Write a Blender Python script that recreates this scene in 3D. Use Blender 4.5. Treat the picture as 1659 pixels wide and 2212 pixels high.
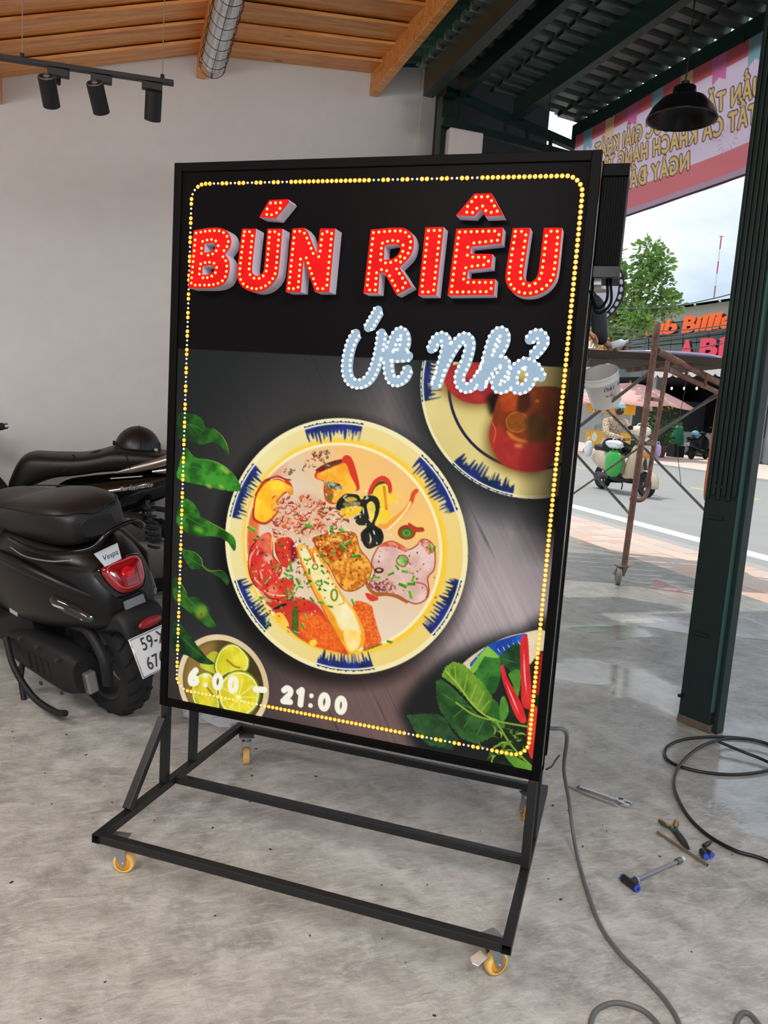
import bpy, bmesh, math, random
import numpy as np
from mathutils import Vector, Matrix
from math import sin, cos, tan, pi, radians, sqrt, atan2, hypot

S = bpy.context.scene
for o in list(bpy.data.objects):
    bpy.data.objects.remove(o)
COL = S.collection
random.seed(7)
RNG = np.random.default_rng(7)

# ------------------------------------------------------------------ camera
IMG_W, IMG_H = 1659.0, 2212.0
FPX = 1672.83
CAM = np.array([0.0, 0.0, 1.3819])
YAW, PITCH, ROLL = radians(18.3847), radians(-7.8753), radians(3.8295)
def cam_axes():
    fwd = np.array([sin(YAW)*cos(PITCH), cos(YAW)*cos(PITCH), sin(PITCH)])
    right = np.array([cos(YAW), -sin(YAW), 0.0])
    up = np.cross(right, fwd)
    c, s = cos(ROLL), sin(ROLL)
    return right*c + up*s, -right*s + up*c, fwd
CR, CU, CF = cam_axes()
cam_data = bpy.data.cameras.new('camera')
cam = bpy.data.objects.new('camera', cam_data)
COL.objects.link(cam)
cam_data.sensor_fit = 'VERTICAL'
cam_data.sensor_height = 36.0
cam_data.lens = FPX/IMG_H*36.0
cam_data.clip_start = 0.05
cam_data.clip_end = 400
cam.matrix_world = Matrix(((CR[0], CU[0], -CF[0], CAM[0]), (CR[1], CU[1], -CF[1], CAM[1]), (CR[2], CU[2], -CF[2], CAM[2]), (0, 0, 0, 1)))
S.camera = cam

# ------------------------------------------------------------------ view, world, sun
EXPOSURE = 0.35
S.view_settings.view_transform = 'Standard'
S.view_settings.look = 'None'
S.view_settings.gamma = 1.0
S.view_settings.use_curve_mapping = False
S.view_settings.exposure = EXPOSURE
GAIN = 2.0**(-EXPOSURE)          # emission that shows at its own display value

S.cycles.max_bounces = 7
S.cycles.diffuse_bounces = 4
S.cycles.glossy_bounces = 4
w = bpy.data.worlds.new('sky')
S.world = w
w.use_nodes = True
nt = w.node_tree
nt.nodes.clear()
out = nt.nodes.new('ShaderNodeOutputWorld')
bg = nt.nodes.new('ShaderNodeBackground')
tc = nt.nodes.new('ShaderNodeTexCoord')
mp = nt.nodes.new('ShaderNodeMapping')
mp.inputs['Scale'].default_value = (1.0, 1.0, 2.2)
mp.inputs['Location'].default_value = (0.35, 0.1, 0.0)
nz = nt.nodes.new('ShaderNodeTexNoise')
nz.inputs['Scale'].default_value = 2.6
nz.inputs['Detail'].default_value = 9
nz.inputs['Roughness'].default_value = 0.52
cr = nt.nodes.new('ShaderNodeValToRGB')
cr.color_ramp.elements[0].position = 0.40
cr.color_ramp.elements[0].color = (0.40, 0.53, 0.68, 1)
cr.color_ramp.elements[1].position = 0.60
cr.color_ramp.elements[1].color = (0.80, 0.84, 0.87, 1)
nt.links.new(tc.outputs['Generated'], mp.inputs['Vector'])
nt.links.new(mp.outputs['Vector'], nz.inputs['Vector'])
nt.links.new(nz.outputs['Fac'], cr.inputs['Fac'])
nt.links.new(cr.outputs['Color'], bg.inputs['Color'])
nt.links.new(bg.outputs['Background'], out.inputs['Surface'])
bg.inputs['Strength'].default_value = 1.05

sun_d = bpy.data.lights.new('sun', 'SUN')
sun_d.energy = 1.9
sun_d.angle = radians(0.6)
sun_d.color = (1.0, 0.95, 0.86)
sun = bpy.data.objects.new('sun', sun_d)
COL.objects.link(sun)
sun.location = (0, 0, 20)
sun.rotation_euler = Vector((0.24, -0.22, -1.0)).to_track_quat('-Z', 'Y').to_euler()

def fill_panel(name, loc, size, watts, aim):
    d = bpy.data.lights.new(name, 'AREA')
    d.shape = 'RECTANGLE'
    d.size, d.size_y = size
    d.energy = watts
    d.color = (1.0, 0.985, 0.965)
    o = bpy.data.objects.new(name, d)
    COL.objects.link(o)
    o.location = loc
    o.rotation_euler = (Vector(aim)-Vector(loc)).to_track_quat('-Z', 'Y').to_euler()
    return o
# ceiling panels added to brighten the shop (their housings are built further down)
PANELS = [(-2.3, 2.6, 2.50), (-1.6, -0.4, 2.75), (0.5, -0.9, 3.05)]
fill_panel('panel_light', PANELS[0], (1.2, 0.6), 30, (-1.6, 4.2, 0.0))
fill_panel('panel_light', PANELS[1], (1.2, 0.6), 50, (-0.8, 2.5, 0.3))
fill_panel('panel_light', PANELS[2], (1.2, 0.6), 50, (0.9, 2.5, 0.3))

# ------------------------------------------------------------------ measuring helpers
def ray(px, py):
    return CR*((px-IMG_W/2)/FPX) - CU*((py-IMG_H/2)/FPX) + CF
def on(px, py, axis, val):
    """the point of the place seen at that spot of the photograph, on the plane axis = val"""
    d = ray(px, py)
    return CAM + d*((val-CAM[axis])/d[axis])
def onfloor(px, py, z=0.0):
    return on(px, py, 2, z)
def V3(a):
    return Vector((float(a[0]), float(a[1]), float(a[2])))

# ------------------------------------------------------------------ object helpers
def thing(name, label, cat, loc=(0, 0, 0), rotz=0.0, group=None, rot=None):
    o = bpy.data.objects.new(name, None)
    COL.objects.link(o)
    o.empty_display_size = 0.1
    o.location = loc
    o.rotation_euler = rot if rot else (0, 0, rotz)
    o['label'] = label
    o['category'] = cat
    if group:
        o['group'] = group
    return o
def tag(o, label, cat, group=None):
    o['label'] = label
    o['category'] = cat
    if group:
        o['group'] = group
    return o
def struct(o, label, cat):
    o['kind'] = 'structure'
    o['label'] = label
    o['category'] = cat
    return o
def copy_tree(o, parent=None):
    c = o.copy()
    COL.objects.link(c)
    c.parent = parent
    for ch in o.children:
        copy_tree(ch, c)
    return c

class MB:
    """collects simple shapes into one mesh"""
    def __init__(s):
        s.v = []; s.f = []; s.sm = []
    def add(s, vs, fs, smooth=False, M=None):
        b = len(s.v)
        if M is not None:
            vs = [M @ Vector(p) for p in vs]
        s.v.extend([tuple(p) for p in vs])
        s.f.extend([tuple(b+i for i in f) for f in fs])
        s.sm.extend([smooth]*len(fs))
        return s
    def box(s, lo, hi, M=None):
        x0, y0, z0 = lo; x1, y1, z1 = hi
        vs = [(x0, y0, z0), (x1, y0, z0), (x1, y1, z0), (x0, y1, z0), (x0, y0, z1), (x1, y0, z1), (x1, y1, z1), (x0, y1, z1)]
        fs = [(0, 3, 2, 1), (4, 5, 6, 7), (0, 1, 5, 4), (1, 2, 6, 5), (2, 3, 7, 6), (3, 0, 4, 7)]
        return s.add(vs, fs, False, M)
    def bar(s, a, b, w, h, up=(0, 0, 1), ext=0.0):
        """box beam from a to b, w across, h along up"""
        a = Vector(a); b = Vector(b)
        d = (b-a)
        L = d.length
        d.normalize()
        u = Vector(up)
        x = d.cross(u)
        if x.length < 1e-5:
            x = d.cross(Vector((1, 0, 0)))
        x.normalize()
        u = x.cross(d)
        M = Matrix(((x.x, d.x, u.x, a.x), (x.y, d.y, u.y, a.y), (x.z, d.z, u.z, a.z), (0, 0, 0, 1)))
        return s.box((-w/2, -ext, -h/2), (w/2, L+ext, h/2), M)
    def cyl(s, a, b, r0, r1=None, n=16, cap=True, smooth=True):
        a = Vector(a); b = Vector(b)
        r1 = r0 if r1 is None else r1
        d = (b-a).normalized()
        x = d.orthogonal().normalized()
        y = d.cross(x)
        vs = []
        for c, r in ((a, r0), (b, r1)):
            for i in range(n):
                t = 2*pi*i/n
                vs.append(c + x*(r*cos(t)) + y*(r*sin(t)))
        s.add(vs, [(i, (i+1) % n, n+(i+1) % n, n+i) for i in range(n)], smooth)
        if cap:
            s.add(vs[:n], [tuple(reversed(range(n)))])
            s.add(vs[n:], [tuple(range(n))])
        return s
    def tube(s, pts, r, n=8, closed=False, cap=True):
        P = [Vector(p) for p in pts]
        m = len(P)
        R = r if isinstance(r, (list, tuple)) else [r]*m
        prev = None
        rings = []
        for i in range(m):
            if closed:
                d = P[(i+1) % m]-P[i-1]
            else:
                d = P[min(i+1, m-1)]-P[max(i-1, 0)]
            if d.length < 1e-9:
                d = Vector((0, 0, 1))
            d.normalize()
            if prev is None:
                x = d.orthogonal().normalized()
            else:
                x = prev - d*prev.dot(d)
                x = x.normalized() if x.length > 1e-6 else d.orthogonal().normalized()
            prev = x
            y = d.cross(x)
            rings.append([P[i] + x*(R[i]*cos(2*pi*k/n)) + y*(R[i]*sin(2*pi*k/n)) for k in range(n)])
        return s.loft(rings, closed_path=closed, cap=cap and not closed)
    def loft(s, rings, closed_path=False, cap=True, smooth=True, closed_ring=True):
        n = len(rings[0]); m = len(rings)
        vs = [p for r in rings for p in r]
        fs = []
        for i in range(m if closed_path else m-1):
            j = (i+1) % m
            for k in range(n if closed_ring else n-1):
                l = (k+1) % n
                fs.append((i*n+k, i*n+l, j*n+l, j*n+k))
        s.add(vs, fs, smooth)
        if cap and not closed_path and closed_ring:
            s.add(rings[0], [tuple(reversed(range(n)))])
            s.add(rings[-1], [tuple(range(n))])
        return s
    def lathe(s, prof, n=24, M=None, cap=False, smooth=True):
        """prof: list of (r, z) about local z"""
        rings = [[(r*cos(2*pi*k/n), r*sin(2*pi*k/n), z) for k in range(n)] for r, z in prof]
        b = MB().loft(rings, cap=cap, smooth=smooth)
        b2 = len(s.v)
        vs = [M @ Vector(p) for p in b.v] if M is not None else b.v
        s.v.extend([tuple(p) for p in vs])
        s.f.extend([tuple(b2+i for i in f) for f in b.f]); s.sm.extend(b.sm)
        return s
    def ell(s, c, r, n=16, m=10, M=None):
        rings = []
        for j in range(m+1):
            t = -pi/2 + pi*j/m
            t = max(-pi/2+0.01, min(pi/2-0.01, t))
            rings.append([(c[0]+r[0]*cos(t)*cos(2*pi*k/n), c[1]+r[1]*cos(t)*sin(2*pi*k/n), c[2]+r[2]*sin(t)) for k in range(n)])
        if M is not None:
            rings = [[M @ Vector(p) for p in r_] for r_ in rings]
        return s.loft(rings, cap=True)
    def prism(s, poly, z0, z1, M=None, sides=True, top=True, bottom=True, smooth=False):
        n = len(poly)
        a = [(p[0], p[1], z0) for p in poly]
        b = [(p[0], p[1], z1) for p in poly]
        if sides:
            s.add(a+b, [(i, (i+1) % n, n+(i+1) % n, n+i) for i in range(n)], smooth, M)
        if bottom:
            s.add(a, [tuple(reversed(range(n)))], False, M)
        if top:
            s.add(b, [tuple(range(n))], False, M)
        return s
    def mesh(s, name, weld=False):
        me = bpy.data.meshes.new(name)
        me.from_pydata(s.v, [], s.f)
        me.polygons.foreach_set('use_smooth', s.sm)
        me.update()
        if weld:
            bm = bmesh.new(); bm.from_mesh(me)
            bmesh.ops.remove_doubles(bm, verts=bm.verts, dist=1e-5)
            bm.to_mesh(me); bm.free()
        return me
    def build(s, name, mat, parent=None, bevel=0.0, seg=2, sub=0, weld=False, loc=None, fixn=True):
        me = s.mesh(name, weld or bevel > 0 or sub > 0)
        if fixn:
            bm = bmesh.new(); bm.from_mesh(me)
            bmesh.ops.recalc_face_normals(bm, faces=bm.faces)
            bm.to_mesh(me); bm.free()
        o = bpy.data.objects.new(name, me)
        COL.objects.link(o)
        if mat is not None:
            me.materials.append(mat)
        o.parent = parent
        if loc is not None:
            o.location = loc
        if bevel > 0:
            md = o.modifiers.new('bevel', 'BEVEL')
            md.width = bevel; md.segments = seg; md.limit_method = 'ANGLE'; md.angle_limit = radians(40)
        if sub > 0:
            md = o.modifiers.new('sub', 'SUBSURF')
            md.levels = sub; md.render_levels = sub
            me.polygons.foreach_set('use_smooth', [True]*len(me.polygons))
        return o

def catmull(pts, n=6, closed=False):
    P = [np.array(p, float) for p in pts]
    m = len(P)
    out = []
    rng = range(m) if closed else range(m-1)
    for i in rng:
        p0 = P[(i-1) % m] if closed or i > 0 else 2*P[0]-P[1]
        p1 = P[i]; p2 = P[(i+1) % m]
        p3 = P[(i+2) % m] if closed or i+2 < m else 2*P[-1]-P[-2]
        for k in range(n):
            t = k/n
            out.append(0.5*((2*p1)+(-p0+p2)*t+(2*p0-5*p1+4*p2-p3)*t*t+(-p0+3*p1-3*p2+p3)*t**3))
    if not closed:
        out.append(P[-1])
    return out

# ------------------------------------------------------------------ materials
MATS = {}
def s2l(c):
    """display colour 0..255 -> scene linear"""
    r = []
    for x in c[:3]:
        x = x/255.0
        r.append(x/12.92 if x <= 0.04045 else ((x+0.055)/1.055)**2.4)
    return tuple(r)+(1.0,)
def pm(name, col, rough=0.6, metal=0.0, var=0.08, vscale=8.0, bump=0.0, bscale=40.0, spec=0.5, coat=0.0, trans=0.0, emit=None, estr=0.0, alpha=1.0, ior=1.45):
    if name in MATS:
        return MATS[name]
    m = bpy.data.materials.new(name)
    m.use_nodes = True
    t = m.node_tree
    b = t.nodes['Principled BSDF']
    c = s2l(col)
    b.inputs['Roughness'].default_value = rough
    b.inputs['Metallic'].default_value = metal
    b.inputs['Specular IOR Level'].default_value = spec
    b.inputs['Coat Weight'].default_value = coat
    b.inputs['Transmission Weight'].default_value = trans
    b.inputs['IOR'].default_value = ior
    b.inputs['Alpha'].default_value = alpha
    tcn = t.nodes.new('ShaderNodeTexCoord')
    n = t.nodes.new('ShaderNodeTexNoise')
    n.inputs['Scale'].default_value = vscale
    n.inputs['Detail'].default_value = 5
    t.links.new(tcn.outputs['Object'], n.inputs['Vector'])
    mx = t.nodes.new('ShaderNodeMix')
    mx.data_type = 'RGBA'
    mx.inputs[6].default_value = tuple(x*(1-var) for x in c[:3])+(1,)
    mx.inputs[7].default_value = tuple(min(1, x*(1+var)) for x in c[:3])+(1,)
    t.links.new(n.outputs['Fac'], mx.inputs[0])
    t.links.new(mx.outputs[2], b.inputs['Base Color'])
    if bump > 0:
        n2 = t.nodes.new('ShaderNodeTexNoise')
        n2.inputs['Scale'].default_value = bscale
        n2.inputs['Detail'].default_value = 4
        t.links.new(tcn.outputs['Object'], n2.inputs['Vector'])
        bp = t.nodes.new('ShaderNodeBump')
        bp.inputs['Strength'].default_value = bump
        bp.inputs['Distance'].default_value = 0.01
        t.links.new(n2.outputs['Fac'], bp.inputs['Height'])
        t.links.new(bp.outputs['Normal'], b.inputs['Normal'])
    if emit is not None:
        b.inputs['Emission Color'].default_value = s2l(emit)
        b.inputs['Emission Strength'].default_value = estr
    MATS[name] = m
    return m
class NT:
    """small helper for hand-made node materials"""
    def __init__(s, name):
        s.m = bpy.data.materials.new(name); s.m.use_nodes = True
        s.t = s.m.node_tree; s.b = s.t.nodes['Principled BSDF']
        MATS[name] = s.m
    def n(s, kind, **kw):
        nd = s.t.nodes.new(kind)
        for k, v in kw.items():
            setattr(nd, k, v)
        return nd
    def l(s, a, b):
        s.t.links.new(a, b)
    def co(s, which='Object', scale=(1, 1, 1), loc=(0, 0, 0), rot=(0, 0, 0)):
        a = s.n('ShaderNodeTexCoord'); m = s.n('ShaderNodeMapping')
        m.inputs['Scale'].default_value = scale; m.inputs['Location'].default_value = loc; m.inputs['Rotation'].default_value = rot
        s.l(a.outputs[which], m.inputs['Vector']); return m.outputs['Vector']
    def noise(s, vec, scale, detail=5, rough=0.55, dist=0.0):
        a = s.n('ShaderNodeTexNoise'); a.inputs['Scale'].default_value = scale; a.inputs['Detail'].default_value = detail
        a.inputs['Roughness'].default_value = rough; a.inputs['Distortion'].default_value = dist
        s.l(vec, a.inputs['Vector']); return a.outputs['Fac']
    def ramp(s, fac, stops):
        a = s.n('ShaderNodeValToRGB'); e = a.color_ramp.elements
        while len(e) < len(stops):
            e.new(0.5)
        for i, (p, c) in enumerate(stops):
            e[i].position = p; e[i].color = c if len(c) == 4 else tuple(c)+(1,)
        s.l(fac, a.inputs['Fac']); return a.outputs['Color']
    def mix(s, fac, a, b, mode='MIX'):
        x = s.n('ShaderNodeMix', data_type='RGBA', blend_type=mode)
        for sock, v in ((x.inputs[0], fac), (x.inputs[6], a), (x.inputs[7], b)):
            if isinstance(v, (int, float, tuple)):
                sock.default_value = v
            else:
                s.l(v, sock)
        return x.outputs[2]
    def math(s, op, a, b=0.0, c=None, clamp=False):
        x = s.n('ShaderNodeMath', operation=op); x.use_clamp = clamp
        for i, v in enumerate((a, b, c)):
            if v is None:
                continue
            if isinstance(v, (int, float)):
                x.inputs[i].default_value = v
            else:
                s.l(v, x.inputs[i])
        return x.outputs[0]
    def bump(s, h, strength=0.3, dist=0.01):
        x = s.n('ShaderNodeBump'); x.inputs['Strength'].default_value = strength; x.inputs['Distance'].default_value = dist
        s.l(h, x.inputs['Height']); s.l(x.outputs['Normal'], s.b.inputs['Normal'])
G4 = lambda r, g, b: s2l((r, g, b))
# ================================================================== the setting
WALL_Y = 5.9            # inner face of the back wall
KS = WALL_Y/5.3
def kz(z):
    return CAM[2]+(z-CAM[2])*KS
FRONT_X = 2.9           # plane of the banner / roof edge over the street side
# --- floor material: trowelled concrete, dry near the camera, wet towards the street
f = NT('concrete_floor')
co = f.co()
sep = f.n('ShaderNodeSeparateXYZ'); f.l(co, sep.inputs[0])
big = f.noise(co, 1.6, 6, 0.6)
mid = f.noise(co, 7.0, 8, 0.65, 0.6)
fine = f.noise(co, 60.0, 4, 0.6)
scr = f.noise(f.co(scale=(1.6, 4.5, 1.0), rot=(0, 0, 0.5)), 3.0, 8, 0.66, 2.6)
scr2 = f.noise(f.co(scale=(5.0, 1.8, 1.0), rot=(0, 0, 0.9)), 3.0, 7, 0.64, 3.0)
c1 = f.ramp(mid, [(0.30, G4(122, 118, 111)), (0.50, G4(168, 165, 158)), (0.68, G4(204, 201, 194))])
c2 = f.ramp(big, [(0.35, G4(150, 146, 138)), (0.62, G4(186, 184, 178))])
c = f.mix(0.38, c1, c2)
c = f.mix(f.math('MULTIPLY', f.ramp(scr, [(0.50, (0, 0, 0, 1)), (0.66, (1, 1, 1, 1))]), 0.5), c, G4(204, 202, 196))
dark = f.ramp(f.noise(co, 3.1, 7, 0.7), [(0.56, (0, 0, 0, 1)), (0.68, (1, 1, 1, 1))])
c = f.mix(f.math('MULTIPLY', dark, 0.5), c, G4(106, 103, 97))
fs_ = f.noise(f.co(scale=(2.0, 7.0, 1.0), rot=(0, 0, 1.1)), 9.0, 6, 0.7, 1.5)
c = f.mix(f.math('MULTIPLY', f.ramp(fs_, [(0.52, (0, 0, 0, 1)), (0.64, (1, 1, 1, 1))]), 0.35), c, G4(208, 206, 200))
c = f.mix(f.math('MULTIPLY', f.ramp(fs_, [(0.34, (1, 1, 1, 1)), (0.46, (0, 0, 0, 1))]), 0.30), c, G4(110, 107, 101))
spk = f.ramp(f.noise(co, 38.0, 2, 0.5), [(0.74, (0, 0, 0, 1)), (0.78, (1, 1, 1, 1))])
c = f.mix(f.math('MULTIPLY', spk, 0.45), c, G4(82, 78, 72))
# wet towards the street
wx = f.math('SUBTRACT', sep.outputs['X'], 1.83)
wy = f.math('MULTIPLY', f.math('SUBTRACT', sep.outputs['Y'], 2.2), 0.55)
wn = f.math('MULTIPLY', f.math('SUBTRACT', f.noise(co, 2.2, 6, 0.6), 0.5), 1.1)
wet = f.math('ADD', f.math('ADD', wx, wy), wn)
wetm = f.math('MULTIPLY', wet, 6.0, clamp=True)
# standing water in the low spots, most of it round the hose
vd = f.n('ShaderNodeVectorMath', operation='DISTANCE'); f.l(co, vd.inputs[0]); vd.inputs[1].default_value = (2.35, 2.2, 0)
near_h = f.math('MULTIPLY', f.math('SUBTRACT', 1.0, f.math('MULTIPLY', vd.outputs['Value'], 1.15), clamp=True), 0.26)
pud = f.math('MULTIPLY', f.math('SUBTRACT', f.math('ADD', f.noise(co, 1.3, 3, 0.45), near_h), 0.50), 9.0, clamp=True)
pud = f.math('MULTIPLY', pud, wetm)
cw = f.mix(f.math('MULTIPLY', wetm, 0.28), c, G4(104, 104, 102))
f.l(cw, f.b.inputs['Base Color'])
rdry = f.math('ADD', 0.34, f.math('MULTIPLY', mid, 0.30))
rwet = f.math('ADD', 0.03, f.math('MULTIPLY', scr2, 0.17))
r = f.mix(wetm, rdry, rwet)
r = f.mix(pud, r, (0.03, 0.03, 0.03, 1))
f.l(r, f.b.inputs['Roughness'])
f.l(f.math('ADD', 0.5, f.math('MULTIPLY', wetm, 0.4)), f.b.inputs['Specular IOR Level'])
rip = f.noise(f.co(scale=(1.0, 2.6, 1.0), rot=(0, 0, 0.7)), 22.0, 5, 0.65, 1.2)
hgt = f.math('ADD', f.math('MULTIPLY', scr2, 1.0), f.math('ADD', f.math('MULTIPLY', scr, 0.7), f.math('ADD', f.math('MULTIPLY', fine, 0.12), f.math('MULTIPLY', rip, 0.55))))
hgt = f.math('MULTIPLY', hgt, f.math('SUBTRACT', 1.0, f.math('MULTIPLY', pud, 0.95)))
f.bump(hgt, 0.42, 0.012)
fl = MB().box((-4.2, -9, -0.12), (4.92, 12.5, 0.0)).build('floor', f.m)
struct(fl, 'trowelled grey concrete floor, wet towards the street', 'floor')

# --- back wall, painted pale grey
wmat = NT('wall_paint')
co = wmat.co()
a = wmat.noise(co, 0.7, 4, 0.5)
b = wmat.noise(co, 9.0, 4, 0.6)
cc = wmat.mix(0.25, wmat.ramp(a, [(0.35, G4(197, 195, 194)), (0.65, G4(207, 207, 207))]), wmat.ramp(b, [(0.3, G4(193, 191, 190)), (0.7, G4(209, 208, 208))]))
wmat.l(cc, wmat.b.inputs['Base Color'])
wmat.b.inputs['Roughness'].default_value = 0.75
wmat.bump(wmat.noise(co, 120, 3), 0.06, 0.003)
WX1 = on(948, 137, 1, WALL_Y)[0]              # right-hand end of the back wall
mb = MB()
prof = [(-4.2, 0), (WX1, 0), (WX1, kz(3.86)), (1.45*KS, kz(3.72)), (0.36*KS, kz(3.62)), (-0.71*KS, kz(3.30)), (-4.2, kz(2.35))]
M = Matrix(((1, 0, 0, 0), (0, 0, 1, WALL_Y), (0, 1, 0, 0), (0, 0, 0, 1)))
mb.prism([(p[0], p[1]) for p in prof], 0.0, 0.15, M)
wb = mb.build('wall_back', wmat.m)
struct(wb, 'pale grey painted back wall', 'wall')
# boxed-in strip at the right-hand end of the wall
x0 = on(907, 200, 1, WALL_Y)[0]
tr = MB().box((x0, WALL_Y-0.035, 0), (WX1, WALL_Y-0.001, on(925, 146, 1, WALL_Y)[2])).build('trim_1', wmat.m, bevel=0.006)
struct(tr, 'grey boxed strip at the right end of the back wall', 'trim')
# skirting ledge
bd = MB().box((-4.2, WALL_Y-0.05, on(10, 1082, 1, WALL_Y)[2]), (-0.45, WALL_Y-0.001, on(10, 1072, 1, WALL_Y)[2])).build('trim_2', pm('ledge_white', (214, 210, 204), 0.6), bevel=0.006)
struct(bd, 'narrow white ledge along the back wall', 'trim')
wl = MB().box((-4.35, 0.8, 0), (-4.2, WALL_Y+0.15, 2.6)).build('wall_left', wmat.m)
struct(wl, 'pale grey side wall', 'wall')

# --- timber ceiling: two pitches meeting on the middle beam
wood = NT('ceiling_wood')
info = wood.n('ShaderNodeObjectInfo')
cx = wood.n('ShaderNodeTexCoord')
ad = wood.n('ShaderNodeVectorMath', operation='ADD')
sc = wood.n('ShaderNodeVectorMath', operation='SCALE')
sc.inputs['Scale'].default_value = 37.0
cb = wood.n('ShaderNodeCombineXYZ')
for i in range(3):
    wood.l(info.outputs['Random'], cb.inputs[i])
wood.l(cb.outputs[0], sc.inputs[0])
wood.l(cx.outputs['Object'], ad.inputs[0]); wood.l(sc.outputs[0], ad.inputs[1])
mpn = wood.n('ShaderNodeMapping'); mpn.inputs['Scale'].default_value = (0.9, 9.0, 9.0)
wood.l(ad.outputs[0], mpn.inputs['Vector'])
g1 = wood.noise(mpn.outputs['Vector'], 2.2, 8, 0.6, 1.2)
g2 = wood.noise(mpn.outputs['Vector'], 14.0, 4, 0.6, 0.4)
base = wood.ramp(g1, [(0.28, G4(190, 112, 48)), (0.5, G4(226, 150, 76)), (0.72, G4(242, 182, 110))])
base = wood.mix(wood.math('MULTIPLY', wood.ramp(g2, [(0.4, (1, 1, 1, 1)), (0.6, (0, 0, 0, 1))]), 0.22), base, G4(120, 62, 22))
kn = wood.n('ShaderNodeTexVoronoi'); kn.inputs['Scale'].default_value = 2.6
mk = wood.n('ShaderNodeMapping'); mk.inputs['Scale'].default_value = (0.75, 1.6, 1.6)
wood.l(ad.outputs[0], mk.inputs['Vector']); wood.l(mk.outputs['Vector'], kn.inputs['Vector'])
base = wood.mix(wood.ramp(kn.outputs['Distance'], [(0.03, (1, 1, 1, 1)), (0.085, (0, 0, 0, 1))]), base, G4(84, 38, 14))
hs = wood.n('ShaderNodeHueSaturation')
wood.l(base, hs.inputs['Color'])
wood.l(wood.math('ADD', 0.82, wood.math('MULTIPLY', info.outputs['Random'], 0.36)), hs.inputs['Value'])
wood.l(hs.outputs['Color'], wood.b.inputs['Base Color'])
wood.b.inputs['Roughness'].default_value = 0.42
wood.bump(g2, 0.12, 0.004)

def roofz(x):
    """underside of the boards"""
    if x < 0.36*KS:
        return kz(3.43) + (x-0.36*KS)*0.305
    return kz(3.43) + (x-0.36*KS)*0.085
ceil = bpy.data.objects.new('ceiling', None)
COL.objects.link(ceil)
struct(ceil, 'stepped ceiling of orange-brown timber boards on rafters', 'ceiling')
BW, BT = 0.285, 0.018
XM, XE = 0.36*KS, 1.60*KS
def board_mesh(x0, x1):
    L = (x1-x0)/cos(atan2(roofz(x1-0.01)-roofz(x0+0.01), x1-x0))
    return MB().box((0, 0, 0), (L, BW+0.02, BT)).mesh('board', True)
left_me = board_mesh(-3.9, XM); right_me = board_mesh(XM, XE)
for me in (left_me, right_me):
    me.materials.append(wood.m)
k = 0
y = WALL_Y
while y > -1.6:
    for me, xa, xb in ((left_me, -3.9, XM), (right_me, XM, XE)):
        ang = atan2(roofz(xb-0.01)-roofz(xa+0.01), xb-xa-0.02)
        o = bpy.data.objects.new('board', me)
        COL.objects.link(o)
        o.parent = ceil
        jit = random.uniform(-0.02, 0.02) if xa > 0 else 0
        o.location = (xa+(0 if xa < 0 else 0.0)+jit, y-BW, roofz(xa+1e-4)+0.002)
        o.rotation_euler = (radians(5.5), -ang, 0)
    y -= BW
def rafter(x, w_, h_, y0, y1, drop=0.0, name='rafter'):
    z1 = roofz(x)+0.035
    return MB().box((x-w_/2, y0, z1-h_), (x+w_/2, y1, z1)).build(name, wood.m, ceil, bevel=0.004)
for x in (-2.0, -0.78, 0.37, 1.49):
    rafter(x*KS, 0.06, 0.165, -1.6, WALL_Y-0.002)
# green wall plate standing beside the middle beam
gsteel = pm('green_steel', (22, 46, 42), 0.45, 0.2, 0.2, 3.0, 0.08, 30)
gsheet = pm('green_sheet', (44, 84, 74), 0.42, 0.35, 0.15, 2.0)
MB().box((0.40*KS, -1.6, kz(3.40)), (0.412*KS, WALL_Y-0.5, kz(3.52))).build('flashing', gsheet, ceil)

def corrugated(name, lo, hi, axis, pitch, depth, zfun, mat, parent, thick=0.002, shape=(0.30, 0.12, 0.46, 0.12)):
    """trapezoid sheet; ribs run along the other axis. zfun(x) gives height"""
    pts = []
    a = lo[axis]
    while a < hi[axis]:
        q = a
        for frac, h in zip(shape, (0, None, depth, None)):
            pts.append((q, h if h is not None else (0 if False else -1)))
            q += frac*pitch
        a += pitch
    # corner points of the wave: low flat, rise, high flat, fall
    prof = []
    a = lo[axis]
    while a < hi[axis]:
        prof += [(a, 0.0), (a+shape[0]*pitch, 0.0), (a+(shape[0]+shape[1])*pitch, depth), (a+(1-shape[3])*pitch, depth)]
        a += pitch
    oth = 1-axis
    ends = (lo[oth], hi[oth])
    mb = MB()
    vs = []
    for e in ends:
        for q, h in prof:
            x, y_ = (e, q) if axis == 1 else (q, e)
            vs.append((x, y_, zfun(x)+h))
    n = len(prof)
    mb.add(vs, [(i, i+1, n+i+1, n+i) for i in range(n-1)])
    o = mb.build(name, mat, parent, fixn=False)
    md = o.modifiers.new('t', 'SOLIDIFY'); md.thickness = thick; md.offset = 1
    return o
roof1 = bpy.data.objects.new('roof_inner', None)
COL.objects.link(roof1)
struct(roof1, 'dark green ribbed metal roof above the timber ceiling', 'roof')
o = corrugated('sheet', (1.38*KS, -1.6), (2.05*KS, WALL_Y+0.3), 1, 0.139, 0.024, lambda x: kz(3.585)+(x-1.45*KS)*0.17, gsheet, roof1)
o = corrugated('sheet', (0.35*KS, -1.6), (1.40*KS, WALL_Y+0.3), 1, 0.139, 0.024, lambda x: kz(3.52)+(x-XM)*0.07, gsheet, roof1)
o = corrugated('sheet', (-4.4, -1.6), (0.37*KS, WALL_Y+0.3), 1, 0.139, 0.024, lambda x: kz(3.53)+(x-XM)*0.305, gsheet, roof1)

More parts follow.
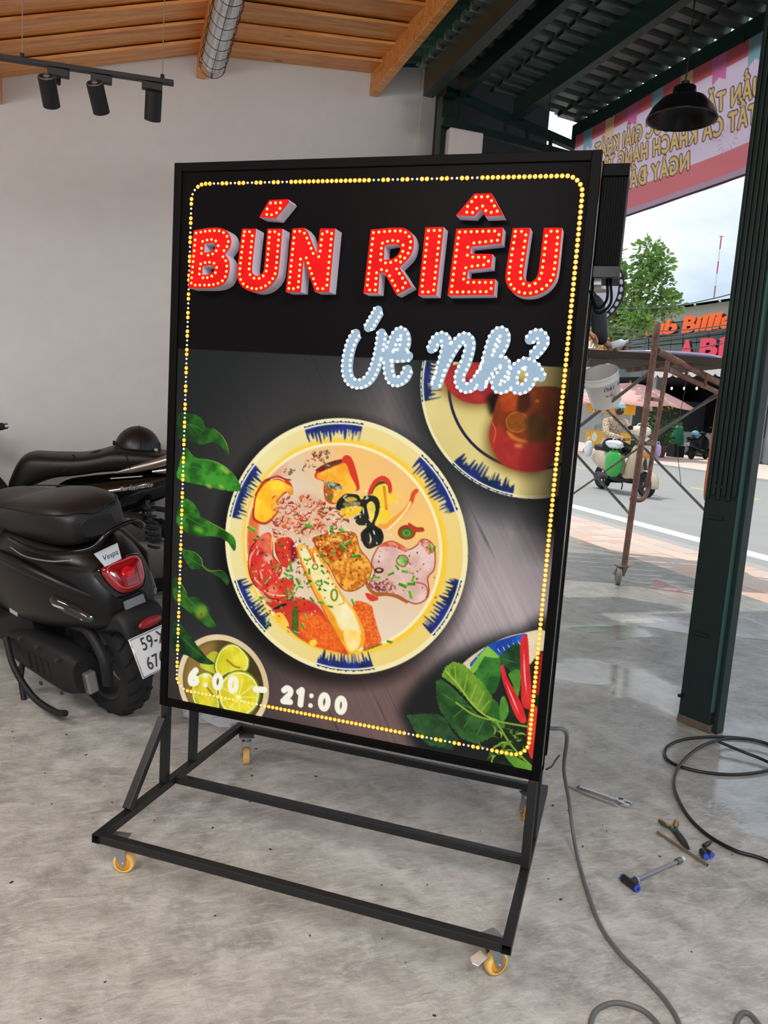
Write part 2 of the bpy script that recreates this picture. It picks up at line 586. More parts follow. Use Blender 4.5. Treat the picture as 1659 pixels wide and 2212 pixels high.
# --- lower green roof over the street side
roof2 = bpy.data.objects.new('roof_street', None)
COL.objects.link(roof2)
struct(roof2, 'dark green trapezoid metal roof on steel purlins over the street side', 'roof')
def z2(x):
    return 3.545 - (x-1.85)*0.075
dsheet = pm('dark_sheet', (92, 104, 100), 0.30, 0.55, 0.25, 4.0)
for xa, xb, dz in ((1.72, 2.30, 0.0), (2.24, 2.82, -0.022), (2.76, 2.945, -0.044)):
    corrugated('sheet', (xa, -1.6), (xb, 5.15), 1, 0.125, 0.036, lambda x, dz=dz: z2(x)+dz, dsheet, roof2, 0.004, (0.44, 0.10, 0.36, 0.10))
psteel = pm('purlin_green', (20, 44, 40), 0.42, 0.25, 0.2, 5.0)
def channel(x, w_, h_, y0, y1, z1, name='purlin'):
    mb = MB()
    mb.box((x-w_/2, y0, z1-h_), (x+w_/2, y1, z1-h_+0.006)).box((x-w_/2, y0, z1-0.006), (x+w_/2, y1, z1)).box((x-w_/2, y0, z1-h_+0.006), (x-w_/2+0.006, y1, z1-0.006)).box((x+w_/2-0.006, y0, z1-h_+0.006), (x+w_/2, y1, z1-h_+0.03))
    return mb.build(name, psteel, roof2)
channel(1.79, 0.07, 0.17, -1.6, 5.05, z2(1.79)-0.004)
channel(2.02, 0.05, 0.11, -1.6, 5.05, z2(2.02)-0.004)
channel(2.43, 0.055, 0.13, -1.6, 5.05, z2(2.43)-0.026)
MB().box((2.92, -1.6, z2(2.9)-0.22), (2.94, 5.15, z2(2.93)-0.044)).build('edge_beam', psteel, roof2, bevel=0.004)
slab = MB().box((2.55, -3.0, 4.5), (3.9, 5.6, 4.7)).build('balcony_slab', pm('slab_concrete', (170, 166, 160), 0.9))  # unseen slab, added to throw the shade on the sidewalk
struct(slab, 'concrete balcony slab of the storey above, out over the sidewalk', 'slab')
# cross truss at the far end of that roof
ty = 5.08
tl = on(962, 196, 1, ty); tr_ = on(1243, 318, 1, ty)
bl = on(955, 262, 1, ty); br = on(1243, 340, 1, ty)
mb = MB().bar(tl, tr_, 0.05, 0.05).bar(bl, br, 0.04, 0.05)
mb.build('truss', psteel, roof2)
for t in (0.12, 0.45, 0.62, 0.8):
    pa = V3(tl).lerp(V3(tr_), t); pb = V3(bl).lerp(V3(br), t)
    MB().bar(pa, pb, 0.02, 0.02, up=(0, 1, 0)).build('strut', psteel, roof2)
# post at the end of the wall that carries it
MB().box((on(955, 240, 1, 5.12)[0], 5.12, 0), (on(978, 240, 1, 5.12)[0], 5.22, 3.44)).build('post', psteel, roof2, bevel=0.004)

# dark neighbouring wall behind the truss, with open sky beside it
nb = pm('dark_block', (30, 34, 38), 0.9, 0, 0.3, 2.0)
o = MB().box((2.1, 5.6, 2.95), (on(1182, 290, 1, 5.6)[0], 5.75, 4.3)).build('wall_neighbour', nb)
struct(o, 'dark neighbouring wall behind the truss', 'wall')
pl_ = on(961, 290, 1, 5.05); pr_ = on(1046, 286, 1, 5.05)
wp = MB().box((pl_[0]+0.035, 5.05, 0), (pr_[0], 5.22, on(1010, 280, 1, 5.05)[2])).build('white_pillar', pm('pillar_white', (214, 208, 206), 0.7), bevel=0.012)
tag(wp, 'short white plastered pillar beside the end of the grey wall', 'pillar')

# --- street
pavm = NT('sidewalk_paver')
info = pavm.n('ShaderNodeObjectInfo'); co = pavm.co()
cp = pavm.ramp(info.outputs['Random'], [(0.0, G4(214, 178, 160)), (0.5, G4(226, 204, 188)), (1.0, G4(210, 192, 178))])
cp = pavm.mix(pavm.math('MULTIPLY', pavm.noise(co, 14, 5, 0.6), 0.4), cp, G4(186, 160, 146))
pavm.l(cp, pavm.b.inputs['Base Color']); pavm.b.inputs['Roughness'].default_value = 0.85
sw = MB().box((4.92, -9, -0.12), (6.0, 34, -0.012)).build('sidewalk_near', pm('paving_joint', (150, 128, 116), 0.9))
struct(sw, 'pinkish paver sidewalk in front of the shop', 'sidewalk')
pv = MB().box((-0.134, -0.134, -0.01), (0.134, 0.134, 0.0)).mesh('paver', True); pv.materials.append(pavm.m)
for i in range(4):
    for j in range(40):
        o = bpy.data.objects.new('paver', pv); COL.objects.link(o); o.parent = sw
        o.location = (4.92+0.135+0.27*i, 3.6+0.27*j+(0.135 if i % 2 else 0), random.uniform(-0.002, 0.002))
gut = MB().box((6.0, -9, -0.12), (6.22, 60, -0.004)).build('gutter', pm('gutter_concrete', (176, 170, 166), 0.85))
struct(gut, 'grey concrete gutter strip along the sidewalk', 'gutter')
asph = pm('asphalt', (160, 158, 156), 0.85, 0, 0.10, 1.5, 0.2, 200)
rd = MB().box((6.22, -9, -0.12), (16.7, 60, -0.004)).build('road', asph)
struct(rd, 'sunlit pale grey asphalt road', 'road')
ln = MB().box((6.50, -9, -0.0038), (6.78, 60, 0.0)).build('trim_3', pm('road_white', (236, 234, 228), 0.8))
struct(ln, 'broad white edge line of the road', 'road line')
yl = pm('road_yellow', (226, 206, 70), 0.8)
for i in range(5):
    ya = 9.2+3.1*i
    o = MB().box((11.9, ya, -0.0038), (12.03, ya+2.0, 0.0)).build('lane_dash', yl, rd)
osw = MB().box((16.7, -9, -0.12), (24.2, 60, 0.02)).build('sidewalk_far', pm('far_paving', (222, 206, 192), 0.85, 0, 0.1, 1.2))
struct(osw, 'cream and pink sidewalk across the road', 'sidewalk')
o = MB().box((16.55, -9, -0.12), (16.7, 60, 0.05)).build('kerb_far', pm('kerb_stone', (196, 190, 180), 0.85))
struct(o, 'low kerb of the far sidewalk', 'kerb')
yd = MB().box((-40, -60, -0.3), (80, -9, -0.12)).box((-40, -9, -0.3), (-4.35, 70, -0.12)).box((-4.35, 12.5, -0.3), (4.92, 70, -0.12)).box((24.2, -9, -0.3), (80, 70, -0.12)).build('ground', pm('ground_far', (150, 146, 138), 0.9))
struct(yd, 'plain ground around the buildings', 'ground')
# ================================================================== the illuminated sign on its wheeled stand
HD = radians(-35.5)
SO = np.array([0.1031, 2.4443, 0.0])      # front left corner of the sign on the floor
SU = np.array([cos(HD), sin(HD), 0.0]); SV = np.array([-sin(HD), cos(HD), 0.0])
def onsign(px, py, v=0.0):
    """spot of the photograph -> (u, z) on the sign plane that stands v behind its front"""
    d = ray(px, py)
    o = SO + SV*v
    t = ((o-CAM) @ SV)/(d @ SV)
    P = CAM + d*t
    return np.array([(P-o) @ SU, P[2]])
black = pm('black_paint', (5, 4, 4), 0.55, 0.0, 0.15, 20, 0.03, 60, spec=0.10)
blackm = pm('black_tube', (34, 34, 35), 0.38, 0.25, 0.2, 12, 0.04, 80)
sign = thing('lightbox_sign', 'large black illuminated food sign with red dotted letters, on a wheeled stand', 'sign', V3(SO), HD)
W_, ZB, ZT, D_, T_ = 1.2, 0.3904, 2.0336, 0.195, 0.025
MB().box((0.004, 0.012, ZB+0.004), (W_-0.004, D_-0.002, ZT-0.004)).build('box_body', pm('box_side', (128, 128, 130), 0.22, 0.9, 0.15, 6), sign)
for a, b, nm in (((0, 0, ZB), (T_, 0.02, ZT), 'frame_rail'), ((W_-T_, 0, ZB), (W_, 0.02, ZT), 'frame_rail'), ((T_, 0.001, ZT-T_), (W_-T_, 0.02, ZT), 'frame_rail'), ((T_, 0.001, ZB), (W_-T_, 0.02, ZB+T_), 'frame_rail')):
    MB().box(a, b).build(nm, black, sign, bevel=0.002)
# rails on the back edge
for a, b in (((0, D_-0.02, ZB), (T_, D_+0.004, ZT)), ((W_-T_, D_-0.02, ZB), (W_+0.001, D_+0.004, ZT)), ((T_, D_-0.02, ZT-T_), (W_-T_, D_+0.004, ZT)), ((T_, D_-0.02, ZB), (W_-T_, D_+0.004, ZB+T_))):
    MB().box(a, b).build('frame_rail', black, sign, bevel=0.002)
# side trim line of the box
MB().box((W_, 0.055, ZB+0.01), (W_+0.003, 0.07, ZT-0.01)).build('side_seam', black, sign)
# stand
ZS, VF, VB = 0.1286, -0.330, 0.5305
zl = ZS-T_
def tubebox(nm, lo, hi):
    return MB().box(lo, hi).build(nm, blackm, sign, bevel=0.0025)
UL, UR = 0.008, 1.195
for u0 in (UL, UR-T_):
    # hollow side tube
    mb = MB(); t = 0.002
    mb.box((u0, VF, zl), (u0+T_, VB, zl+t)).box((u0, VF, ZS-t), (u0+T_, VB, ZS)).box((u0, VF, zl+t), (u0+t, VB, ZS-t)).box((u0+T_-t, VF, zl+t), (u0+T_, VB, ZS-t))
    mb.build('base_tube', blackm, sign)
tubebox('base_tube', (UL+T_, VF+0.001, zl), (UR-T_, VF+T_, ZS))
tubebox('base_tube', (UL+T_, VB-T_, zl), (UR-T_, VB-0.001, ZS))
tubebox('base_tube', (UL+T_, 0.055, zl), (UR-T_, 0.055+T_, ZS))
for u0 in (0.006, W_-0.006-T_):
    tubebox('post', (u0, 0.0, ZS), (u0+T_, T_, ZB))
    tubebox('post', (u0, D_-T_, ZS), (u0+T_, D_, ZB))
MB().bar((UL+T_/2, -0.185, ZS+0.004), (UL+T_/2, -0.008, 0.352), T_, T_, up=(0, 1, 0)).build('brace', blackm, sign, bevel=0.002)
# casters
steel = pm('zinc_steel', (176, 178, 180), 0.3, 0.9, 0.15, 20)
orange = pm('orange_wheel', (226, 148, 36), 0.4, 0, 0.1, 10)
tread = pm('cream_tread', (236, 190, 106), 0.45, 0, 0.08, 10)
def caster(u, v, ang, lock=False):
    R = 0.031
    M = Matrix.Translation((u, v, 0)) @ Matrix.Rotation(ang, 4, 'Z')
    P = lambda *p: M @ Vector(p)
    root = MB().box((-0.032, -0.030, zl-0.004), (0.032, 0.030, zl)).add([], [])
    fork = MB()
    fork.box((-0.030, -0.028, zl-0.004), (0.030, 0.028, zl-0.0005), M)
    fork.cyl(P(0, 0, zl-0.016), P(0, 0, zl-0.004), 0.020, n=20)
    off = 0.022
    for s_ in (-1, 1):
        y0 = s_*0.0165
        poly = [(-0.018, zl-0.014), (0.030, zl-0.014), (off+0.010, R-0.002), (off, R-0.011), (off-0.009, R-0.002)]
        MM = M @ Matrix(((1, 0, 0, 0), (0, 0, 1, y0-0.001), (0, 1, 0, 0), (0, 0, 0, 1)))
        fork.prism(poly, 0, 0.002, MM)
    fork.box((-0.018, -0.0175, zl-0.016), (0.030, 0.0175, zl-0.0135), M)
    fo = fork.build('caster', steel, sign)
    wh = MB()
    prof = [(0.006, -0.012), (R-0.008, -0.012), (R-0.007, -0.0095), (R-0.007, 0.0095), (R-0.008, 0.012), (0.006, 0.012)]
    MW = M @ Matrix.Translation((off, 0, R)) @ Matrix.Rotation(pi/2, 4, 'X')
    wh.lathe(prof, 28, MW)
    wh.build('wheel', orange, fo)
    MB().lathe([(R-0.0085, -0.0125), (R-0.003, -0.0125), (R, -0.008), (R, 0.008), (R-0.003, 0.0125), (R-0.0085, 0.0125)], 28, MW).build('tread', tread, fo)
    MB().cyl(P(off, -0.021, R), P(off, 0.021, R), 0.0045, n=10).build('axle', steel, fo)
    if lock:
        MB().prism([(-0.052, -0.016), (-0.020, -0.014), (-0.020, 0.014), (-0.052, 0.016), (-0.058, 0)], 0, 0.003, M @ Matrix.Translation((0, 0, zl-0.03)) @ Matrix.Rotation(radians(-25), 4, 'Y')).build('brake_pedal', pm('pedal_zinc', (226, 228, 228), 0.25, 0.6), fo, bevel=0.001)
caster(0.056, VF+0.052, radians(12))
caster(1.140, VF+0.048, radians(48), True)
caster(0.066, VB-0.040, radians(-60), True)
caster(1.140, VB-0.040, radians(120), True)

# LED border --------------------------------------------------------
def dome(mb, c, r, n=8, flat=0.7):
    """little lens that bulges towards the viewer (-v)"""
    u, v, z = c
    rings = []
    for ph in (0.0, 0.55, 1.1):
        rings.append([(u+r*cos(ph)*cos(2*pi*k/n), v-r*flat*1.4*sin(ph), z+r*cos(ph)*sin(2*pi*k/n)) for k in range(n)])
    mb.loft(rings, cap=True)
def rrect(u0, u1, z0, z1, r, pitch):
    pts = []
    seg = [((u0+r, z1), (u1-r, z1)), ((u1-r, z1-r, 90, 0),), ((u1, z1-r), (u1, z0+r)), ((u1-r, z0+r, 0, -90),), ((u1-r, z0), (u0+r, z0)), ((u0+r, z0+r, -90, -180),), ((u0, z0+r), (u0, z1-r)), ((u0+r, z1-r, 180, 90),)]
    for s_ in seg:
        if len(s_) == 2:
            a, b = np.array(s_[0]), np.array(s_[1])
            n = max(2, int(np.linalg.norm(b-a)/0.004))
            pts += [tuple(a+(b-a)*i/n) for i in range(n)]
        else:
            cx_, cz_, a0, a1 = s_[0]
            for i in range(12):
                t = radians(a0+(a1-a0)*i/12)
                pts.append((cx_+r*cos(t), cz_+r*sin(t)))
    return resample(pts, pitch, True)
def resample(pts, pitch, closed):
    P = np.array(pts, float)
    if closed:
        P = np.vstack([P, P[:1]])
    L = np.concatenate([[0], np.cumsum(np.linalg.norm(np.diff(P, axis=0), axis=1))])
    n = max(2, int(round(L[-1]/pitch)))
    t = np.linspace(0, L[-1], n+1)
    if closed:
        t = t[:-1]
    return np.stack([np.interp(t, L, P[:, i]) for i in range(P.shape[1])], 1)
def led_mat(name, col, strength):
    m = NT(name)
    m.b.inputs['Base Color'].default_value = col+(1,)
    m.b.inputs['Emission Color'].default_value = col+(1,)
    m.b.inputs['Emission Strength'].default_value = strength*GAIN
    m.m.cycles.emission_sampling = 'NONE'
    return m.m
led_y = led_mat('led_amber', (1.0, 0.58, 0.08), 3.0)
led_o = led_mat('led_orange', (1.0, 0.50, 0.10), 3.4)
led_h = led_mat('led_flange', (1.0, 0.36, 0.0), 0.20)  # faintly glowing rings that paint the halo round each lit light
led_w = led_mat('led_white', (0.84, 0.95, 1.0), 3.6)
led_r = led_mat('led_yellow_red', (1.0, 0.60, 0.12), 1.35)
led_off = pm('led_off', (226, 220, 206), 0.3, emit=(200, 190, 165), estr=0.25)
V0 = 0.006
pts = rrect(0.057, 1.161, 0.452, 1.975, 0.045, 0.0134)
on_y, on_o, off_, halo = MB(), MB(), MB(), MB()
n = len(pts)
top_n = None
for i, (u, z) in enumerate(pts):
    on_ = True
    if z > 1.93 and u < 1.12:
        if u < 0.37 or 0.60 < u < 0.93:
            on_ = (i % 4) < 2
    elif u < 0.075:
        on_ = (i % 4) < 2
    elif z < 0.47:
        if u < 0.36 or 0.80 < u < 1.07:
            on_ = (i % 4) < 2
    side = u > 1.13
    if on_:
        dome(on_o if side else on_y, (u, V0-0.0012, z), 0.0037, 8)
        halo.cyl((u, V0+0.001, z), (u, V0-0.0008, z), 0.0058, n=10)
    else:
        dome(off_, (u, V0, z), 0.0036, 8)
for mbx, mm, nm in ((on_y, led_y, 'border_lights'), (on_o, led_o, 'border_lights'), (off_, led_off, 'border_lights_unlit'), (halo, led_h, 'light_flanges')):
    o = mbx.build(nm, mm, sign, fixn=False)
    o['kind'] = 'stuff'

# channel letters ----------------------------------------------------
Z1 = (360, 320, 3.318); Z2 = (760, 320, 2.676); Z3 = (700, 640, 2.9625)
VL = -0.042
def zp(Z, pts, v):
    return [tuple(onsign(Z[0]+x/Z[2], Z[1]+y/Z[2], v)) for x, y in pts]
def smooth_poly(P, lim=48):
    """round the runs whose corners are gentle, keep the sharp corners"""
    n = len(P); P = [np.array(p, float) for p in P]
    def turn(i):
        a = P[i]-P[i-1]; b = P[(i+1) % n]-P[i]
        c = np.dot(a, b)/(np.linalg.norm(a)*np.linalg.norm(b)+1e-12)
        return math.degrees(math.acos(max(-1, min(1, c))))
    T = [turn(i) for i in range(n)]
    out = []
    for i in range(n):
        j = (i+1) % n
        p1, p2 = P[i], P[j]
        s1, s2_ = T[i] < lim, T[j] < lim
        if not (s1 or s2_):
            out.append(p1); continue
        m1 = (P[j]-P[i-1])*0.5 if s1 else (p2-p1)
        m2 = (P[(j+1) % n]-P[i])*0.5 if s2_ else (p2-p1)
        L = np.linalg.norm(p2-p1)
        for m in (m1, m2):
            l = np.linalg.norm(m)
            if l > 1.3*L:
                m *= 1.3*L/l
        for k_ in range(6):
            t = k_/6
            out.append((2*t**3-3*t*t+1)*p1+(t**3-2*t*t+t)*m1+(-2*t**3+3*t*t)*p2+(t**3-t*t)*m2)
    return np.array(out)
def area2(P):
    x, y_ = P[:, 0], P[:, 1]
    return 0.5*np.sum(x*np.roll(y_, -1)-np.roll(x, -1)*y_)
def inside(P, q):
    c = False
    n = len(P)
    for i in range(n):
        x1, y1 = P[i]; x2, y2 = P[(i+1) % n]
        if (y1 > q[1]) != (y2 > q[1]) and q[0] < (x2-x1)*(q[1]-y1)/(y2-y1)+x1:
            c = not c
    return c
def dist_poly(P, q):
    A = P; B = np.roll(P, -1, axis=0)
    d = B-A
    t = np.clip(((q-A)*d).sum(1)/((d*d).sum(1)+1e-12), 0, 1)
    return np.linalg.norm(A+d*t[:, None]-q, axis=1).min()
def inset_dots(P, d, pitch, into=1, holes=()):
    """dots along a line d inside the outline"""
    P = resample(P, 0.0015, True)
    a = np.roll(P, -1, axis=0)-np.roll(P, 1, axis=0)
    nrm = np.stack([-a[:, 1], a[:, 0]], 1)/(np.linalg.norm(a, axis=1)[:, None]+1e-9)
    if area2(P) < 0:
        nrm = -nrm
    Q = P+nrm*d*into
    keep = [q for q in Q if dist_poly(P, q) > d*0.97]
    if len(keep) < 6:
        return []
    keep = np.array(keep)
    out = [keep[0]]
    acc = 0
    for i in range(1, len(keep)):
        if np.linalg.norm(keep[i]-out[-1]) >= pitch:
            out.append(keep[i])
    if len(out) > 2 and np.linalg.norm(out[0]-out[-1]) < pitch*0.7:
        out.pop()
    return out
def fill_poly(outer, holes, name):
    """flat face with holes via triangle fill; returns (verts2d, faces)"""
    bm = bmesh.new()
    edges = []
    for ring in [outer]+list(holes):
        vs = [bm.verts.new((float(p[0]), float(p[1]), 0)) for p in ring]
        for i in range(len(vs)):
            edges.append(bm.edges.new((vs[i], vs[(i+1) % len(vs)])))
    bmesh.ops.triangle_fill(bm, use_beauty=True, use_dissolve=False, edges=edges)
    bm.verts.index_update()
    V = [tuple(v.co[:2]) for v in bm.verts]
    F = [tuple(v.index for v in fc.verts) for fc in bm.faces]
    bm.free()
    return V, F
face_red = NT('letter_face_red')
face_red.b.inputs['Base Color'].default_value = (0.25, 0.004, 0.004, 1)
face_red.b.inputs['Specular IOR Level'].default_value = 0.04
face_red.b.inputs['Roughness'].default_value = 0.5
_n = face_red.noise(face_red.co(), 18, 3)
face_red.l(face_red.ramp(_n, [(0.35, (0.50, 0.003, 0.005, 1)), (0.65, (0.80, 0.006, 0.009, 1))]), face_red.b.inputs['Emission Color'])
face_red.b.inputs['Emission Strength'].default_value = 0.9*GAIN
face_red.m.cycles.emission_sampling = 'NONE'
ret_mat = pm('letter_return', (226, 216, 230), 0.45, 0, 0.05, 20)
LETTERS = [
    (Z1, [(193, 590), (300, 572), (385, 572), (435, 600), (460, 650), (455, 705), (418, 762), (447, 810), (449, 880), (428, 950), (380, 988), (310, 1003), (155, 1003)], [[(272, 684), (330, 678), (352, 694), (342, 722), (315, 742), (268, 748)], [(258, 846), (318, 840), (340, 856), (332, 886), (300, 905), (254, 908)]], 40),
    (Z1, [(540, 577), (640, 577), (611, 860), (616, 898), (642, 914), (674, 905), (696, 872), (722, 577), (829, 577), (802, 880), (776, 950), (716, 1008), (640, 1031), (566, 1012), (518, 962), (505, 888)], [], 48),
    (Z1, [(735, 372), (868, 366), (879, 385), (782, 504), (664, 495)], [], 5),
    (Z1, [(900, 576), (985, 571), (1012, 604), (1077, 762), (1100, 576), (1208, 576), (1165, 1030), (1062, 1030), (981, 792), (960, 1030), (853, 1030)], [], 5),
    (Z2, [(110, 471), (240, 460), (312, 466), (350, 505), (358, 560), (335, 628), (275, 690), (346, 800), (258, 849), (188, 721), (161, 721), (151, 839), (67, 839)], [[(190, 562), (250, 553), (282, 574), (270, 610), (236, 638), (184, 646)]], 40),
    (Z2, [(425, 458), (531, 455), (488, 851), (383, 851)], [], 5),
    (Z2, [(604, 466), (873, 458), (866, 550), (690, 570), (685, 610), (813, 612), (806, 690), (672, 705), (665, 756), (829, 757), (821, 849), (553, 852)], [], 5),
    (Z2, [(708, 263), (807, 260), (877, 390), (770, 393), (745, 352), (706, 393), (602, 388)], [], 5),
    (Z2, [(930, 462), (1032, 460), (993, 730), (1004, 768), (1034, 776), (1064, 752), (1081, 700), (1110, 460), (1216, 460), (1187, 722), (1160, 784), (1108, 832), (1034, 858), (958, 850), (907, 808), (888, 740)], [], 48),
]
for Zc, outl, holes, lim in LETTERS:
    P = smooth_poly(zp(Zc, outl, VL), lim)
    H = [smooth_poly(zp(Zc, h, VL), 75) for h in holes]
    mb = MB()
    for ring in [P]+H:
        n = len(ring)
        vs = [(p[0], VL+0.001, p[1]) for p in ring]+[(p[0], 0.008, p[1]) for p in ring]
        mb.add(vs, [(i, (i+1) % n, n+(i+1) % n, n+i) for i in range(n)])
    lo = mb.build('letter', ret_mat, sign)
    Vv, Ff = fill_poly(P, H, 'face')
    MB().add([(p[0], VL, p[1]) for p in Vv], Ff).build('letter_face', face_red.m, lo)
    dm = MB()
    for q in inset_dots(P, 0.0085, 0.0140):
        if all(not inside(h, q) for h in H):
            dome(dm, (q[0], VL-0.0003, q[1]), 0.0037, 8)
    for h in H:
        for q in inset_dots(h, 0.0085, 0.0140, -1):
            if inside(P, q):
                dome(dm, (q[0], VL-0.0003, q[1]), 0.0037, 8)
    d = dm.build('letter_lights', led_r, lo, fixn=False)
    d['kind'] = 'stuff'

# white handwriting ---------------------------------------------------
face_w = led_mat('script_face', (0.36, 0.50, 0.63), 0.9)
for _m in [face_w]:
    _m.node_tree.nodes['Principled BSDF'].inputs['Base Color'].default_value = (0.03, 0.035, 0.04, 1)
    _m.node_tree.nodes['Principled BSDF'].inputs['Specular IOR Level'].default_value = 0.05
STROKES = {
    'letter_accent': [[(345, 92), (318, 140), (284, 198)]],
    'letter_u': [[(203, 240), (170, 300), (146, 395), (142, 480), (165, 540), (215, 562), (265, 545), (305, 495), (335, 415), (354, 330), (368, 238)]],
    'letter_t': [[(372, 372), (430, 384), (480, 368), (514, 305), (510, 245), (484, 226), (448, 268), (418, 360), (408, 450), (424, 522), (460, 548), (508, 522), (534, 470)], [(400, 388), (470, 390), (540, 384)]],
    'letter_n': [[(688, 335), (712, 282), (752, 258), (780, 282), (776, 345), (752, 440), (716, 568)], [(716, 560), (765, 440), (822, 335), (880, 268), (922, 272), (930, 325), (905, 420), (868, 500), (870, 560), (908, 588), (955, 565), (1005, 495), (1040, 430)]],
    'letter_h': [[(1000, 505), (1060, 430), (1110, 370), (1150, 295), (1152, 240), (1122, 226), (1086, 260), (1060, 335), (1035, 430), (1006, 575)], [(1015, 545), (1070, 455), (1130, 414), (1160, 432), (1142, 490), (1102, 540), (1112, 588), (1155, 585), (1200, 540)]],
    'letter_o': [[(1290, 420), (1232, 455), (1207, 520), (1220, 583), (1265, 594), (1310, 558), (1326, 500), (1304, 440), (1290, 420)], [(1300, 428), (1350, 452), (1388, 515)]],
    'letter_hook': [[(1318, 276), (1346, 246), (1386, 246), (1406, 286), (1380, 332), (1344, 372)]],
}
HWD = 0.0134
VW = -0.010
all_lines = []
for nm, strokes in STROKES.items():
    for s_ in strokes:
        all_lines.append(resample(catmull(zp(Z3, s_, VW), 8), 0.002, False))
li = 0
for nm, strokes in STROKES.items():
    fm = MB(); dm = MB()
    for s_ in strokes:
        L = all_lines[li]; li += 1
        d = np.gradient(L, axis=0)
        nn = np.stack([-d[:, 1], d[:, 0]], 1)/(np.linalg.norm(d, axis=1)[:, None]+1e-9)
        A = L+nn*HWD; B = L-nn*HWD
        m = len(L)
        for V_, rev in ((VW, False),):
            vs = [(p[0], V_, p[1]) for p in A]+[(p[0], V_, p[1]) for p in B]
            fm.add(vs, [(i, i+1, m+i+1, m+i) for i in range(m-1)])
        fm.add([(p[0], 0.008, p[1]) for p in A]+[(p[0], VW, p[1]) for p in A], [(i, i+1, m+i+1, m+i) for i in range(m-1)])
        fm.add([(p[0], 0.008, p[1]) for p in B]+[(p[0], VW, p[1]) for p in B], [(i, i+1, m+i+1, m+i) for i in range(m-1)])
        for c in (L[0], L[-1]):
            fm.add([(c[0]+HWD*cos(2*pi*k/12), VW-0.0002, c[1]+HWD*sin(2*pi*k/12)) for k in range(12)], [tuple(range(12))])
        edge = np.vstack([resample(L+nn*(HWD-0.0018), 0.0142, False), resample(L-nn*(HWD-0.0018), 0.0142, False)])
        for q in edge:
            ok = True
            for j, o_ in enumerate(all_lines):
                if j != li-1 and np.linalg.norm(o_-q, axis=1).min() < HWD-0.0055:
                    ok = False; break
            if ok and np.linalg.norm(L-q, axis=1).min() > HWD-0.0055:
                dome(dm, (q[0], VW-0.0004, q[1]), 0.0038, 8)
    lo = fm.build('script_letter', face_w, sign, fixn=False)
    d_ = dm.build('letter_lights', led_w, lo, fixn=False)
    d_['kind'] = 'stuff'

# controller box hung on the right-hand side -------------------------
ctl = thing('led_controller', 'black finned controller box hanging on the right side of the sign', 'controller', V3(SO+SU*(W_+0.004)+SV*0.03), HD)
pm_c = pm('controller_black', (3, 3, 4), 0.5, 0.0, 0.1, 20, spec=0.08)
cz0, cz1 = 1.735, 2.005
MB().box((0.0, 0.0, cz0), (0.062, 0.13, cz1)).build('housing', pm_c, ctl, bevel=0.003)
for k in range(9):
    MB().box((0.003+k*0.0064, -0.006, cz0+0.03), (0.0055+k*0.0064, 0.001, cz1-0.03)).build('fin', pm_c, ctl)
MB().box((-0.001, -0.008, cz1-0.028), (0.064, 0.0, cz1+0.002)).build('end_plate', pm_c, ctl, bevel=0.002)
MB().box((-0.001, -0.008, cz0-0.002), (0.064, 0.0, cz0+0.028)).build('end_plate', pm('controller_edge', (18, 18, 19), 0.3, 0.3), ctl, bevel=0.002)
MB().box((0.004, 0.01, cz0-0.016), (0.022, 0.05, cz0)).build('terminal', pm('terminal_white', (170, 170, 168), 0.5), ctl)
for k in range(2):
    pts = catmull([(0.035+0.008*k, 0.03, cz0), (0.04+0.01*k, 0.02, cz0-0.05-0.01*k), (0.02, 0.0, cz0-0.075-0.012*k), (-0.004, 0.02, cz0-0.03)], 6)
    MB().tube(pts, 0.0035, 8).build('cable', pm_c, ctl)
# ================================================================== the printed picture of the sign (flat print, lit from behind)
PU0, PU1, PZ0, PZ1, PRES = 0.024, 1.176, 0.414, 2.010, 0.002
SSN = 2
CW, CH = int(round((PU1-PU0)/PRES)), int(round((PZ1-PZ0)/PRES))
NW, NH = CW*SSN, CH*SSN
RES = PRES/SSN
PV = 0.008
prng = np.random.default_rng(11)
canvas = np.zeros((NH, NW, 3), np.float32)
YY, XX = np.mgrid[0:NH, 0:NW].astype(np.float32)
def tocanvas(pts, Z=None):
    out_ = []
    for x, y in pts:
        if Z is not None:
            x, y = Z[0]+x/Z[2], Z[1]+y/Z[2]
        u, z = onsign(x, y, PV)
        out_.append(((u-PU0)/RES, (PZ1-z)/RES))
    return np.array(out_)
def fbm(sx, sy, octs=4, seed=0, rough=0.55):
    r = np.random.default_rng(seed)
    acc = np.zeros((NH, NW), np.float32); amp = 1.0; tot = 0
    for o_ in range(octs):
        gx, gy = max(2, int(NW/sx*2**o_)+2), max(2, int(NH/sy*2**o_)+2)
        if gx > NW or gy > NH:
            break
        g = r.random((gy, gx)).astype(np.float32)
        fx = XX[0]*(gx-1.001)/NW; fy = YY[:, 0]*(gy-1.001)/NH
        ix, iy = fx.astype(int), fy.astype(int)
        tx, ty_ = fx-ix, fy-iy
        tx = tx*tx*(3-2*tx); ty_ = ty_*ty_*(3-2*ty_)
        a = g[iy][:, ix]*(1-tx)+g[iy][:, ix+1]*tx
        b = g[iy+1][:, ix]*(1-tx)+g[iy+1][:, ix+1]*tx
        acc += amp*(a*(1-ty_[:, None])+b*ty_[:, None]); tot += amp; amp *= rough
    return acc/tot
def blur(m, r):
    r = int(r)
    if r < 1:
        return m
    for ax in (0, 1):
        for _ in range(2):
            c = np.cumsum(np.pad(m, [(r+1, r) if a == ax else (0, 0) for a in (0, 1)], mode='edge'), axis=ax)
            m = (np.take(c, range(2*r+1, c.shape[ax]), ax)-np.take(c, range(0, c.shape[ax]-2*r-1), ax))/(2*r+1)
    return m
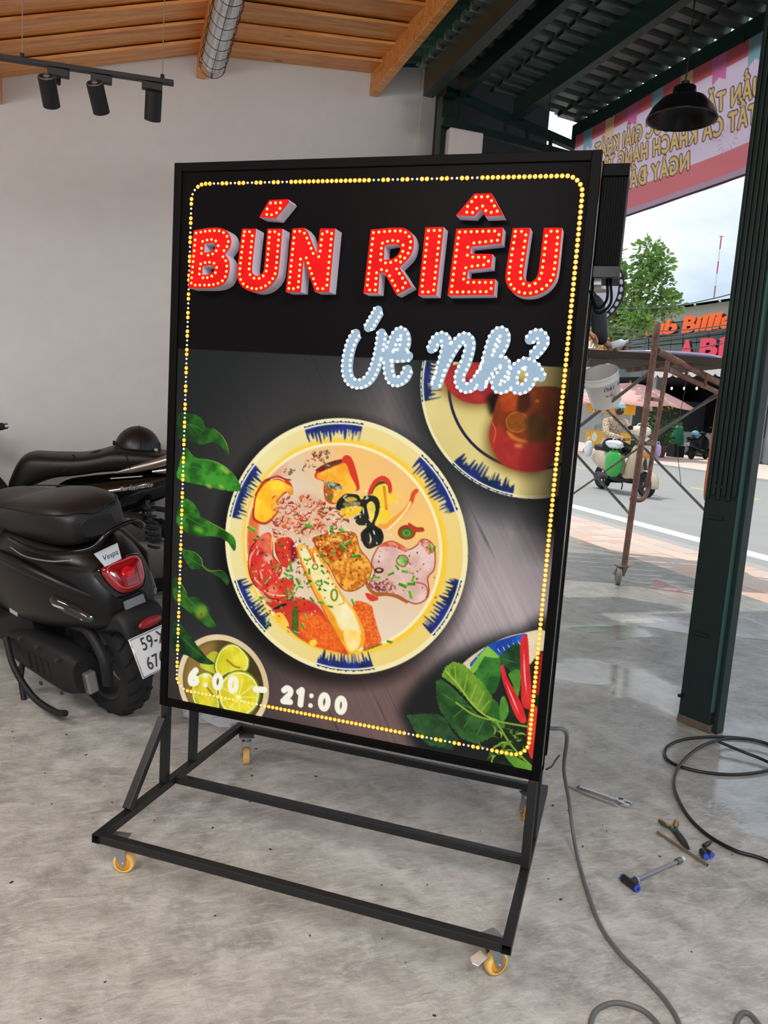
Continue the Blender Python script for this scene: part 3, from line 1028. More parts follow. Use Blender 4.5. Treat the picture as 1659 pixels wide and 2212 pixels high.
def raster(P):
    """even-odd fill of a canvas polygon -> (slices, mask)"""
    x0, y0 = np.floor(P.min(0)).astype(int)-1; x1, y1 = np.ceil(P.max(0)).astype(int)+2
    x0, y0, x1, y1 = max(0, x0), max(0, y0), min(NW, x1), min(NH, y1)
    if x1 <= x0 or y1 <= y0:
        return None, None
    xs = np.arange(x0, x1)+0.5; ys = np.arange(y0, y1)+0.5
    m = np.zeros((len(ys), len(xs)), bool)
    n = len(P)
    for i in range(n):
        ax_, ay = P[i]; bx_, by = P[(i+1) % n]
        if ay == by:
            continue
        rows = (ys > min(ay, by)) & (ys <= max(ay, by))
        if not rows.any():
            continue
        xi = ax_+(ys[rows]-ay)*(bx_-ax_)/(by-ay)
        m[rows] ^= xs[None, :] > xi[:, None]
    return (slice(y0, y1), slice(x0, x1)), m
TEX = {}
def tex(name):
    if name not in TEX:
        TEX[name] = {'fine': lambda: fbm(9, 9, 3, 1), 'mid': lambda: fbm(34, 34, 4, 2), 'big': lambda: fbm(160, 160, 4, 3), 'grit': lambda: fbm(5, 5, 2, 4)}[name]()
    return TEX[name]
def put(sl, m, col, col2=None, t='mid', alpha=1.0, contrast=2.2):
    a = (m.astype(np.float32)*alpha)[..., None]
    c = np.array(col, np.float32)/255
    if col2 is not None:
        k = np.clip((tex(t)[sl]-0.5)*contrast+0.5, 0, 1)[..., None]
        c = c*(1-k)+np.array(col2, np.float32)/255*k
    canvas[sl] = canvas[sl]*(1-a)+c*a
FULL = (slice(0, NH), slice(0, NW))
def poly(pts, col, col2=None, Z=None, sm=True, soft=0, alpha=1.0, t='mid', line=None, lw=3.0, contrast=2.2):
    P = tocanvas(pts, Z)
    if sm:
        P = np.array(catmull(P, 6, True))
    sl, m = raster(P)
    if sl is None:
        return
    if soft:
        pad = int(soft*3)
        y0, y1 = max(0, sl[0].start-pad), min(NH, sl[0].stop+pad)
        x0, x1 = max(0, sl[1].start-pad), min(NW, sl[1].stop+pad)
        big_ = np.zeros((y1-y0, x1-x0), np.float32)
        big_[sl[0].start-y0:sl[0].stop-y0, sl[1].start-x0:sl[1].stop-x0] = m
        m = blur(big_, soft); sl = (slice(y0, y1), slice(x0, x1))
    put(sl, m, col, col2, t, alpha, contrast)
    if line is not None:
        stroke(P, line, lw, closed=True)
def stroke(P, col, w, closed=False, alpha=1.0, taper=False):
    """P in canvas units, w width in canvas units"""
    P = np.asarray(P, float)
    if closed:
        P = np.vstack([P, P[:1]])
    pad = w+2
    x0, y0 = np.floor(P.min(0)-pad).astype(int); x1, y1 = np.ceil(P.max(0)+pad).astype(int)
    x0, y0, x1, y1 = max(0, x0), max(0, y0), min(NW, x1), min(NH, y1)
    if x1 <= x0 or y1 <= y0:
        return
    xs = XX[y0:y1, x0:x1]+0.5; ys = YY[y0:y1, x0:x1]+0.5
    best = np.full(xs.shape, 1e9, np.float32)
    n = len(P)-1
    for i in range(n):
        a, b = P[i], P[i+1]
        d = b-a; l2 = d@d+1e-9
        t_ = np.clip(((xs-a[0])*d[0]+(ys-a[1])*d[1])/l2, 0, 1)
        dd = np.hypot(xs-a[0]-t_*d[0], ys-a[1]-t_*d[1])
        if taper:
            g = (i+t_)/n
            dd = dd-(w/2)*np.sin(pi*np.clip(g, 0.02, 0.98))+w/2
        np.minimum(best, dd, out=best)
    m = np.clip(w/2-best+0.5, 0, 1)
    put((slice(y0, y1), slice(x0, x1)), m, col, alpha=alpha)
def line(pts, col, w, Z=None, sm=True, alpha=1.0, taper=False):
    P = tocanvas(pts, Z)
    if sm and len(P) > 2:
        P = np.array(catmull(P, 5))
    stroke(P, col, w, alpha=alpha, taper=taper)
def oval(c, rx, ry, col, Z=None, rot=0.0, ring=0.0, **kw):
    pts = [(c[0]+rx*cos(a)*cos(rot)-ry*sin(a)*sin(rot), c[1]+rx*cos(a)*sin(rot)+ry*sin(a)*cos(rot)) for a in np.linspace(0, 2*pi, 24, endpoint=False)]
    if ring:
        P = tocanvas(pts, Z)
        stroke(np.array(catmull(P, 3, True)), col, ring, closed=True)
    else:
        poly(pts, col, Z=Z, **kw)
def blob(px, py, sx, sy, rot=0.0):
    c = tocanvas([(px, py)])[0]
    k = 1.0/(RES*600)              # about one photo pixel in canvas units
    dx, dy = (XX-c[0])/k, (YY-c[1])/k
    a, b = dx*cos(rot)+dy*sin(rot), -dx*sin(rot)+dy*cos(rot)
    return np.exp(-0.5*((a/sx)**2+(b/sy)**2))

# --- dark table top of wood
zline = onsign(700, 768, PV)[1]
ylin = (PZ1-zline)/RES
canvas[:] = np.array((12, 8, 10), np.float32)/255
base = np.array((31, 33, 33), np.float32)/255
wood_m = YY > ylin
g1 = blob(900, 880, 80, 110, 0.6)*0.50 + blob(1050, 1330, 150, 190, -0.5)*1.10 + blob(700, 1540, 260, 80)*0.35 + blob(560, 980, 70, 130, 0.5)*0.24 + blob(900, 1520, 170, 90)*0.55 + blob(850, 1560, 300, 60)*0.25
dx_, dy_ = 0.50, 0.866                       # the grain runs down to the right
ax1 = XX*dx_+YY*dy_; ax2 = -XX*dy_+YY*dx_
def grain(seed, sc):
    r = np.random.default_rng(seed).random((420, 60)).astype(np.float32)
    fx = np.clip(ax1/330.0+4, 0, 58.9); fy = (ax2/sc+200) % 418
    ix, iy = fx.astype(int), fy.astype(int); tx, ty_ = fx-ix, fy-iy
    return (r[iy, ix]*(1-tx)+r[iy, ix+1]*tx)*(1-ty_)+(r[iy+1, ix]*(1-tx)+r[iy+1, ix+1]*tx)*ty_
gr = 0.5*grain(1, 4.0)+0.5*grain(2, 2.0)
crack = np.clip((grain(3, 3.5)-0.86)*9, 0, 1)
tone = np.clip(g1, 0, 1.1)*(0.90+0.20*gr)*(1-0.40*crack)
warm = np.clip(blob(640, 1530, 260, 110)+1.0*blob(800, 1580, 260, 90)+blob(560, 1000, 200, 160)*0.6, 0, 1)[..., None]
lightc = np.array((158, 147, 150), np.float32)/255*(1-warm)+np.array((100, 80, 77), np.float32)/255*warm
wc = base*(1-tone[..., None])+lightc*tone[..., None]
canvas[wood_m] = wc[wood_m]
del crack, gr, wc

# --- side plate with two tomatoes
Zp_ = (860, 760, 4.608)
rimpts = tocanvas([(908, 800), (915, 880), (945, 960), (1010, 1035), (1080, 1066), (1150, 1076)])
A_ = np.c_[2*rimpts, np.ones(len(rimpts))]
sol = np.linalg.lstsq(A_, (rimpts**2).sum(1), rcond=None)[0]
pc = sol[:2]; pr = sqrt(sol[2]+pc@pc)
rp = np.hypot(XX-pc[0], YY-pc[1])/pr
below = YY > ylin
sh = np.clip(1.32-rp, 0, 0.30)/0.30*below
canvas *= (1-0.75*np.clip(sh, 0, 1))[..., None]
canvas += (np.array((20, 25, 25), np.float32)/255)*(0.75*np.clip(sh, 0, 1))[..., None]
def motif(cx_, cy_, R, theta_c, half, r_out, r_in, seed, col=(34, 44, 110), mask=None, white=True):
    """a band of blue brush strokes on a rim"""
    dx, dy = XX-cx_, -(YY-cy_)
    rr = np.hypot(dx, dy)/R
    th = np.degrees(np.arctan2(dy, dx))
    d = (th-theta_c+180) % 360-180
    r = np.random.default_rng(seed)
    n = 15
    t_ = (d+half)/(2*half)*n
    ix = np.clip(t_.astype(int), 0, n-1)
    L = r.uniform(0.55, 1.0, n); wdt = r.uniform(0.55, 1.05, n); ph = r.uniform(-0.15, 0.15, n)
    fr = np.abs((t_-ix)-0.5-ph[ix])
    dep = np.clip((r_out-rr)/(r_out-r_in), 0, 2)
    width = 0.66*wdt[ix]*np.clip(1-dep/L[ix], 0, 1)**0.50
    s2_ = np.random.default_rng(seed+50).random(n*4).astype(np.float32)
    i4 = np.clip((t_*4).astype(int), 0, n*4-1)
    split = (s2_[i4] > 0.80) & (dep > 0.18+0.3*s2_[(i4*7) % (n*4)])
    m = (fr < width) & (np.abs(d) < half) & (rr < r_out) & (rr > r_in-0.03) & ~split
    solid = (np.abs(d) < half*0.90) & (rr < r_out) & (dep < 0.22+0.20*s2_[(i4*3) % (n*4)])
    m = m | solid
    scal = (np.abs(d) < half) & (rr > r_out+0.012) & (rr < r_out+0.017+0.010*np.abs(np.sin(t_*3.1)*np.sin(t_*1.7+1)))
    if mask is not None:
        m &= mask; scal &= mask
    k = blur(m.astype(np.float32), 1)
    put(FULL, k, col, (20, 38, 66), 'mid')
    put(FULL, scal.astype(np.float32), (30, 44, 100))
    if white:
        wl = (np.abs(d) < half*1.03) & (np.abs(rr-r_out-0.006) < 0.0045)
        if mask is not None:
            wl &= mask
        put(FULL, wl.astype(np.float32), (226, 226, 214))
pm_ = (rp < 1) & below
put(FULL, pm_.astype(np.float32), (204, 186, 118), (214, 198, 132), 'big')
put(FULL, ((rp < 1) & (rp > 0.975) & below).astype(np.float32), (226, 216, 170))
put(FULL, (np.clip((0.72-rp)/0.3, 0, 1)*pm_), (196, 172, 92), alpha=0.55)
motif(pc[0], pc[1], pr, 176, 17, 0.972, 0.80, 21, mask=pm_)
motif(pc[0], pc[1], pr, -113, 18, 0.972, 0.80, 22, mask=pm_)
put(FULL, ((np.abs(rp-0.74) < 0.013) & below).astype(np.float32), (36, 34, 58))
poly([(430, 300), (470, 420), (600, 520), (760, 550), (900, 540), (960, 600), (880, 780), (880, 1000), (950, 1100), (1100, 1200), (1400, 1230), (1500, 900), (1300, 300)], (84, 60, 22), Z=Zp_, soft=14, alpha=0.72)
poly([(465, 320), (520, 135), (1130, 135), (1010, 330), (985, 470), (850, 515), (700, 508), (590, 460)], (142, 36, 40), (168, 48, 44), Z=Zp_, soft=1)
poly([(650, 135), (900, 135), (840, 280), (700, 250)], (176, 50, 40), (196, 84, 44), Z=Zp_, soft=6, alpha=0.8)
poly([(885, 440), (1000, 400), (990, 560), (930, 640), (900, 560)], (30, 16, 14), Z=Zp_, soft=6)
poly([(908, 830), (945, 640), (1000, 450), (1100, 385), (1650, 380), (1640, 900), (1500, 1140), (1290, 1192), (1060, 1130), (950, 985)], (112, 44, 22), (140, 62, 26), Z=Zp_, soft=1)
poly([(908, 830), (950, 700), (1020, 760), (1080, 830), (1200, 900), (1400, 930), (1560, 900), (1500, 1140), (1290, 1192), (1060, 1130), (950, 985)], (146, 38, 36), (166, 48, 40), Z=Zp_, soft=5)
poly([(1010, 470), (1100, 400), (1210, 420), (1180, 560), (1060, 600)], (150, 54, 22), (176, 76, 28), Z=Zp_, soft=4)
oval((1185, 700), 105, 95, (120, 62, 22), Z=Zp_, col2=(146, 84, 30), soft=2)
oval((1185, 700), 108, 98, (176, 96, 40), Z=Zp_, ring=3)
poly([(1080, 780), (1180, 850), (1290, 890), (1240, 905), (1120, 860)], (186, 106, 40), Z=Zp_, soft=2)
poly([(1290, 640), (1450, 640), (1480, 860), (1330, 880), (1270, 800)], (62, 42, 20), (90, 56, 22), Z=Zp_, soft=6)
poly([(1200, 430), (1290, 400), (1330, 520), (1260, 600), (1190, 590)], (66, 30, 18), Z=Zp_, soft=4)
oval((1390, 500), 60, 80, (130, 56, 24), Z=Zp_, soft=6)
line([(935, 700), (970, 790), (950, 900)], (196, 110, 50), 2.5, Z=Zp_)
oval((1200, 935), 45, 18, (206, 120, 60), Z=Zp_, soft=3)
oval((1385, 490), 18, 10, (220, 150, 70), Z=Zp_, soft=2)

# --- big soup bowl
bc = np.array([(0.578-PU0)/RES, (PZ1-0.966)/RES]); bR = 0.3715/RES
dxb, dyb = (XX-bc[0])/bR, (bc[1]-YY)/bR
rb = np.hypot(dxb, dyb); tb = np.arctan2(dyb, dxb)
ssh = np.clip(1.12-np.hypot(dxb+0.03, dyb+0.05), 0, 0.12)/0.12
canvas *= (1-0.55*ssh)[..., None]
bm_ = np.clip((1-rb)*bR/1.5, 0, 1)
warmr = np.clip(0.5+0.5*dxb-0.25*dyb, 0, 1)
put(FULL, bm_, (226, 214, 156), (224, 206, 140), 'big')
put(FULL, bm_*np.clip(warmr*1.1-0.25, 0, 1), (226, 192, 96), alpha=0.8)
put(FULL, ((rb < 1) & (rb > 0.962)).astype(np.float32), (232, 224, 178), alpha=0.85)
put(FULL, blur(((rb > 0.80) & (rb < 0.845)).astype(np.float32), 5), (240, 190, 40), alpha=0.85)
for k_, th in enumerate((97, 38, -22, -84, -143, 157)):
    motif(bc[0], bc[1], bR, th, 14.5, 0.955, 0.815, 31+k_, col=(36, 48, 128), mask=rb < 0.99)
rin = np.hypot(dxb+0.008, dyb)
put(FULL, ((rin < 0.815) & (rin > 0.785)).astype(np.float32), (238, 226, 176))
soup = np.clip((0.795-rin)*bR/1.5, 0, 1)
put(FULL, soup, (222, 198, 172), (216, 190, 160), 'big')
put(FULL, soup*np.clip((dxb+dyb-0.15)*1.7, 0, 1), (238, 188, 96), (232, 176, 110), 'big', alpha=0.85)
put(FULL, soup*np.clip((-dyb-0.35)*1.6, 0, 1)*np.clip(dxb+0.3, 0, 1), (230, 214, 184), alpha=0.7)
leftring = soup*((rin > 0.70)).astype(np.float32)*np.clip((-dxb-0.45)*3, 0, 1)
put(FULL, blur(leftring, 4), (222, 96, 30), (200, 56, 36), 'mid', alpha=0.95)
ZA, ZBq, ZC, ZD = (480, 900, 5.925), (730, 900, 5.925), (480, 1160, 5.925), (730, 1160, 5.925)
# chilli broth at the bottom
poly([(560, 830), (860, 770), (1020, 790), (1230, 880), (1500, 1300), (1620, 1500), (1480, 1470), (1200, 1400), (980, 1290), (800, 1120), (640, 920)], (196, 46, 40), (206, 62, 34), Z=ZC, soft=2)
poly([(980, 1000), (1180, 980), (1330, 1060), (1560, 1440), (1300, 1420), (1050, 1300), (980, 1180)], (220, 84, 28), (232, 116, 40), Z=ZC, soft=6, t='grit', contrast=3)
poly([(230, 820), (420, 870), (462, 1000), (505, 1160), (545, 1350), (330, 1440), (345, 1250), (260, 1050), (190, 930)], (214, 78, 28), (230, 120, 50), Z=ZD, t='grit', contrast=3)
poly([(330, 1430), (545, 1360), (550, 1385), (350, 1455)], (170, 120, 40), (110, 90, 40), Z=ZD, t='grit')
poly([(900, 920), (960, 900), (980, 1100), (960, 1230), (890, 1190)], (92, 100, 36), (70, 86, 30), Z=ZC, t='grit')
# tofu
poly([(425, 1000), (540, 820), (700, 765), (860, 830), (905, 930), (890, 1010), (820, 980), (720, 1080), (740, 1190), (640, 1320), (540, 1375), (410, 1320), (395, 1180)], (196, 66, 26), Z=ZA)
poly([(450, 1000), (570, 840), (700, 810), (820, 860), (860, 960), (800, 960), (740, 1020), (690, 1080), (715, 1180), (630, 1290), (535, 1350), (425, 1300), (415, 1190)], (240, 170, 30), (250, 206, 60), Z=ZA, contrast=3)
poly([(790, 860), (890, 900), (895, 1000), (850, 990)], (206, 120, 30), (240, 180, 60), Z=ZA)
line([(560, 820), (700, 765), (800, 800), (870, 810)], (150, 40, 30), 5, Z=ZA)
line([(620, 806), (710, 785), (800, 820)], (248, 236, 220), 2, Z=ZA)
poly([(1500, 560), (1570, 495), (1640, 512), (1695, 620), (1755, 860), (1748, 940), (1690, 960), (1560, 1030), (1440, 1120), (1330, 1080), (1295, 940), (1300, 840), (1200, 790), (1186, 730), (1260, 660)], (205, 56, 38), Z=ZA)
poly([(1215, 740), (1300, 695), (1480, 620), (1580, 600), (1640, 750), (1715, 900), (1690, 960), (1560, 1020), (1490, 1100), (1400, 1090), (1340, 1010), (1320, 880), (1290, 820), (1220, 790)], (232, 150, 40), (244, 186, 66), Z=ZA, contrast=3)
poly([(1190, 690), (1250, 640), (1350, 590), (1510, 545), (1515, 590), (1380, 650), (1270, 700)], (84, 90, 44), (110, 34, 26), Z=ZA, t='fine', contrast=4)
poly([(1320, 900), (1400, 900), (1420, 1020), (1390, 1100), (1330, 1050)], (206, 90, 30), (96, 110, 40), Z=ZA, t='fine', contrast=4)
poly([(1310, 830), (1500, 860), (1530, 940), (1430, 930), (1340, 890)], (170, 176, 150), (70, 70, 40), Z=ZA, t='fine', contrast=4)
# beaten froth: red and brown curls with light edges
def curls(Z, x0, x1, y0, y1, n, seed, cols, rmin=14, rmax=42):
    r = np.random.default_rng(seed)
    for _ in range(n):
        cx_, cy_ = r.uniform(x0, x1), r.uniform(y0, y1)
        R = r.uniform(rmin, rmax); a0 = r.uniform(0, 6.28); da = r.uniform(1.2, 3.6)
        pts = [(cx_+R*cos(a0+da*i/5)*1.3, cy_+R*sin(a0+da*i/5)) for i in range(6)]
        c = cols[r.integers(len(cols))]
        line(pts, c, r.uniform(4, 10), Z=Z, taper=True)
        line([(x-5, y-9) for x, y in pts[1:-1]], (246, 236, 224), r.uniform(1.2, 2.6), Z=Z, taper=True)
reds = [(168, 52, 26), (190, 70, 30), (140, 40, 22), (206, 92, 36)]
poly([(690, 1080), (920, 1020), (1200, 1020), (1340, 1200), (1400, 1420), (1150, 1520), (900, 1530), (720, 1500), (560, 1380), (720, 1260)], (214, 176, 150), (206, 130, 90), Z=ZA, soft=10, alpha=0.55)
curls(ZA, 690, 1320, 1040, 1500, 80, 5, reds, 16, 56)
curls(ZC, 700, 1000, 250, 800, 26, 15, [(70, 110, 36), (120, 40, 26), (150, 60, 30)], 12, 40)
curls(ZA, 1010, 1360, 430, 680, 20, 6, [(130, 60, 28), (96, 70, 36), (160, 80, 40)], 10, 30)
curls(ZA, 770, 940, 640, 730, 8, 7, [(110, 90, 50)], 8, 18)
curls(ZA, 1340, 1620, 1180, 1420, 16, 8, reds)
# tomatoes
poly([(325, 320), (370, 140), (470, 10), (600, -60), (650, 60), (650, 240), (740, 340), (770, 430), (700, 570), (620, 640), (540, 700), (430, 630), (355, 490)], (200, 40, 36), (216, 66, 52), Z=ZC)
poly([(480, 0), (590, -50), (640, 60), (630, 210), (560, 200), (500, 130), (430, 120)], (222, 120, 90), (210, 80, 60), Z=ZC, soft=3)
oval((590, 270), 65, 55, (232, 176, 156), Z=ZC, soft=4, alpha=0.85)
for q in ([(350, 420), (360, 260), (430, 140)], [(400, 520), (440, 560), (520, 640)], [(480, 420), (500, 480), (520, 560)], [(440, 240), (470, 160)], [(500, 380), (550, 340)]):
    line(q, (240, 190, 170), 4, Z=ZC, taper=True)
poly([(675, 60), (760, 5), (880, 15), (945, 130), (960, 260), (880, 340), (800, 390), (740, 330), (690, 200)], (198, 40, 34), (214, 62, 40), Z=ZC)
poly([(880, 60), (930, 130), (950, 260), (890, 320)], (120, 24, 40), Z=ZC, soft=3)
line([(640, 0), (640, 200), (680, 280)], (240, 180, 60), 5, Z=ZC)
poly([(525, 700), (620, 600), (760, 530), (900, 560), (925, 660), (850, 760), (700, 795), (590, 775)], (206, 46, 36), (222, 90, 60), Z=ZC)
oval((650, 670), 60, 55, (224, 130, 100), Z=ZC, soft=5)
line([(540, 690), (640, 740), (800, 750)], (238, 190, 160), 4, Z=ZC)
# cream roll
poly([(950, 150), (1040, 90), (1110, 160), (1200, 120), (1260, 240), (1360, 400), (1450, 580), (1560, 760), (1700, 940), (1790, 1120), (1822, 1230), (1810, 1370), (1680, 1490), (1600, 1480), (1480, 1280), (1390, 1100), (1290, 920), (1180, 720), (1080, 500), (1010, 330)], (238, 178, 44), (228, 140, 36), Z=ZC)
poly([(985, 170), (1060, 130), (1130, 220), (1200, 200), (1260, 320), (1370, 470), (1460, 650), (1560, 800), (1680, 960), (1750, 1130), (1770, 1250), (1640, 1200), (1520, 1190), (1440, 1020), (1330, 860), (1230, 690), (1130, 500), (1040, 330)], (238, 228, 180), (232, 214, 150), Z=ZC, soft=3)
poly([(1560, 1200), (1720, 1200), (1770, 1300), (1740, 1420), (1660, 1470), (1590, 1400)], (242, 200, 96), (248, 220, 150), Z=ZC, soft=2)
line([(1110, 180), (1180, 330), (1150, 200), (1200, 350)], (206, 96, 24), 4, Z=ZC)
line([(1500, 700), (1560, 830), (1490, 870)], (214, 160, 40), 4, Z=ZC)
line([(950, 150), (1010, 330), (1080, 500), (1180, 720), (1290, 920), (1480, 1280), (1610, 1490)], (206, 100, 26), 4, Z=ZC)
# crab cake
poly([(679, 1163), (716, 1153), (764, 1151), (777, 1185), (797, 1211), (803, 1233), (787, 1262), (760, 1277), (735, 1268), (713, 1227), (691, 1197)], (190, 104, 30), (236, 172, 66), t='fine', contrast=3.2, line=(150, 70, 20), lw=3)
curls(None, 684, 762, 1158, 1200, 26, 12, [(170, 66, 24), (140, 56, 20)], 3, 7)
poly([(700, 1180), (735, 1176), (742, 1200), (716, 1212)], (160, 56, 20), (210, 120, 40), t='fine', contrast=4, soft=2)
# dark snails and mushrooms
poly([(380, 980), (450, 825), (560, 758), (655, 800), (692, 900), (680, 985), (640, 960), (640, 880), (560, 822), (480, 870), (430, 990)], (206, 58, 42), Z=ZBq)
poly([(430, 985), (490, 860), (570, 825), (640, 880), (640, 980), (560, 1000)], (78, 70, 30), Z=ZBq)
poly([(445, 990), (500, 890), (620, 862), (645, 970), (620, 1010), (640, 1160), (685, 1290), (655, 1345), (600, 1335), (490, 1392), (470, 1300), (500, 1100)], (240, 190, 36), (232, 206, 70), Z=ZBq)
line([(590, 900), (605, 1020), (620, 1180)], (206, 130, 40), 8, Z=ZBq)
poly([(640, 1000), (780, 1030), (700, 1090), (640, 1130)], (246, 200, 50), Z=ZBq, soft=6)
poly([(-10, 1090), (60, 1010), (130, 985), (250, 1000), (310, 1060), (350, 1010), (480, 1020), (535, 1110), (520, 1250), (470, 1380), (545, 1430), (585, 1530), (560, 1620), (480, 1665), (395, 1692), (330, 1640), (290, 1500), (370, 1400), (260, 1385), (205, 1290), (300, 1240), (60, 1210), (-20, 1180)], (22, 25, 24), (50, 48, 36), Z=ZBq, contrast=1.6)
poly([(40, 1185), (150, 1148), (300, 1150), (285, 1222), (190, 1270), (100, 1288), (45, 1235)], (238, 204, 50), (226, 180, 40), Z=ZBq)
poly([(85, 1060), (160, 1025), (240, 1050), (230, 1075), (120, 1090)], (190, 160, 60), Z=ZBq)
poly([(80, 1100), (270, 1090), (260, 1140), (90, 1145)], (176, 160, 120), (90, 80, 50), Z=ZBq)
poly([(370, 1130), (430, 1085), (478, 1150), (460, 1290), (420, 1355), (388, 1240)], (216, 190, 70), (240, 220, 110), Z=ZBq)
for q in ([(400, 1480), (420, 1570), (405, 1640)], [(320, 1150), (330, 1260)], [(60, 1040), (120, 1000)], [(450, 1450), (470, 1500)], [(340, 1060), (400, 1030)]):
    line(q, (214, 220, 214), 4, Z=ZBq, taper=True)
poly([(310, 980), (330, 1020), (300, 1060), (280, 1030)], (230, 196, 50), Z=ZBq)
# prawn whisker
line([(540, 1400), (620, 1400), (720, 1320), (840, 1220), (930, 1110), (975, 980), (1000, 950)], (232, 156, 60), 14, Z=ZBq)
line([(940, 1080), (965, 990), (1005, 950)], (206, 80, 40), 12, Z=ZBq)
line([(640, 1440), (760, 1330), (880, 1190), (930, 1090)], (248, 236, 206), 3.5, Z=ZBq)
# pink ham
poly([(430, 330), (470, 210), (540, 110), (680, 55), (810, 105), (890, 165), (1000, 115), (1070, 35), (1160, 45), (1225, 120), (1245, 260), (1228, 420), (1150, 520), (1165, 690), (1120, 800), (1010, 855), (900, 825), (760, 745), (600, 715), (470, 705), (395, 620), (440, 540), (470, 440)], (204, 164, 152), (222, 190, 180), Z=ZD, contrast=2.6, line=(150, 62, 44), lw=3.5)
poly([(510, 125), (680, 58), (820, 105), (895, 165), (850, 190), (700, 125)], (190, 66, 40), (216, 130, 100), Z=ZD, t='fine', contrast=3)
poly([(1030, 90), (1080, 40), (1180, 60), (1235, 170), (1160, 220), (1090, 130)], (186, 70, 52), (214, 170, 150), Z=ZD, t='fine', contrast=4)
poly([(400, 600), (520, 560), (700, 600), (720, 690), (520, 700), (440, 670)], (214, 176, 164), (110, 40, 34), Z=ZD, t='grit', contrast=3.4, soft=4)
line([(360, 560), (390, 650), (480, 735), (620, 735), (740, 760), (880, 830)], (166, 92, 44), 9, Z=ZD)
line([(1000, 580), (1110, 610), (1150, 690), (1130, 790)], (180, 76, 56), 4, Z=ZD)
poly([(350, 720), (420, 730), (520, 790), (440, 825), (380, 790)], (206, 60, 40), Z=ZD)
# spring onion and herbs
def onion(c, s, Z, rot, col=(96, 156, 44), asp=1.8):
    r = [(-s*asp, -s*0.6), (s*asp, -s*0.75), (s*asp*0.9, s*0.7), (-s*asp, s*0.6)]
    pts = [(c[0]+x*cos(rot)-y*sin(rot), c[1]+x*sin(rot)+y*cos(rot)) for x, y in r]
    poly(pts, col, (60, 120, 34), Z=Z, sm=False)
    line([pts[0], pts[1]], (176, 206, 96), 2, Z=Z)
for c, s, rr in (((880, 390), 48, 1.4), ((820, 480), 44, 0.6), ((970, 570), 50, 1.1), ((1075, 295), 34, 0.4), ((1115, 440), 40, 1.5), ((1290, 450), 36, 0.9), ((1110, 585), 44, 2.6), ((1335, 585), 40, 0.5), ((1245, 655), 36, 1.9), ((1260, 835), 40, 0.1), ((1385, 890), 36, 0.2), ((560, 560), 36, 2.3), ((830, 690), 36, 1.5), ((415, 455), 28, 0.1), ((690, 420), 34, 2.0), ((920, 640), 38, 2.2), ((1010, 640), 34, 0.3), ((1150, 800), 40, 0.9), ((1060, 1010), 30, 1.2), ((1360, 1060), 22, 1.0), ((500, 780), 30, 0.8), ((600, 830), 28, 0.2), ((950, 1230), 40, 0.4), ((1030, 1140), 40, 1.0), ((900, 720), 34, 1.0)):
    onion(c, s*0.55, ZC, rr, random.choice(((96, 156, 44), (120, 172, 54), (64, 128, 44))))
for c, s, rr in (((235, 245), 60, -0.1), ((500, 515), 44, 0.1), ((680, 470), 44, -0.4), ((860, 440), 46, 0.1), ((830, 620), 60, 0.4), ((940, 600), 56, 0.0), ((960, 530), 44, -1.2), ((930, 740), 56, 1.3), ((1185, 140), 48, 1.4), ((1240, 150), 36, 1.7), ((760, 390), 40, 1.0), ((60, 130), 60, 0.8), ((130, 70), 44, -0.6), ((190, 830), 40, 1.2), ((660, 1340), 40, 0.3), ((410, 540), 30, -0.9)):
    onion(c, s*0.55, ZD, rr, random.choice(((96, 156, 44), (128, 184, 58), (72, 132, 44))))
poly([(750, 300), (790, 240), (860, 240), (900, 300), (850, 380), (770, 350)], (176, 200, 130), (96, 150, 60), Z=ZD, t='fine', line=(150, 60, 44), lw=3)
oval((525, 428), 62, 38, (70, 46, 30), Z=ZD); oval((525, 424), 30, 14, (206, 180, 150), Z=ZD)
oval((1190, 380), 34, 32, (90, 120, 40), Z=ZC, ring=4)
oval((1238, 590), 40, 30, (120, 150, 50), Z=ZC, ring=5)
oval((1434, 742), 38, 70, (110, 130, 36), Z=ZC, ring=6)
oval((880, 1480), 115, 95, (150, 52, 34), Z=ZBq)
poly([(900, 1360), (1000, 1410), (1090, 1420), (1100, 1470), (1000, 1480), (930, 1500)], (170, 60, 38), Z=ZBq)
oval((880, 1490), 74, 66, (70, 120, 36), Z=ZBq, col2=(44, 84, 28))
oval((880, 1490), 40, 34, (120, 150, 70), Z=ZBq, ring=3)
onion((1090, 1390), 34, ZA, 0.4); onion((1400, 1450), 36, ZA, 1.7); onion((375, 1440), 34, ZA, 0.6); onion((1530, 1460), 26, ZA, 0.5)
poly([(660, 910), (790, 850), (825, 870), (700, 925)], (34, 34, 26), Z=ZC)
poly([(665, 1000), (760, 970), (850, 1110), (820, 1180), (700, 1080)], (240, 176, 50), (246, 210, 110), Z=ZC)
poly([(1115, 1340), (1190, 1310), (1210, 1370), (1150, 1400)], (240, 200, 60), Z=ZC)

# lots of little herb scraps, glints and dark flecks that make the soup busy
rb_ = np.random.default_rng(77)
def scatter(n, x0, x1, y0, y1, fn):
    for _ in range(n):
        fn(rb_.uniform(x0, x1), rb_.uniform(y0, y1))
def herb(x, y):
    a = rb_.uniform(0, 6.28); s_ = rb_.uniform(2.0, 5.0)
    c = ((46, 96, 34), (78, 140, 44), (110, 160, 60), (38, 70, 34))[rb_.integers(4)]
    line([(x, y), (x+s_*cos(a), y+s_*sin(a)), (x+2*s_*cos(a+0.5), y+2*s_*sin(a+0.5))], c, rb_.uniform(3, 7), taper=True)
def glint(x, y):
    a = rb_.uniform(0, 6.28); s_ = rb_.uniform(1.5, 5)
    line([(x, y), (x+s_*cos(a), y+s_*sin(a)), (x+1.6*s_*cos(a+0.6), y+1.6*s_*sin(a+0.6))], (248, 238, 226), rb_.uniform(1.2, 3), taper=True)
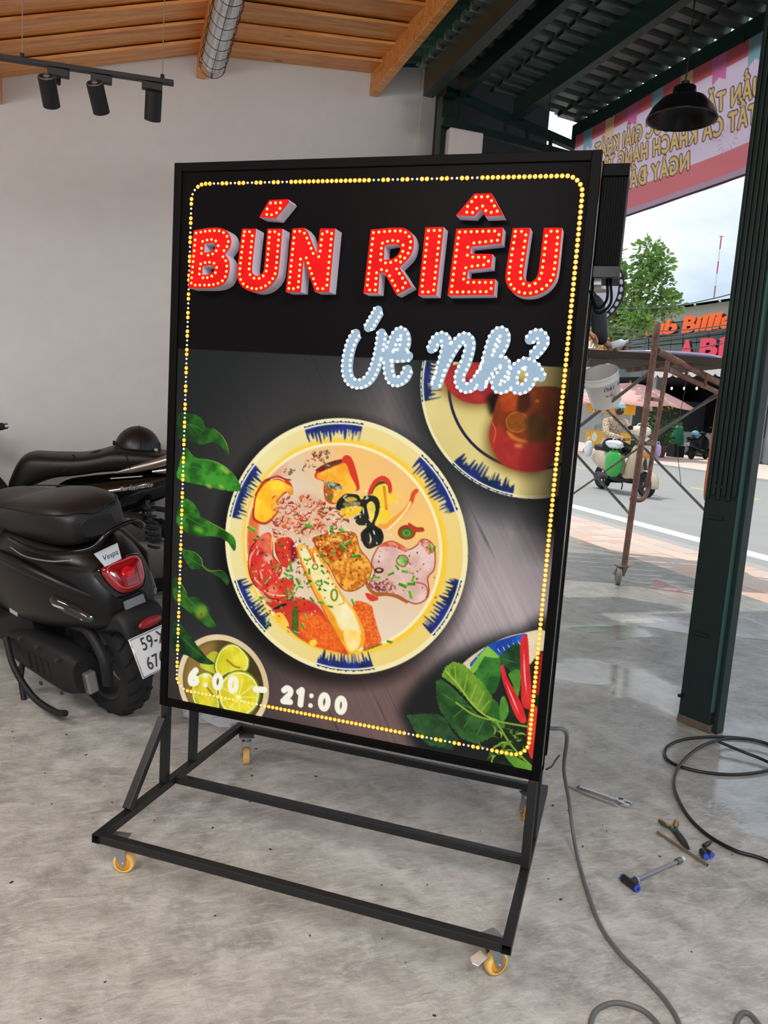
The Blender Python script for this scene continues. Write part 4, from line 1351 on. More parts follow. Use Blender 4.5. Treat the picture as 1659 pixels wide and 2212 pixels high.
def fleck(x, y):
    a = rb_.uniform(0, 6.28); s_ = rb_.uniform(1.5, 5)
    line([(x, y), (x+s_*cos(a), y+s_*sin(a)), (x+1.6*s_*cos(a+0.8), y+1.6*s_*sin(a+0.8))], ((110, 34, 18), (70, 30, 18), (150, 60, 22))[rb_.integers(3)], rb_.uniform(1.5, 4), taper=True)
scatter(46, 600, 720, 1190, 1300, herb); scatter(26, 545, 640, 1150, 1330, herb); scatter(16, 640, 760, 1090, 1180, herb); scatter(14, 560, 640, 1280, 1370, herb)
scatter(60, 590, 760, 1070, 1210, fleck); scatter(40, 540, 680, 1180, 1330, fleck); scatter(30, 800, 945, 1180, 1300, fleck); scatter(36, 700, 800, 1160, 1275, fleck)
scatter(70, 590, 770, 1060, 1210, glint); scatter(50, 535, 690, 1170, 1330, glint); scatter(24, 730, 860, 1040, 1190, glint)
for q in ([(425, 1000), (540, 820), (700, 765)], [(395, 1180), (410, 1320), (540, 1375), (640, 1320)]):
    line(q, (150, 54, 22), 4, Z=ZA)
for q in ([(325, 320), (370, 140), (470, 10)], [(325, 320), (355, 490), (430, 630), (540, 700)], [(650, 60), (650, 240), (740, 340)], [(675, 60), (690, 200), (740, 330)], [(525, 700), (590, 775), (700, 795), (850, 760)]):
    line(q, (122, 22, 24), 4, Z=ZC, taper=True)

# --- leaves at the left edge
ZL = (370, 860, 3.684)
def leaf(pts, c1_, c2_, rib, edge, Z=ZL, vein=(70, 120, 50), lw=2.2):
    poly(pts, c1_, c2_, Z=Z, contrast=2.8)
    line(rib, vein, lw, Z=Z, taper=True)
    if edge:
        line(edge, (126, 160, 50), 2.4, Z=Z, taper=True)
leaf([(60, 130), (170, 125), (240, 160), (280, 238), (340, 240), (400, 300), (440, 360), (460, 450), (400, 390), (330, 350), (240, 370), (120, 335), (60, 320)], (24, 52, 24), (44, 100, 34), [(60, 210), (180, 220), (300, 290)], [(335, 240), (400, 300), (442, 370), (458, 445)])
leaf([(60, 540), (110, 395), (190, 470), (300, 490), (420, 540), (510, 620), (556, 720), (520, 742), (400, 730), (280, 700), (60, 645)], (34, 84, 28), (62, 142, 44), [(70, 530), (220, 560), (420, 640)], [(215, 484), (330, 500), (430, 548), (500, 612)])
for q in ((410, 560), (440, 585), (300, 700), (400, 705)):
    oval(q, 26, 12, (150, 176, 60), Z=ZL, rot=0.6, soft=3)
leaf([(50, 900), (90, 805), (160, 820), (220, 900), (240, 950), (330, 1000), (440, 1060), (500, 1110), (515, 1180), (497, 1215), (440, 1140), (340, 1100), (180, 1095), (50, 1010)], (26, 66, 20), (58, 126, 36), [(60, 900), (200, 990), (380, 1070)], [(240, 950), (330, 1000), (440, 1062), (506, 1120)])
oval((220, 1050), 50, 22, (96, 164, 50), Z=ZL, rot=0.5, soft=6)
leaf([(80, 1210), (170, 1222), (230, 1258), (246, 1320), (320, 1365), (420, 1390), (458, 1450), (445, 1490), (390, 1430), (300, 1385), (240, 1360), (150, 1350)], (24, 56, 24), (50, 106, 36), [(100, 1230), (200, 1310), (320, 1370)], [(90, 1212), (180, 1224), (240, 1280), (250, 1330), (300, 1375), (400, 1372), (450, 1420)])
leaf([(20, 1420), (90, 1500), (130, 1580), (200, 1580), (260, 1640), (320, 1750), (357, 1812), (290, 1820), (200, 1750), (100, 1670), (20, 1590)], (24, 58, 22), (52, 104, 36), [(30, 1510), (180, 1640), (300, 1780)], [(40, 1430), (100, 1510), (132, 1580)])
oval((240, 1700), 46, 56, (104, 140, 48), Z=ZL, rot=0.6, soft=6); oval((238, 1722), 14, 12, (150, 74, 24), Z=ZL, soft=1)

# --- bowl of limes
ZE = (340, 1320, 3.607)
lc = tocanvas([(383, 1478), (476, 1366), (581, 1490), (545, 1406), (410, 1400)])
A_ = np.c_[2*lc, np.ones(len(lc))]
sol = np.linalg.lstsq(A_, (lc**2).sum(1), rcond=None)[0]
l0 = sol[:2]; lr = sqrt(sol[2]+l0@l0)
rl = np.hypot(XX-l0[0], YY-l0[1])/lr
put(FULL, np.clip((1-rl)*lr/1.5, 0, 1), (222, 204, 168), (206, 182, 138), 'big')
put(FULL, (rl < 0.885).astype(np.float32), (96, 76, 36), (62, 52, 26), 'big')
inner = ((rl < 0.885) & (XX < l0[0]-0.2*lr)).astype(np.float32)
put(FULL, blur(inner, 10)*(rl < 0.885), (150, 118, 62), alpha=0.8)
def lime(pts, flesh, Z=ZE):
    poly(pts, (84, 110, 24), (120, 140, 30), Z=Z)
    c = np.mean(np.array(pts), 0)
    poly([tuple(c+(np.array(p)-c)*0.93) for p in pts], (226, 224, 140), Z=Z, sm=True)
    poly([tuple(c+(np.array(p)-c)*0.85) for p in pts], flesh, (226, 214, 60), Z=Z, contrast=3)
poly([(330, 420), (420, 320), (480, 340), (470, 480), (400, 470)], (168, 170, 44), (196, 196, 60), Z=ZE)
lime([(440, 440), (470, 330), (540, 262), (620, 262), (700, 340), (718, 400), (690, 470), (560, 480), (480, 520)], (196, 188, 34))
lime([(265, 640), (280, 540), (340, 480), (410, 480), (460, 560), (480, 680), (480, 800), (380, 790), (290, 730)], (186, 168, 40))
th_ = np.linspace(0, 2*pi, 20, endpoint=False)
lime([(635+168*cos(a), 645+185*sin(a)) for a in th_], (206, 190, 36))
for a in np.linspace(0, 2*pi, 9, endpoint=False):
    line([(632+20*cos(a), 670+20*sin(a)), (632+135*cos(a+0.1), 660+140*sin(a+0.1))], (240, 232, 130), 2.5, Z=ZE, sm=False)
oval((632, 672), 18, 18, (246, 242, 180), Z=ZE, soft=1)
line([(540, 380), (600, 430), (640, 440)], (150, 120, 40), 6, Z=ZE); line([(390, 600), (440, 660)], (140, 120, 40), 6, Z=ZE)
leaf([(20, 1770), (120, 1850), (200, 1960), (280, 2060), (342, 2115), (240, 2112), (130, 2050), (20, 2000)], (20, 44, 26), (36, 76, 36), [(30, 1840), (160, 1980), (320, 2108)], None)

# --- herbs and chillies, lower right
ZF = (780, 1300, 3.607)
poly([(300, 830), (430, 640), (600, 470), (800, 370), (1000, 280), (1220, 225), (1500, 190), (1500, 1400), (1000, 1300), (450, 1150), (340, 960)], (24, 27, 27), Z=ZF, soft=16, alpha=0.93)
poly([(790, 490), (900, 395), (1010, 330), (1120, 280), (1250, 246), (1440, 232), (1430, 460), (1300, 500), (1050, 430), (860, 530)], (224, 206, 176), (206, 186, 150), Z=ZF)
poly([(850, 480), (950, 375), (1000, 332), (1150, 276), (1290, 250), (1250, 330), (1060, 430), (985, 365), (880, 500)], (26, 62, 146), (40, 90, 180), Z=ZF, contrast=3)
for k_ in range(9):
    x = 900+40*k_
    line([(x, 430-0.36*(x-860)), (x+24, 470-0.36*(x-860))], (220, 220, 214), 2.2, Z=ZF, sm=False, taper=True)
poly([(1300, 500), (1440, 430), (1430, 1340), (1320, 1330), (1000, 1270), (1060, 900), (1150, 560)], (22, 30, 22), (34, 44, 28), Z=ZF)
poly([(1375, 440), (1440, 420), (1420, 700), (1340, 690)], (120, 28, 26), (150, 36, 30), Z=ZF)
leaf([(1075, 430), (1232, 325), (1238, 560), (1120, 500)], (26, 54, 32), (44, 84, 44), [(1080, 440), (1230, 480)], None, ZF)
leaf([(890, 545), (960, 425), (1060, 420), (1088, 480), (1080, 620), (1020, 720), (940, 640)], (34, 82, 34), (58, 120, 48), [(1060, 430), (980, 620)], None, ZF)
poly([(845, 530), (960, 372), (972, 400), (880, 556)], (106, 160, 56), (126, 180, 66), Z=ZF)
poly([(970, 385), (988, 348), (1074, 430), (980, 428)], (106, 168, 52), (130, 186, 70), Z=ZF)
def serr(pts, k=3, amp=9):
    """saw-toothed leaf edge"""
    o_ = []
    n = len(pts)
    c = np.mean(np.array(pts, float), 0)
    for i in range(n):
        a, b = np.array(pts[i], float), np.array(pts[(i+1) % n], float)
        for j in range(k):
            p = a+(b-a)*j/k
            o_.append(tuple(p)); q = a+(b-a)*(j+0.75)/k
            d = q-c; d /= np.linalg.norm(d)
            o_.append(tuple(q+d*amp))
    return o_
poly(serr([(360, 885), (480, 875), (600, 880), (660, 920), (700, 1000), (760, 1070), (700, 1150), (520, 1110), (430, 1020)]), (32, 58, 36), (48, 84, 46), Z=ZF, sm=False, contrast=3)
poly(serr([(585, 620), (625, 605), (700, 660), (800, 760), (900, 870), (1000, 930), (1075, 970), (1000, 1060), (900, 1105), (780, 1060), (700, 960), (620, 850), (590, 740)]), (32, 62, 30), (54, 96, 44), Z=ZF, sm=False, contrast=3)
for a, b in (((720, 770), (640, 720)), ((800, 830), (720, 900)), ((880, 870), (800, 980)), ((960, 920), (900, 1040)), ((780, 800), (860, 830))):
    line([a, b], (70, 116, 50), 2.5, Z=ZF, sm=False)
poly([(980, 880), (1000, 760), (1060, 780), (1090, 860), (1120, 980), (1050, 960)], (44, 90, 36), (80, 130, 50), Z=ZF)
poly(serr([(630, 580), (660, 510), (720, 470), (800, 490), (870, 560), (950, 640), (1020, 740), (1000, 830), (960, 880), (880, 810), (820, 740), (740, 660)]), (74, 116, 32), (108, 148, 48), Z=ZF, sm=False, contrast=3)
line([(660, 540), (760, 650), (860, 790), (960, 880), (1070, 930)], (156, 180, 74), 4.5, Z=ZF)
for a, b in (((740, 630), (730, 500)), ((800, 700), (830, 560)), ((850, 770), (900, 640)), ((900, 830), (960, 700)), ((930, 860), (1000, 770)), ((700, 590), (680, 520)), ((830, 760), (900, 800))):
    line([a, b], (140, 168, 66), 3, Z=ZF, sm=False)
line([(740, 785), (880, 880), (1060, 930), (1290, 972)], (130, 160, 56), 5, Z=ZF)
line([(1060, 945), (1180, 1130), (1335, 1290)], (116, 150, 50), 6, Z=ZF)
poly([(1150, 560), (1235, 530), (1240, 640), (1215, 760), (1180, 640)], (96, 150, 52), (60, 110, 40), Z=ZF)
poly([(1085, 770), (1120, 740), (1150, 850), (1110, 930), (1080, 900)], (70, 124, 44), (110, 160, 60), Z=ZF)
r_ = np.random.default_rng(9)
for _ in range(30):
    x, y = r_.uniform(950, 1290), r_.uniform(1010, 1250)
    a = r_.uniform(0, 6.28); R = r_.uniform(30, 90)
    line([(x+R*cos(a+0.6*k)*(1-0.1*k), y+R*sin(a+0.6*k)*0.7) for k in range(4)], ((96, 136, 44), (126, 160, 60), (64, 100, 34))[r_.integers(3)], r_.uniform(3, 6), Z=ZF, taper=True)
poly([(1090, 1150), (1230, 1220), (1336, 1290), (1336, 1345), (1200, 1290)], (74, 124, 36), (110, 156, 54), Z=ZF)
def chilli(pts, hl):
    poly(pts, (196, 34, 40), (214, 52, 52), Z=ZF)
    line(hl, (244, 190, 186), 3, Z=ZF, taper=True)
chilli([(1240, 330), (1268, 258), (1300, 290), (1312, 480), (1332, 800), (1292, 835), (1250, 780), (1245, 560)], [(1268, 380), (1275, 560), (1290, 720)])
chilli([(1090, 505), (1108, 492), (1140, 590), (1200, 700), (1260, 820), (1287, 930), (1240, 938), (1190, 860), (1130, 700), (1095, 580)], [(1130, 630), (1180, 750), (1235, 880)])
poly([(1308, 865), (1378, 838), (1345, 1210), (1296, 1130)], (196, 38, 34), (222, 70, 50), Z=ZF)

# --- opening hours
CRM = (234, 231, 214)
def zero(cx_, cy_, rx=27, ry=50, w=9):
    oval((cx_, cy_), rx, ry, CRM, Z=ZE, rot=0.06, ring=w*1.75)
zero(470, 550, 26, 50); zero(590, 572, 26, 50); zero(1300, 708, 29, 54, 9.5); zero(1430, 734, 29, 54, 9.5)
line([(300, 462), (268, 500), (258, 540), (264, 562)], CRM, 20, Z=ZE); oval((283, 540), 24, 25, CRM, Z=ZE, ring=18)
for c in ((375, 505), (373, 576)):
    oval(c, 17, 17, CRM, Z=ZE)
for c in ((1200, 660), (1193, 736)):
    oval(c, 18, 18, CRM, Z=ZE)
line([(765, 610), (832, 614)], CRM, 20, Z=ZE, sm=False)
line([(985, 618), (1012, 600), (1038, 618), (1030, 650), (1000, 680), (985, 700)], CRM, 18, Z=ZE); line([(980, 702), (1034, 708)], CRM, 19, Z=ZE, sm=False)
line([(1104, 632), (1126, 616), (1114, 728)], CRM, 19, Z=ZE, sm=False)
# the print fades out towards its right-hand edge
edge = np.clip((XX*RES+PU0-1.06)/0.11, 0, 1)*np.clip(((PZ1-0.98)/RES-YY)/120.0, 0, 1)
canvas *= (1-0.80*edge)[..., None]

# --- to a fine mesh with one colour per point
img = canvas.reshape(CH, SSN, CW, SSN, 3).mean((1, 3))
lin = np.where(img <= 0.04045, img/12.92, ((np.clip(img, 0, 1)+0.055)/1.055)**2.4)
ug = PU0+(np.arange(CW)+0.5)*PRES; zg = PZ1-(np.arange(CH)+0.5)*PRES
ug[0], ug[-1], zg[0], zg[-1] = PU0, PU1, PZ1, PZ0
verts = np.empty((CH, CW, 3), np.float32)
verts[..., 0] = ug[None, :]; verts[..., 1] = PV; verts[..., 2] = zg[:, None]
idx = np.arange(CH*CW).reshape(CH, CW)
quads = np.stack([idx[:-1, :-1], idx[1:, :-1], idx[1:, 1:], idx[:-1, 1:]], -1).reshape(-1, 4)
me = bpy.data.meshes.new('printed_panel')
me.vertices.add(CH*CW); me.vertices.foreach_set('co', verts.ravel())
me.loops.add(quads.size); me.loops.foreach_set('vertex_index', quads.ravel().astype(np.int32))
me.polygons.add(len(quads)); me.polygons.foreach_set('loop_start', np.arange(0, quads.size, 4, dtype=np.int32))
me.update(calc_edges=True)
ca = me.color_attributes.new('print', 'FLOAT_COLOR', 'POINT')
rgba = np.ones((CH*CW, 4), np.float32); rgba[:, :3] = lin.reshape(-1, 3)
ca.data.foreach_set('color', rgba.ravel())
pmn = NT('backlit_print')
at = pmn.n('ShaderNodeAttribute'); at.attribute_name = 'print'
pmn.l(at.outputs['Color'], pmn.b.inputs['Emission Color'])
pmn.b.inputs['Emission Strength'].default_value = 0.97*GAIN
pmn.l(pmn.mix(0.12, (0.003, 0.003, 0.003, 1), at.outputs['Color']), pmn.b.inputs['Base Color'])
pmn.m.cycles.emission_sampling = 'NONE'
pmn.b.inputs['Roughness'].default_value = 0.35
pmn.b.inputs['Specular IOR Level'].default_value = 0.02
me.materials.append(pmn.m)
po = bpy.data.objects.new('printed_panel', me)
COL.objects.link(po)
po.parent = sign
po['label'] = 'backlit print of a soup bowl, plate of tomatoes, limes and herbs'
del canvas, img, lin, verts, quads, TEX
# ================================================================== lamps of the shop, and the added fill panels
matt_black = pm('matt_black', (22, 22, 23), 0.5, 0.1, 0.1, 20)
for k, P in enumerate(PANELS):
    d = [(-1.6, 4.2, 0.0), (-0.8, 2.5, 0.3), (0.9, 2.5, 0.3)][k]
    q = (Vector(d)-Vector(P)).to_track_quat('-Z', 'Y')
    r = thing('panel_lamp', ['white tilted panel lamp hanging left above the parked scooters', 'white tilted panel lamp hanging left behind the camera', 'white tilted panel lamp hanging straight behind the camera'][k], 'lamp', P, rot=q.to_euler(), group='tilted panel lamps')
    MB().box((-0.62, -0.32, 0.004), (0.62, 0.32, 0.03)).build('housing', pm('lamp_white', (225, 225, 225), 0.5), r, bevel=0.004)
    inv = q.to_matrix().inverted()
    top = roofz(P[0])-P[2]
    for sx in (-0.5, 0.5):
        a = Vector((sx, 0, 0.03))
        b = a + inv @ Vector((0, 0, top))
        MB().cyl(a, b, 0.004, n=6).build('hanger', matt_black, r)
# track with three spotlights
tz = 2.78
ta = on(375, 180, 2, tz); tb_ = on(-160, 100, 2, tz)
tr_root = thing('track_rail', 'black ceiling track rail hanging on two thin wires', 'track rail', V3(ta))
MB().bar((0, 0, 0), V3(tb_-ta), 0.034, 0.020).build('rail', matt_black, tr_root, bevel=0.002)
for px in (40, 349):
    t = on(px, 120, 2, tz)
    tt = (px-375)/(-160-375)
    p = V3(ta).lerp(V3(tb_), tt)
    MB().cyl(p-V3(ta), (p.x-ta[0], p.y-ta[1], roofz(p.x)-ta[2]), 0.0022, n=6).build('wire', pm('wire_grey', (150, 146, 140), 0.4, 0.5), tr_root)
    MB().cyl((p-V3(ta))+Vector((0, 0, 0.008)), (p-V3(ta))+Vector((0, 0, 0.03)), 0.009, n=10).build('clamp', matt_black, tr_root)
spots = [(118, 150, 106, 198, 24, 'leftmost'), (212, 162, 212, 212, 20, 'middle'), (326, 183, 331, 228, 8, 'rightmost')]
greyf = pm('heat_sink', (150, 150, 148), 0.5, 0.4)
for k, (ax_, ay, cx_, cy_, tilt, w_) in enumerate(spots):
    tt = (ax_-375)/(-160-375)
    p = V3(ta).lerp(V3(tb_), tt)
    c = V3(on(cx_, cy_, 1, p.y-0.02))
    r = thing('spotlight', f'{w_} black cylinder spotlight clipped under the ceiling track rail', 'spotlight', p, group='track spotlights')
    R = lambda v: Vector(v)-p
    MB().box((-0.045, -0.016, -0.045), (0.045, 0.016, -0.012)).build('adapter', matt_black, r, bevel=0.003)
    axis = (Vector((0.12, 0.66, -0.75)), Vector((0.22, 0.62, -0.75)), Vector((-0.02, 0.50, -0.86)))[k].normalized()
    cc_ = c-p
    a = cc_-axis*0.062; b = cc_+axis*0.062
    MB().tube([(0, 0, -0.045), Vector((0, 0, -0.07)), a.lerp(Vector((0, 0, -0.07)), 0.25), a+axis*0.01], [0.010, 0.012, 0.010, 0.007], 10).build('arm', matt_black, r)
    MB().cyl(a, b, 0.037, n=28).build('can', matt_black, r)
    if k < 2:
        hs = MB()
        hs.cyl(a-axis*0.001, a-axis*0.003, 0.034, n=28)
        o = hs.build('heat_sink', greyf, r)
        x = axis.orthogonal().normalized(); y_ = axis.cross(x)
        fn = MB()
        for q in range(18):
            t = 2*pi*q/18
            d = x*cos(t)+y_*sin(t)
            fn.bar(a-axis*0.0045+d*0.015, a-axis*0.0045+d*0.033, 0.002, 0.003, up=axis)
        fn.build('fins', matt_black, o)
    MB().cyl(b, b+axis*0.002, 0.030, n=24).build('lens', pm('lens_dark', (60, 60, 62), 0.1), r)
# caged tube lamp under the middle beam
ye = 3.95
pe = on(462, 128, 1, ye)
lamp = thing('caged_tube_lamp', 'long silver tube lamp in a black wire cage under the middle beam', 'lamp', (pe[0], ye, pe[2]))
alu = NT('ribbed_aluminium')
nn_ = alu.noise(alu.co(scale=(60, 1, 60)), 1.0, 3)
alu.l(alu.ramp(nn_, [(0.35, G4(150, 150, 152)), (0.55, G4(235, 235, 236)), (0.7, G4(190, 190, 192))]), alu.b.inputs['Base Color'])
alu.b.inputs['Metallic'].default_value = 0.6; alu.b.inputs['Roughness'].default_value = 0.32
LT = 2.2
MB().cyl((0, 0.03, 0), (0, -LT, 0), 0.050, n=32).build('tube', alu.m, lamp)
MB().cyl((0, 0.03, 0), (0, 0.045, 0), 0.046, n=24).build('end_cap', pm('cap_grey', (90, 92, 92), 0.5, 0.4), lamp)
mb = MB()
yy = 0.06
while yy > -LT:
    mb.tube([(0.062*cos(t), yy, 0.062*sin(t)) for t in np.linspace(0, 2*pi, 20, endpoint=False)], 0.0015, 6, closed=True)
    yy -= 0.105
for t in np.linspace(0.4, 2*pi+0.4, 6, endpoint=False):
    mb.tube([(0.062*cos(t), 0.062, 0.062*sin(t)), (0.062*cos(t), -LT, 0.062*sin(t))], 0.0013, 6)
mb.tube([(0.062, 0.062, 0), (0.03, 0.085, 0), (-0.03, 0.085, 0), (-0.062, 0.062, 0)], 0.0022, 6)
mb.tube([(0, 0.062, 0.062), (0, 0.085, 0.03), (0, 0.085, -0.03), (0, 0.062, -0.062)], 0.0022, 6)
mb.build('cage', matt_black, lamp)
for yy in (-0.3, -1.4):
    MB().cyl((0, yy, 0.06), (0, yy, roofz(pe[0])-pe[2]-0.1), 0.006, n=8).build('hanger', matt_black, lamp)
# pendant shade over the street side
yp = 3.4
pp = on(1474, 240, 1, yp)
pend = thing('pendant_lamp', 'black dome pendant lamp hanging in front of the pink banner', 'lamp', V3(pp))
outer = [(0.030, 0.115), (0.052, 0.108), (0.056, 0.080), (0.060, 0.072), (0.105, 0.052), (0.142, 0.012), (0.162, -0.028), (0.166, -0.034), (0.168, -0.040), (0.162, -0.042), (0.156, -0.030), (0.136, 0.008), (0.10, 0.045), (0.02, 0.062)]
MB().lathe(outer, 40).build('shade', pm('shade_black', (18, 18, 19), 0.3, 0.3, 0.05, 10), pend)
MB().cyl((0, 0, 0.115), (0, 0, 0.135), 0.02, n=14).build('socket_cap', matt_black, pend)
MB().cyl((0, 0, 0.03), (0, 0, 0.062), 0.018, n=14).build('bulb_holder', matt_black, pend)
ptop = z2(pp[0])-pp[2]
MB().cyl((0, 0, 0.13), (0, 0, ptop+0.0), 0.0035, n=8).build('cord', matt_black, pend)
# second lamp further back, most of it behind the sign
c0 = on(1188, 205, 1, 4.6); c1 = on(1178, 330, 1, 4.6)
pend2 = thing('pendant_lamp', 'thin black pendant cord with its lamp hidden behind the sign', 'lamp', (c1[0], 4.6, 2.45))
MB().lathe(outer, 28).build('shade', MATS['shade_black'], pend2)
MB().cyl((0, 0, 0.115), (0, 0, z2(c1[0])-2.45-0.02), 0.0035, n=8).build('cord', matt_black, pend2)
# ================================================================== scooters
def ring(x, y0, hw, zt, zb, e=2.6, n=20, lowk=1.0):
    """superellipse cross-section in the plane x = const"""
    pts = []
    zc, hz = (zt+zb)/2, (zt-zb)/2
    for k in range(n):
        t = 2*pi*k/n
        c, s_ = cos(t), sin(t)
        w_ = hw*(lowk if s_ < 0 else 1.0)
        pts.append((x, y0+w_*math.copysign(abs(c)**(2/e), c), zc+hz*math.copysign(abs(s_)**(2/e), s_)))
    return pts
def body(stations, e=2.6, n=24, k=4):
    """stations: (x, half width, z top, z bottom)"""
    P = catmull([np.array(s_, float) for s_ in stations], k)
    return MB().loft([ring(p[0], 0, max(p[1], 0.004), p[2], p[3], e, n) for p in P])
def text_mesh(name, txt, size, mat, parent, M, extrude=0.001, shear=0.0, align='CENTER', bold=0.0, spacing=1.0, outline=0.0):
    cu = bpy.data.curves.new(name, 'FONT')
    cu.body = txt; cu.size = size; cu.extrude = extrude; cu.shear = shear
    cu.align_x = align; cu.align_y = 'CENTER'; cu.offset = bold; cu.space_character = spacing
    cu.resolution_u = 3
    if outline:
        cu.fill_mode = 'NONE'; cu.bevel_depth = outline; cu.bevel_resolution = 0; cu.extrude = 0.0
    tmp = bpy.data.objects.new(name, cu)
    COL.objects.link(tmp)
    dg = bpy.context.evaluated_depsgraph_get()
    me_ = bpy.data.meshes.new_from_object(tmp.evaluated_get(dg))
    bpy.data.objects.remove(tmp); bpy.data.curves.remove(cu)
    me_.transform(M)
    me_.materials.clear(); me_.materials.append(mat)
    o = bpy.data.objects.new(name, me_)
    COL.objects.link(o)
    o.parent = parent
    return o
def frameM(o, xdir, ydir):
    """matrix that puts local x, y along the given directions at o"""
    x = Vector(xdir).normalized(); y = Vector(ydir); y = (y-x*y.dot(x)).normalized(); z = x.cross(y)
    return Matrix(((x.x, y.x, z.x, o[0]), (x.y, y.y, z.y, o[1]), (x.z, y.z, z.z, o[2]), (0, 0, 0, 1)))
rubber = pm('tyre_rubber', (24, 24, 25), 0.75, 0, 0.15, 30, 0.1, 80)
chrome = pm('chrome', (190, 190, 192), 0.16, 1.0, 0.05, 10)
satin_black = pm('satin_black_paint', (7, 7, 8), 0.40, 0, 0.1, 6, spec=0.4, coat=0.05)
gloss_black = pm('gloss_black_paint', (9, 9, 10), 0.12, 0, 0.1, 6, coat=0.6)
seat_black = pm('seat_vinyl', (17, 16, 16), 0.42, 0, 0.1, 12, 0.12, 220)
plastic_dk = pm('dark_plastic', (15, 15, 16), 0.6, 0, 0.15, 20, 0.1, 120)
engine_grey = pm('engine_grey', (62, 61, 60), 0.5, 0.4, 0.2, 20, 0.12, 60)
red_lens = pm('red_lens', (132, 8, 22), 0.08, 0, 0.2, 6, coat=0.8)
smoke_lens = pm('smoke_lens', (26, 27, 26), 0.08, 0.0, 0.2, 8, coat=0.8)
white_lens = pm('white_lens', (214, 216, 214), 0.12, 0.1, 0.1, 8, coat=0.6)
def wheel(root, x, r, w_, spokes=5, y0=0.0, tread=True, mat_rim=None):
    MW = Matrix.Translation((x, y0, r)) @ Matrix.Rotation(pi/2, 4, 'X')
    rr = r*0.66
    prof = [(rr, -w_*0.38), (rr+0.02, -w_*0.48), (r-0.03, -w_*0.5), (r-0.010, -w_*0.36), (r, -w_*0.12), (r, w_*0.12), (r-0.010, w_*0.36), (r-0.03, w_*0.5), (rr+0.02, w_*0.48), (rr, w_*0.38)]
    t = MB().lathe(prof, 40, MW).build('tyre', rubber, root)
    if tread:
        mb = MB()
        for k in range(22):
            a = 2*pi*k/22
            for sgn in (-1, 1):
                pts = []
                for j in range(4):
                    yy = sgn*(0.008+j*w_*0.125)
                    rad = r+0.0012-0.0022*j*j
                    aa = a+sgn*0.05+j*0.055
                    pts.append(MW @ Vector((rad*cos(aa), rad*sin(aa), yy)))
                mb.tube(pts, 0.0035, 5)
        mb.build('tread_groove', pm('groove_black', (6, 6, 6), 0.9), t)
    rim = MB().lathe([(rr+0.004, -w_*0.40), (rr-0.012, -w_*0.36), (rr-0.016, 0), (rr-0.012, w_*0.36), (rr+0.004, w_*0.40)], 40, MW)
    rim.lathe([(0.0, -w_*0.36), (0.035, -w_*0.36), (0.045, -w_*0.2), (0.045, w_*0.2), (0.035, w_*0.36), (0.0, w_*0.36)], 20, MW)
    for k in range(spokes):
        a = 2*pi*k/spokes
        rim.bar(MW @ Vector((0.03*cos(a), 0.03*sin(a), 0)), MW @ Vector((rr*cos(a), rr*sin(a), 0)), 0.03, 0.022, up=(0, 1, 0))
    rim.build('rim', mat_rim or engine_grey, root)
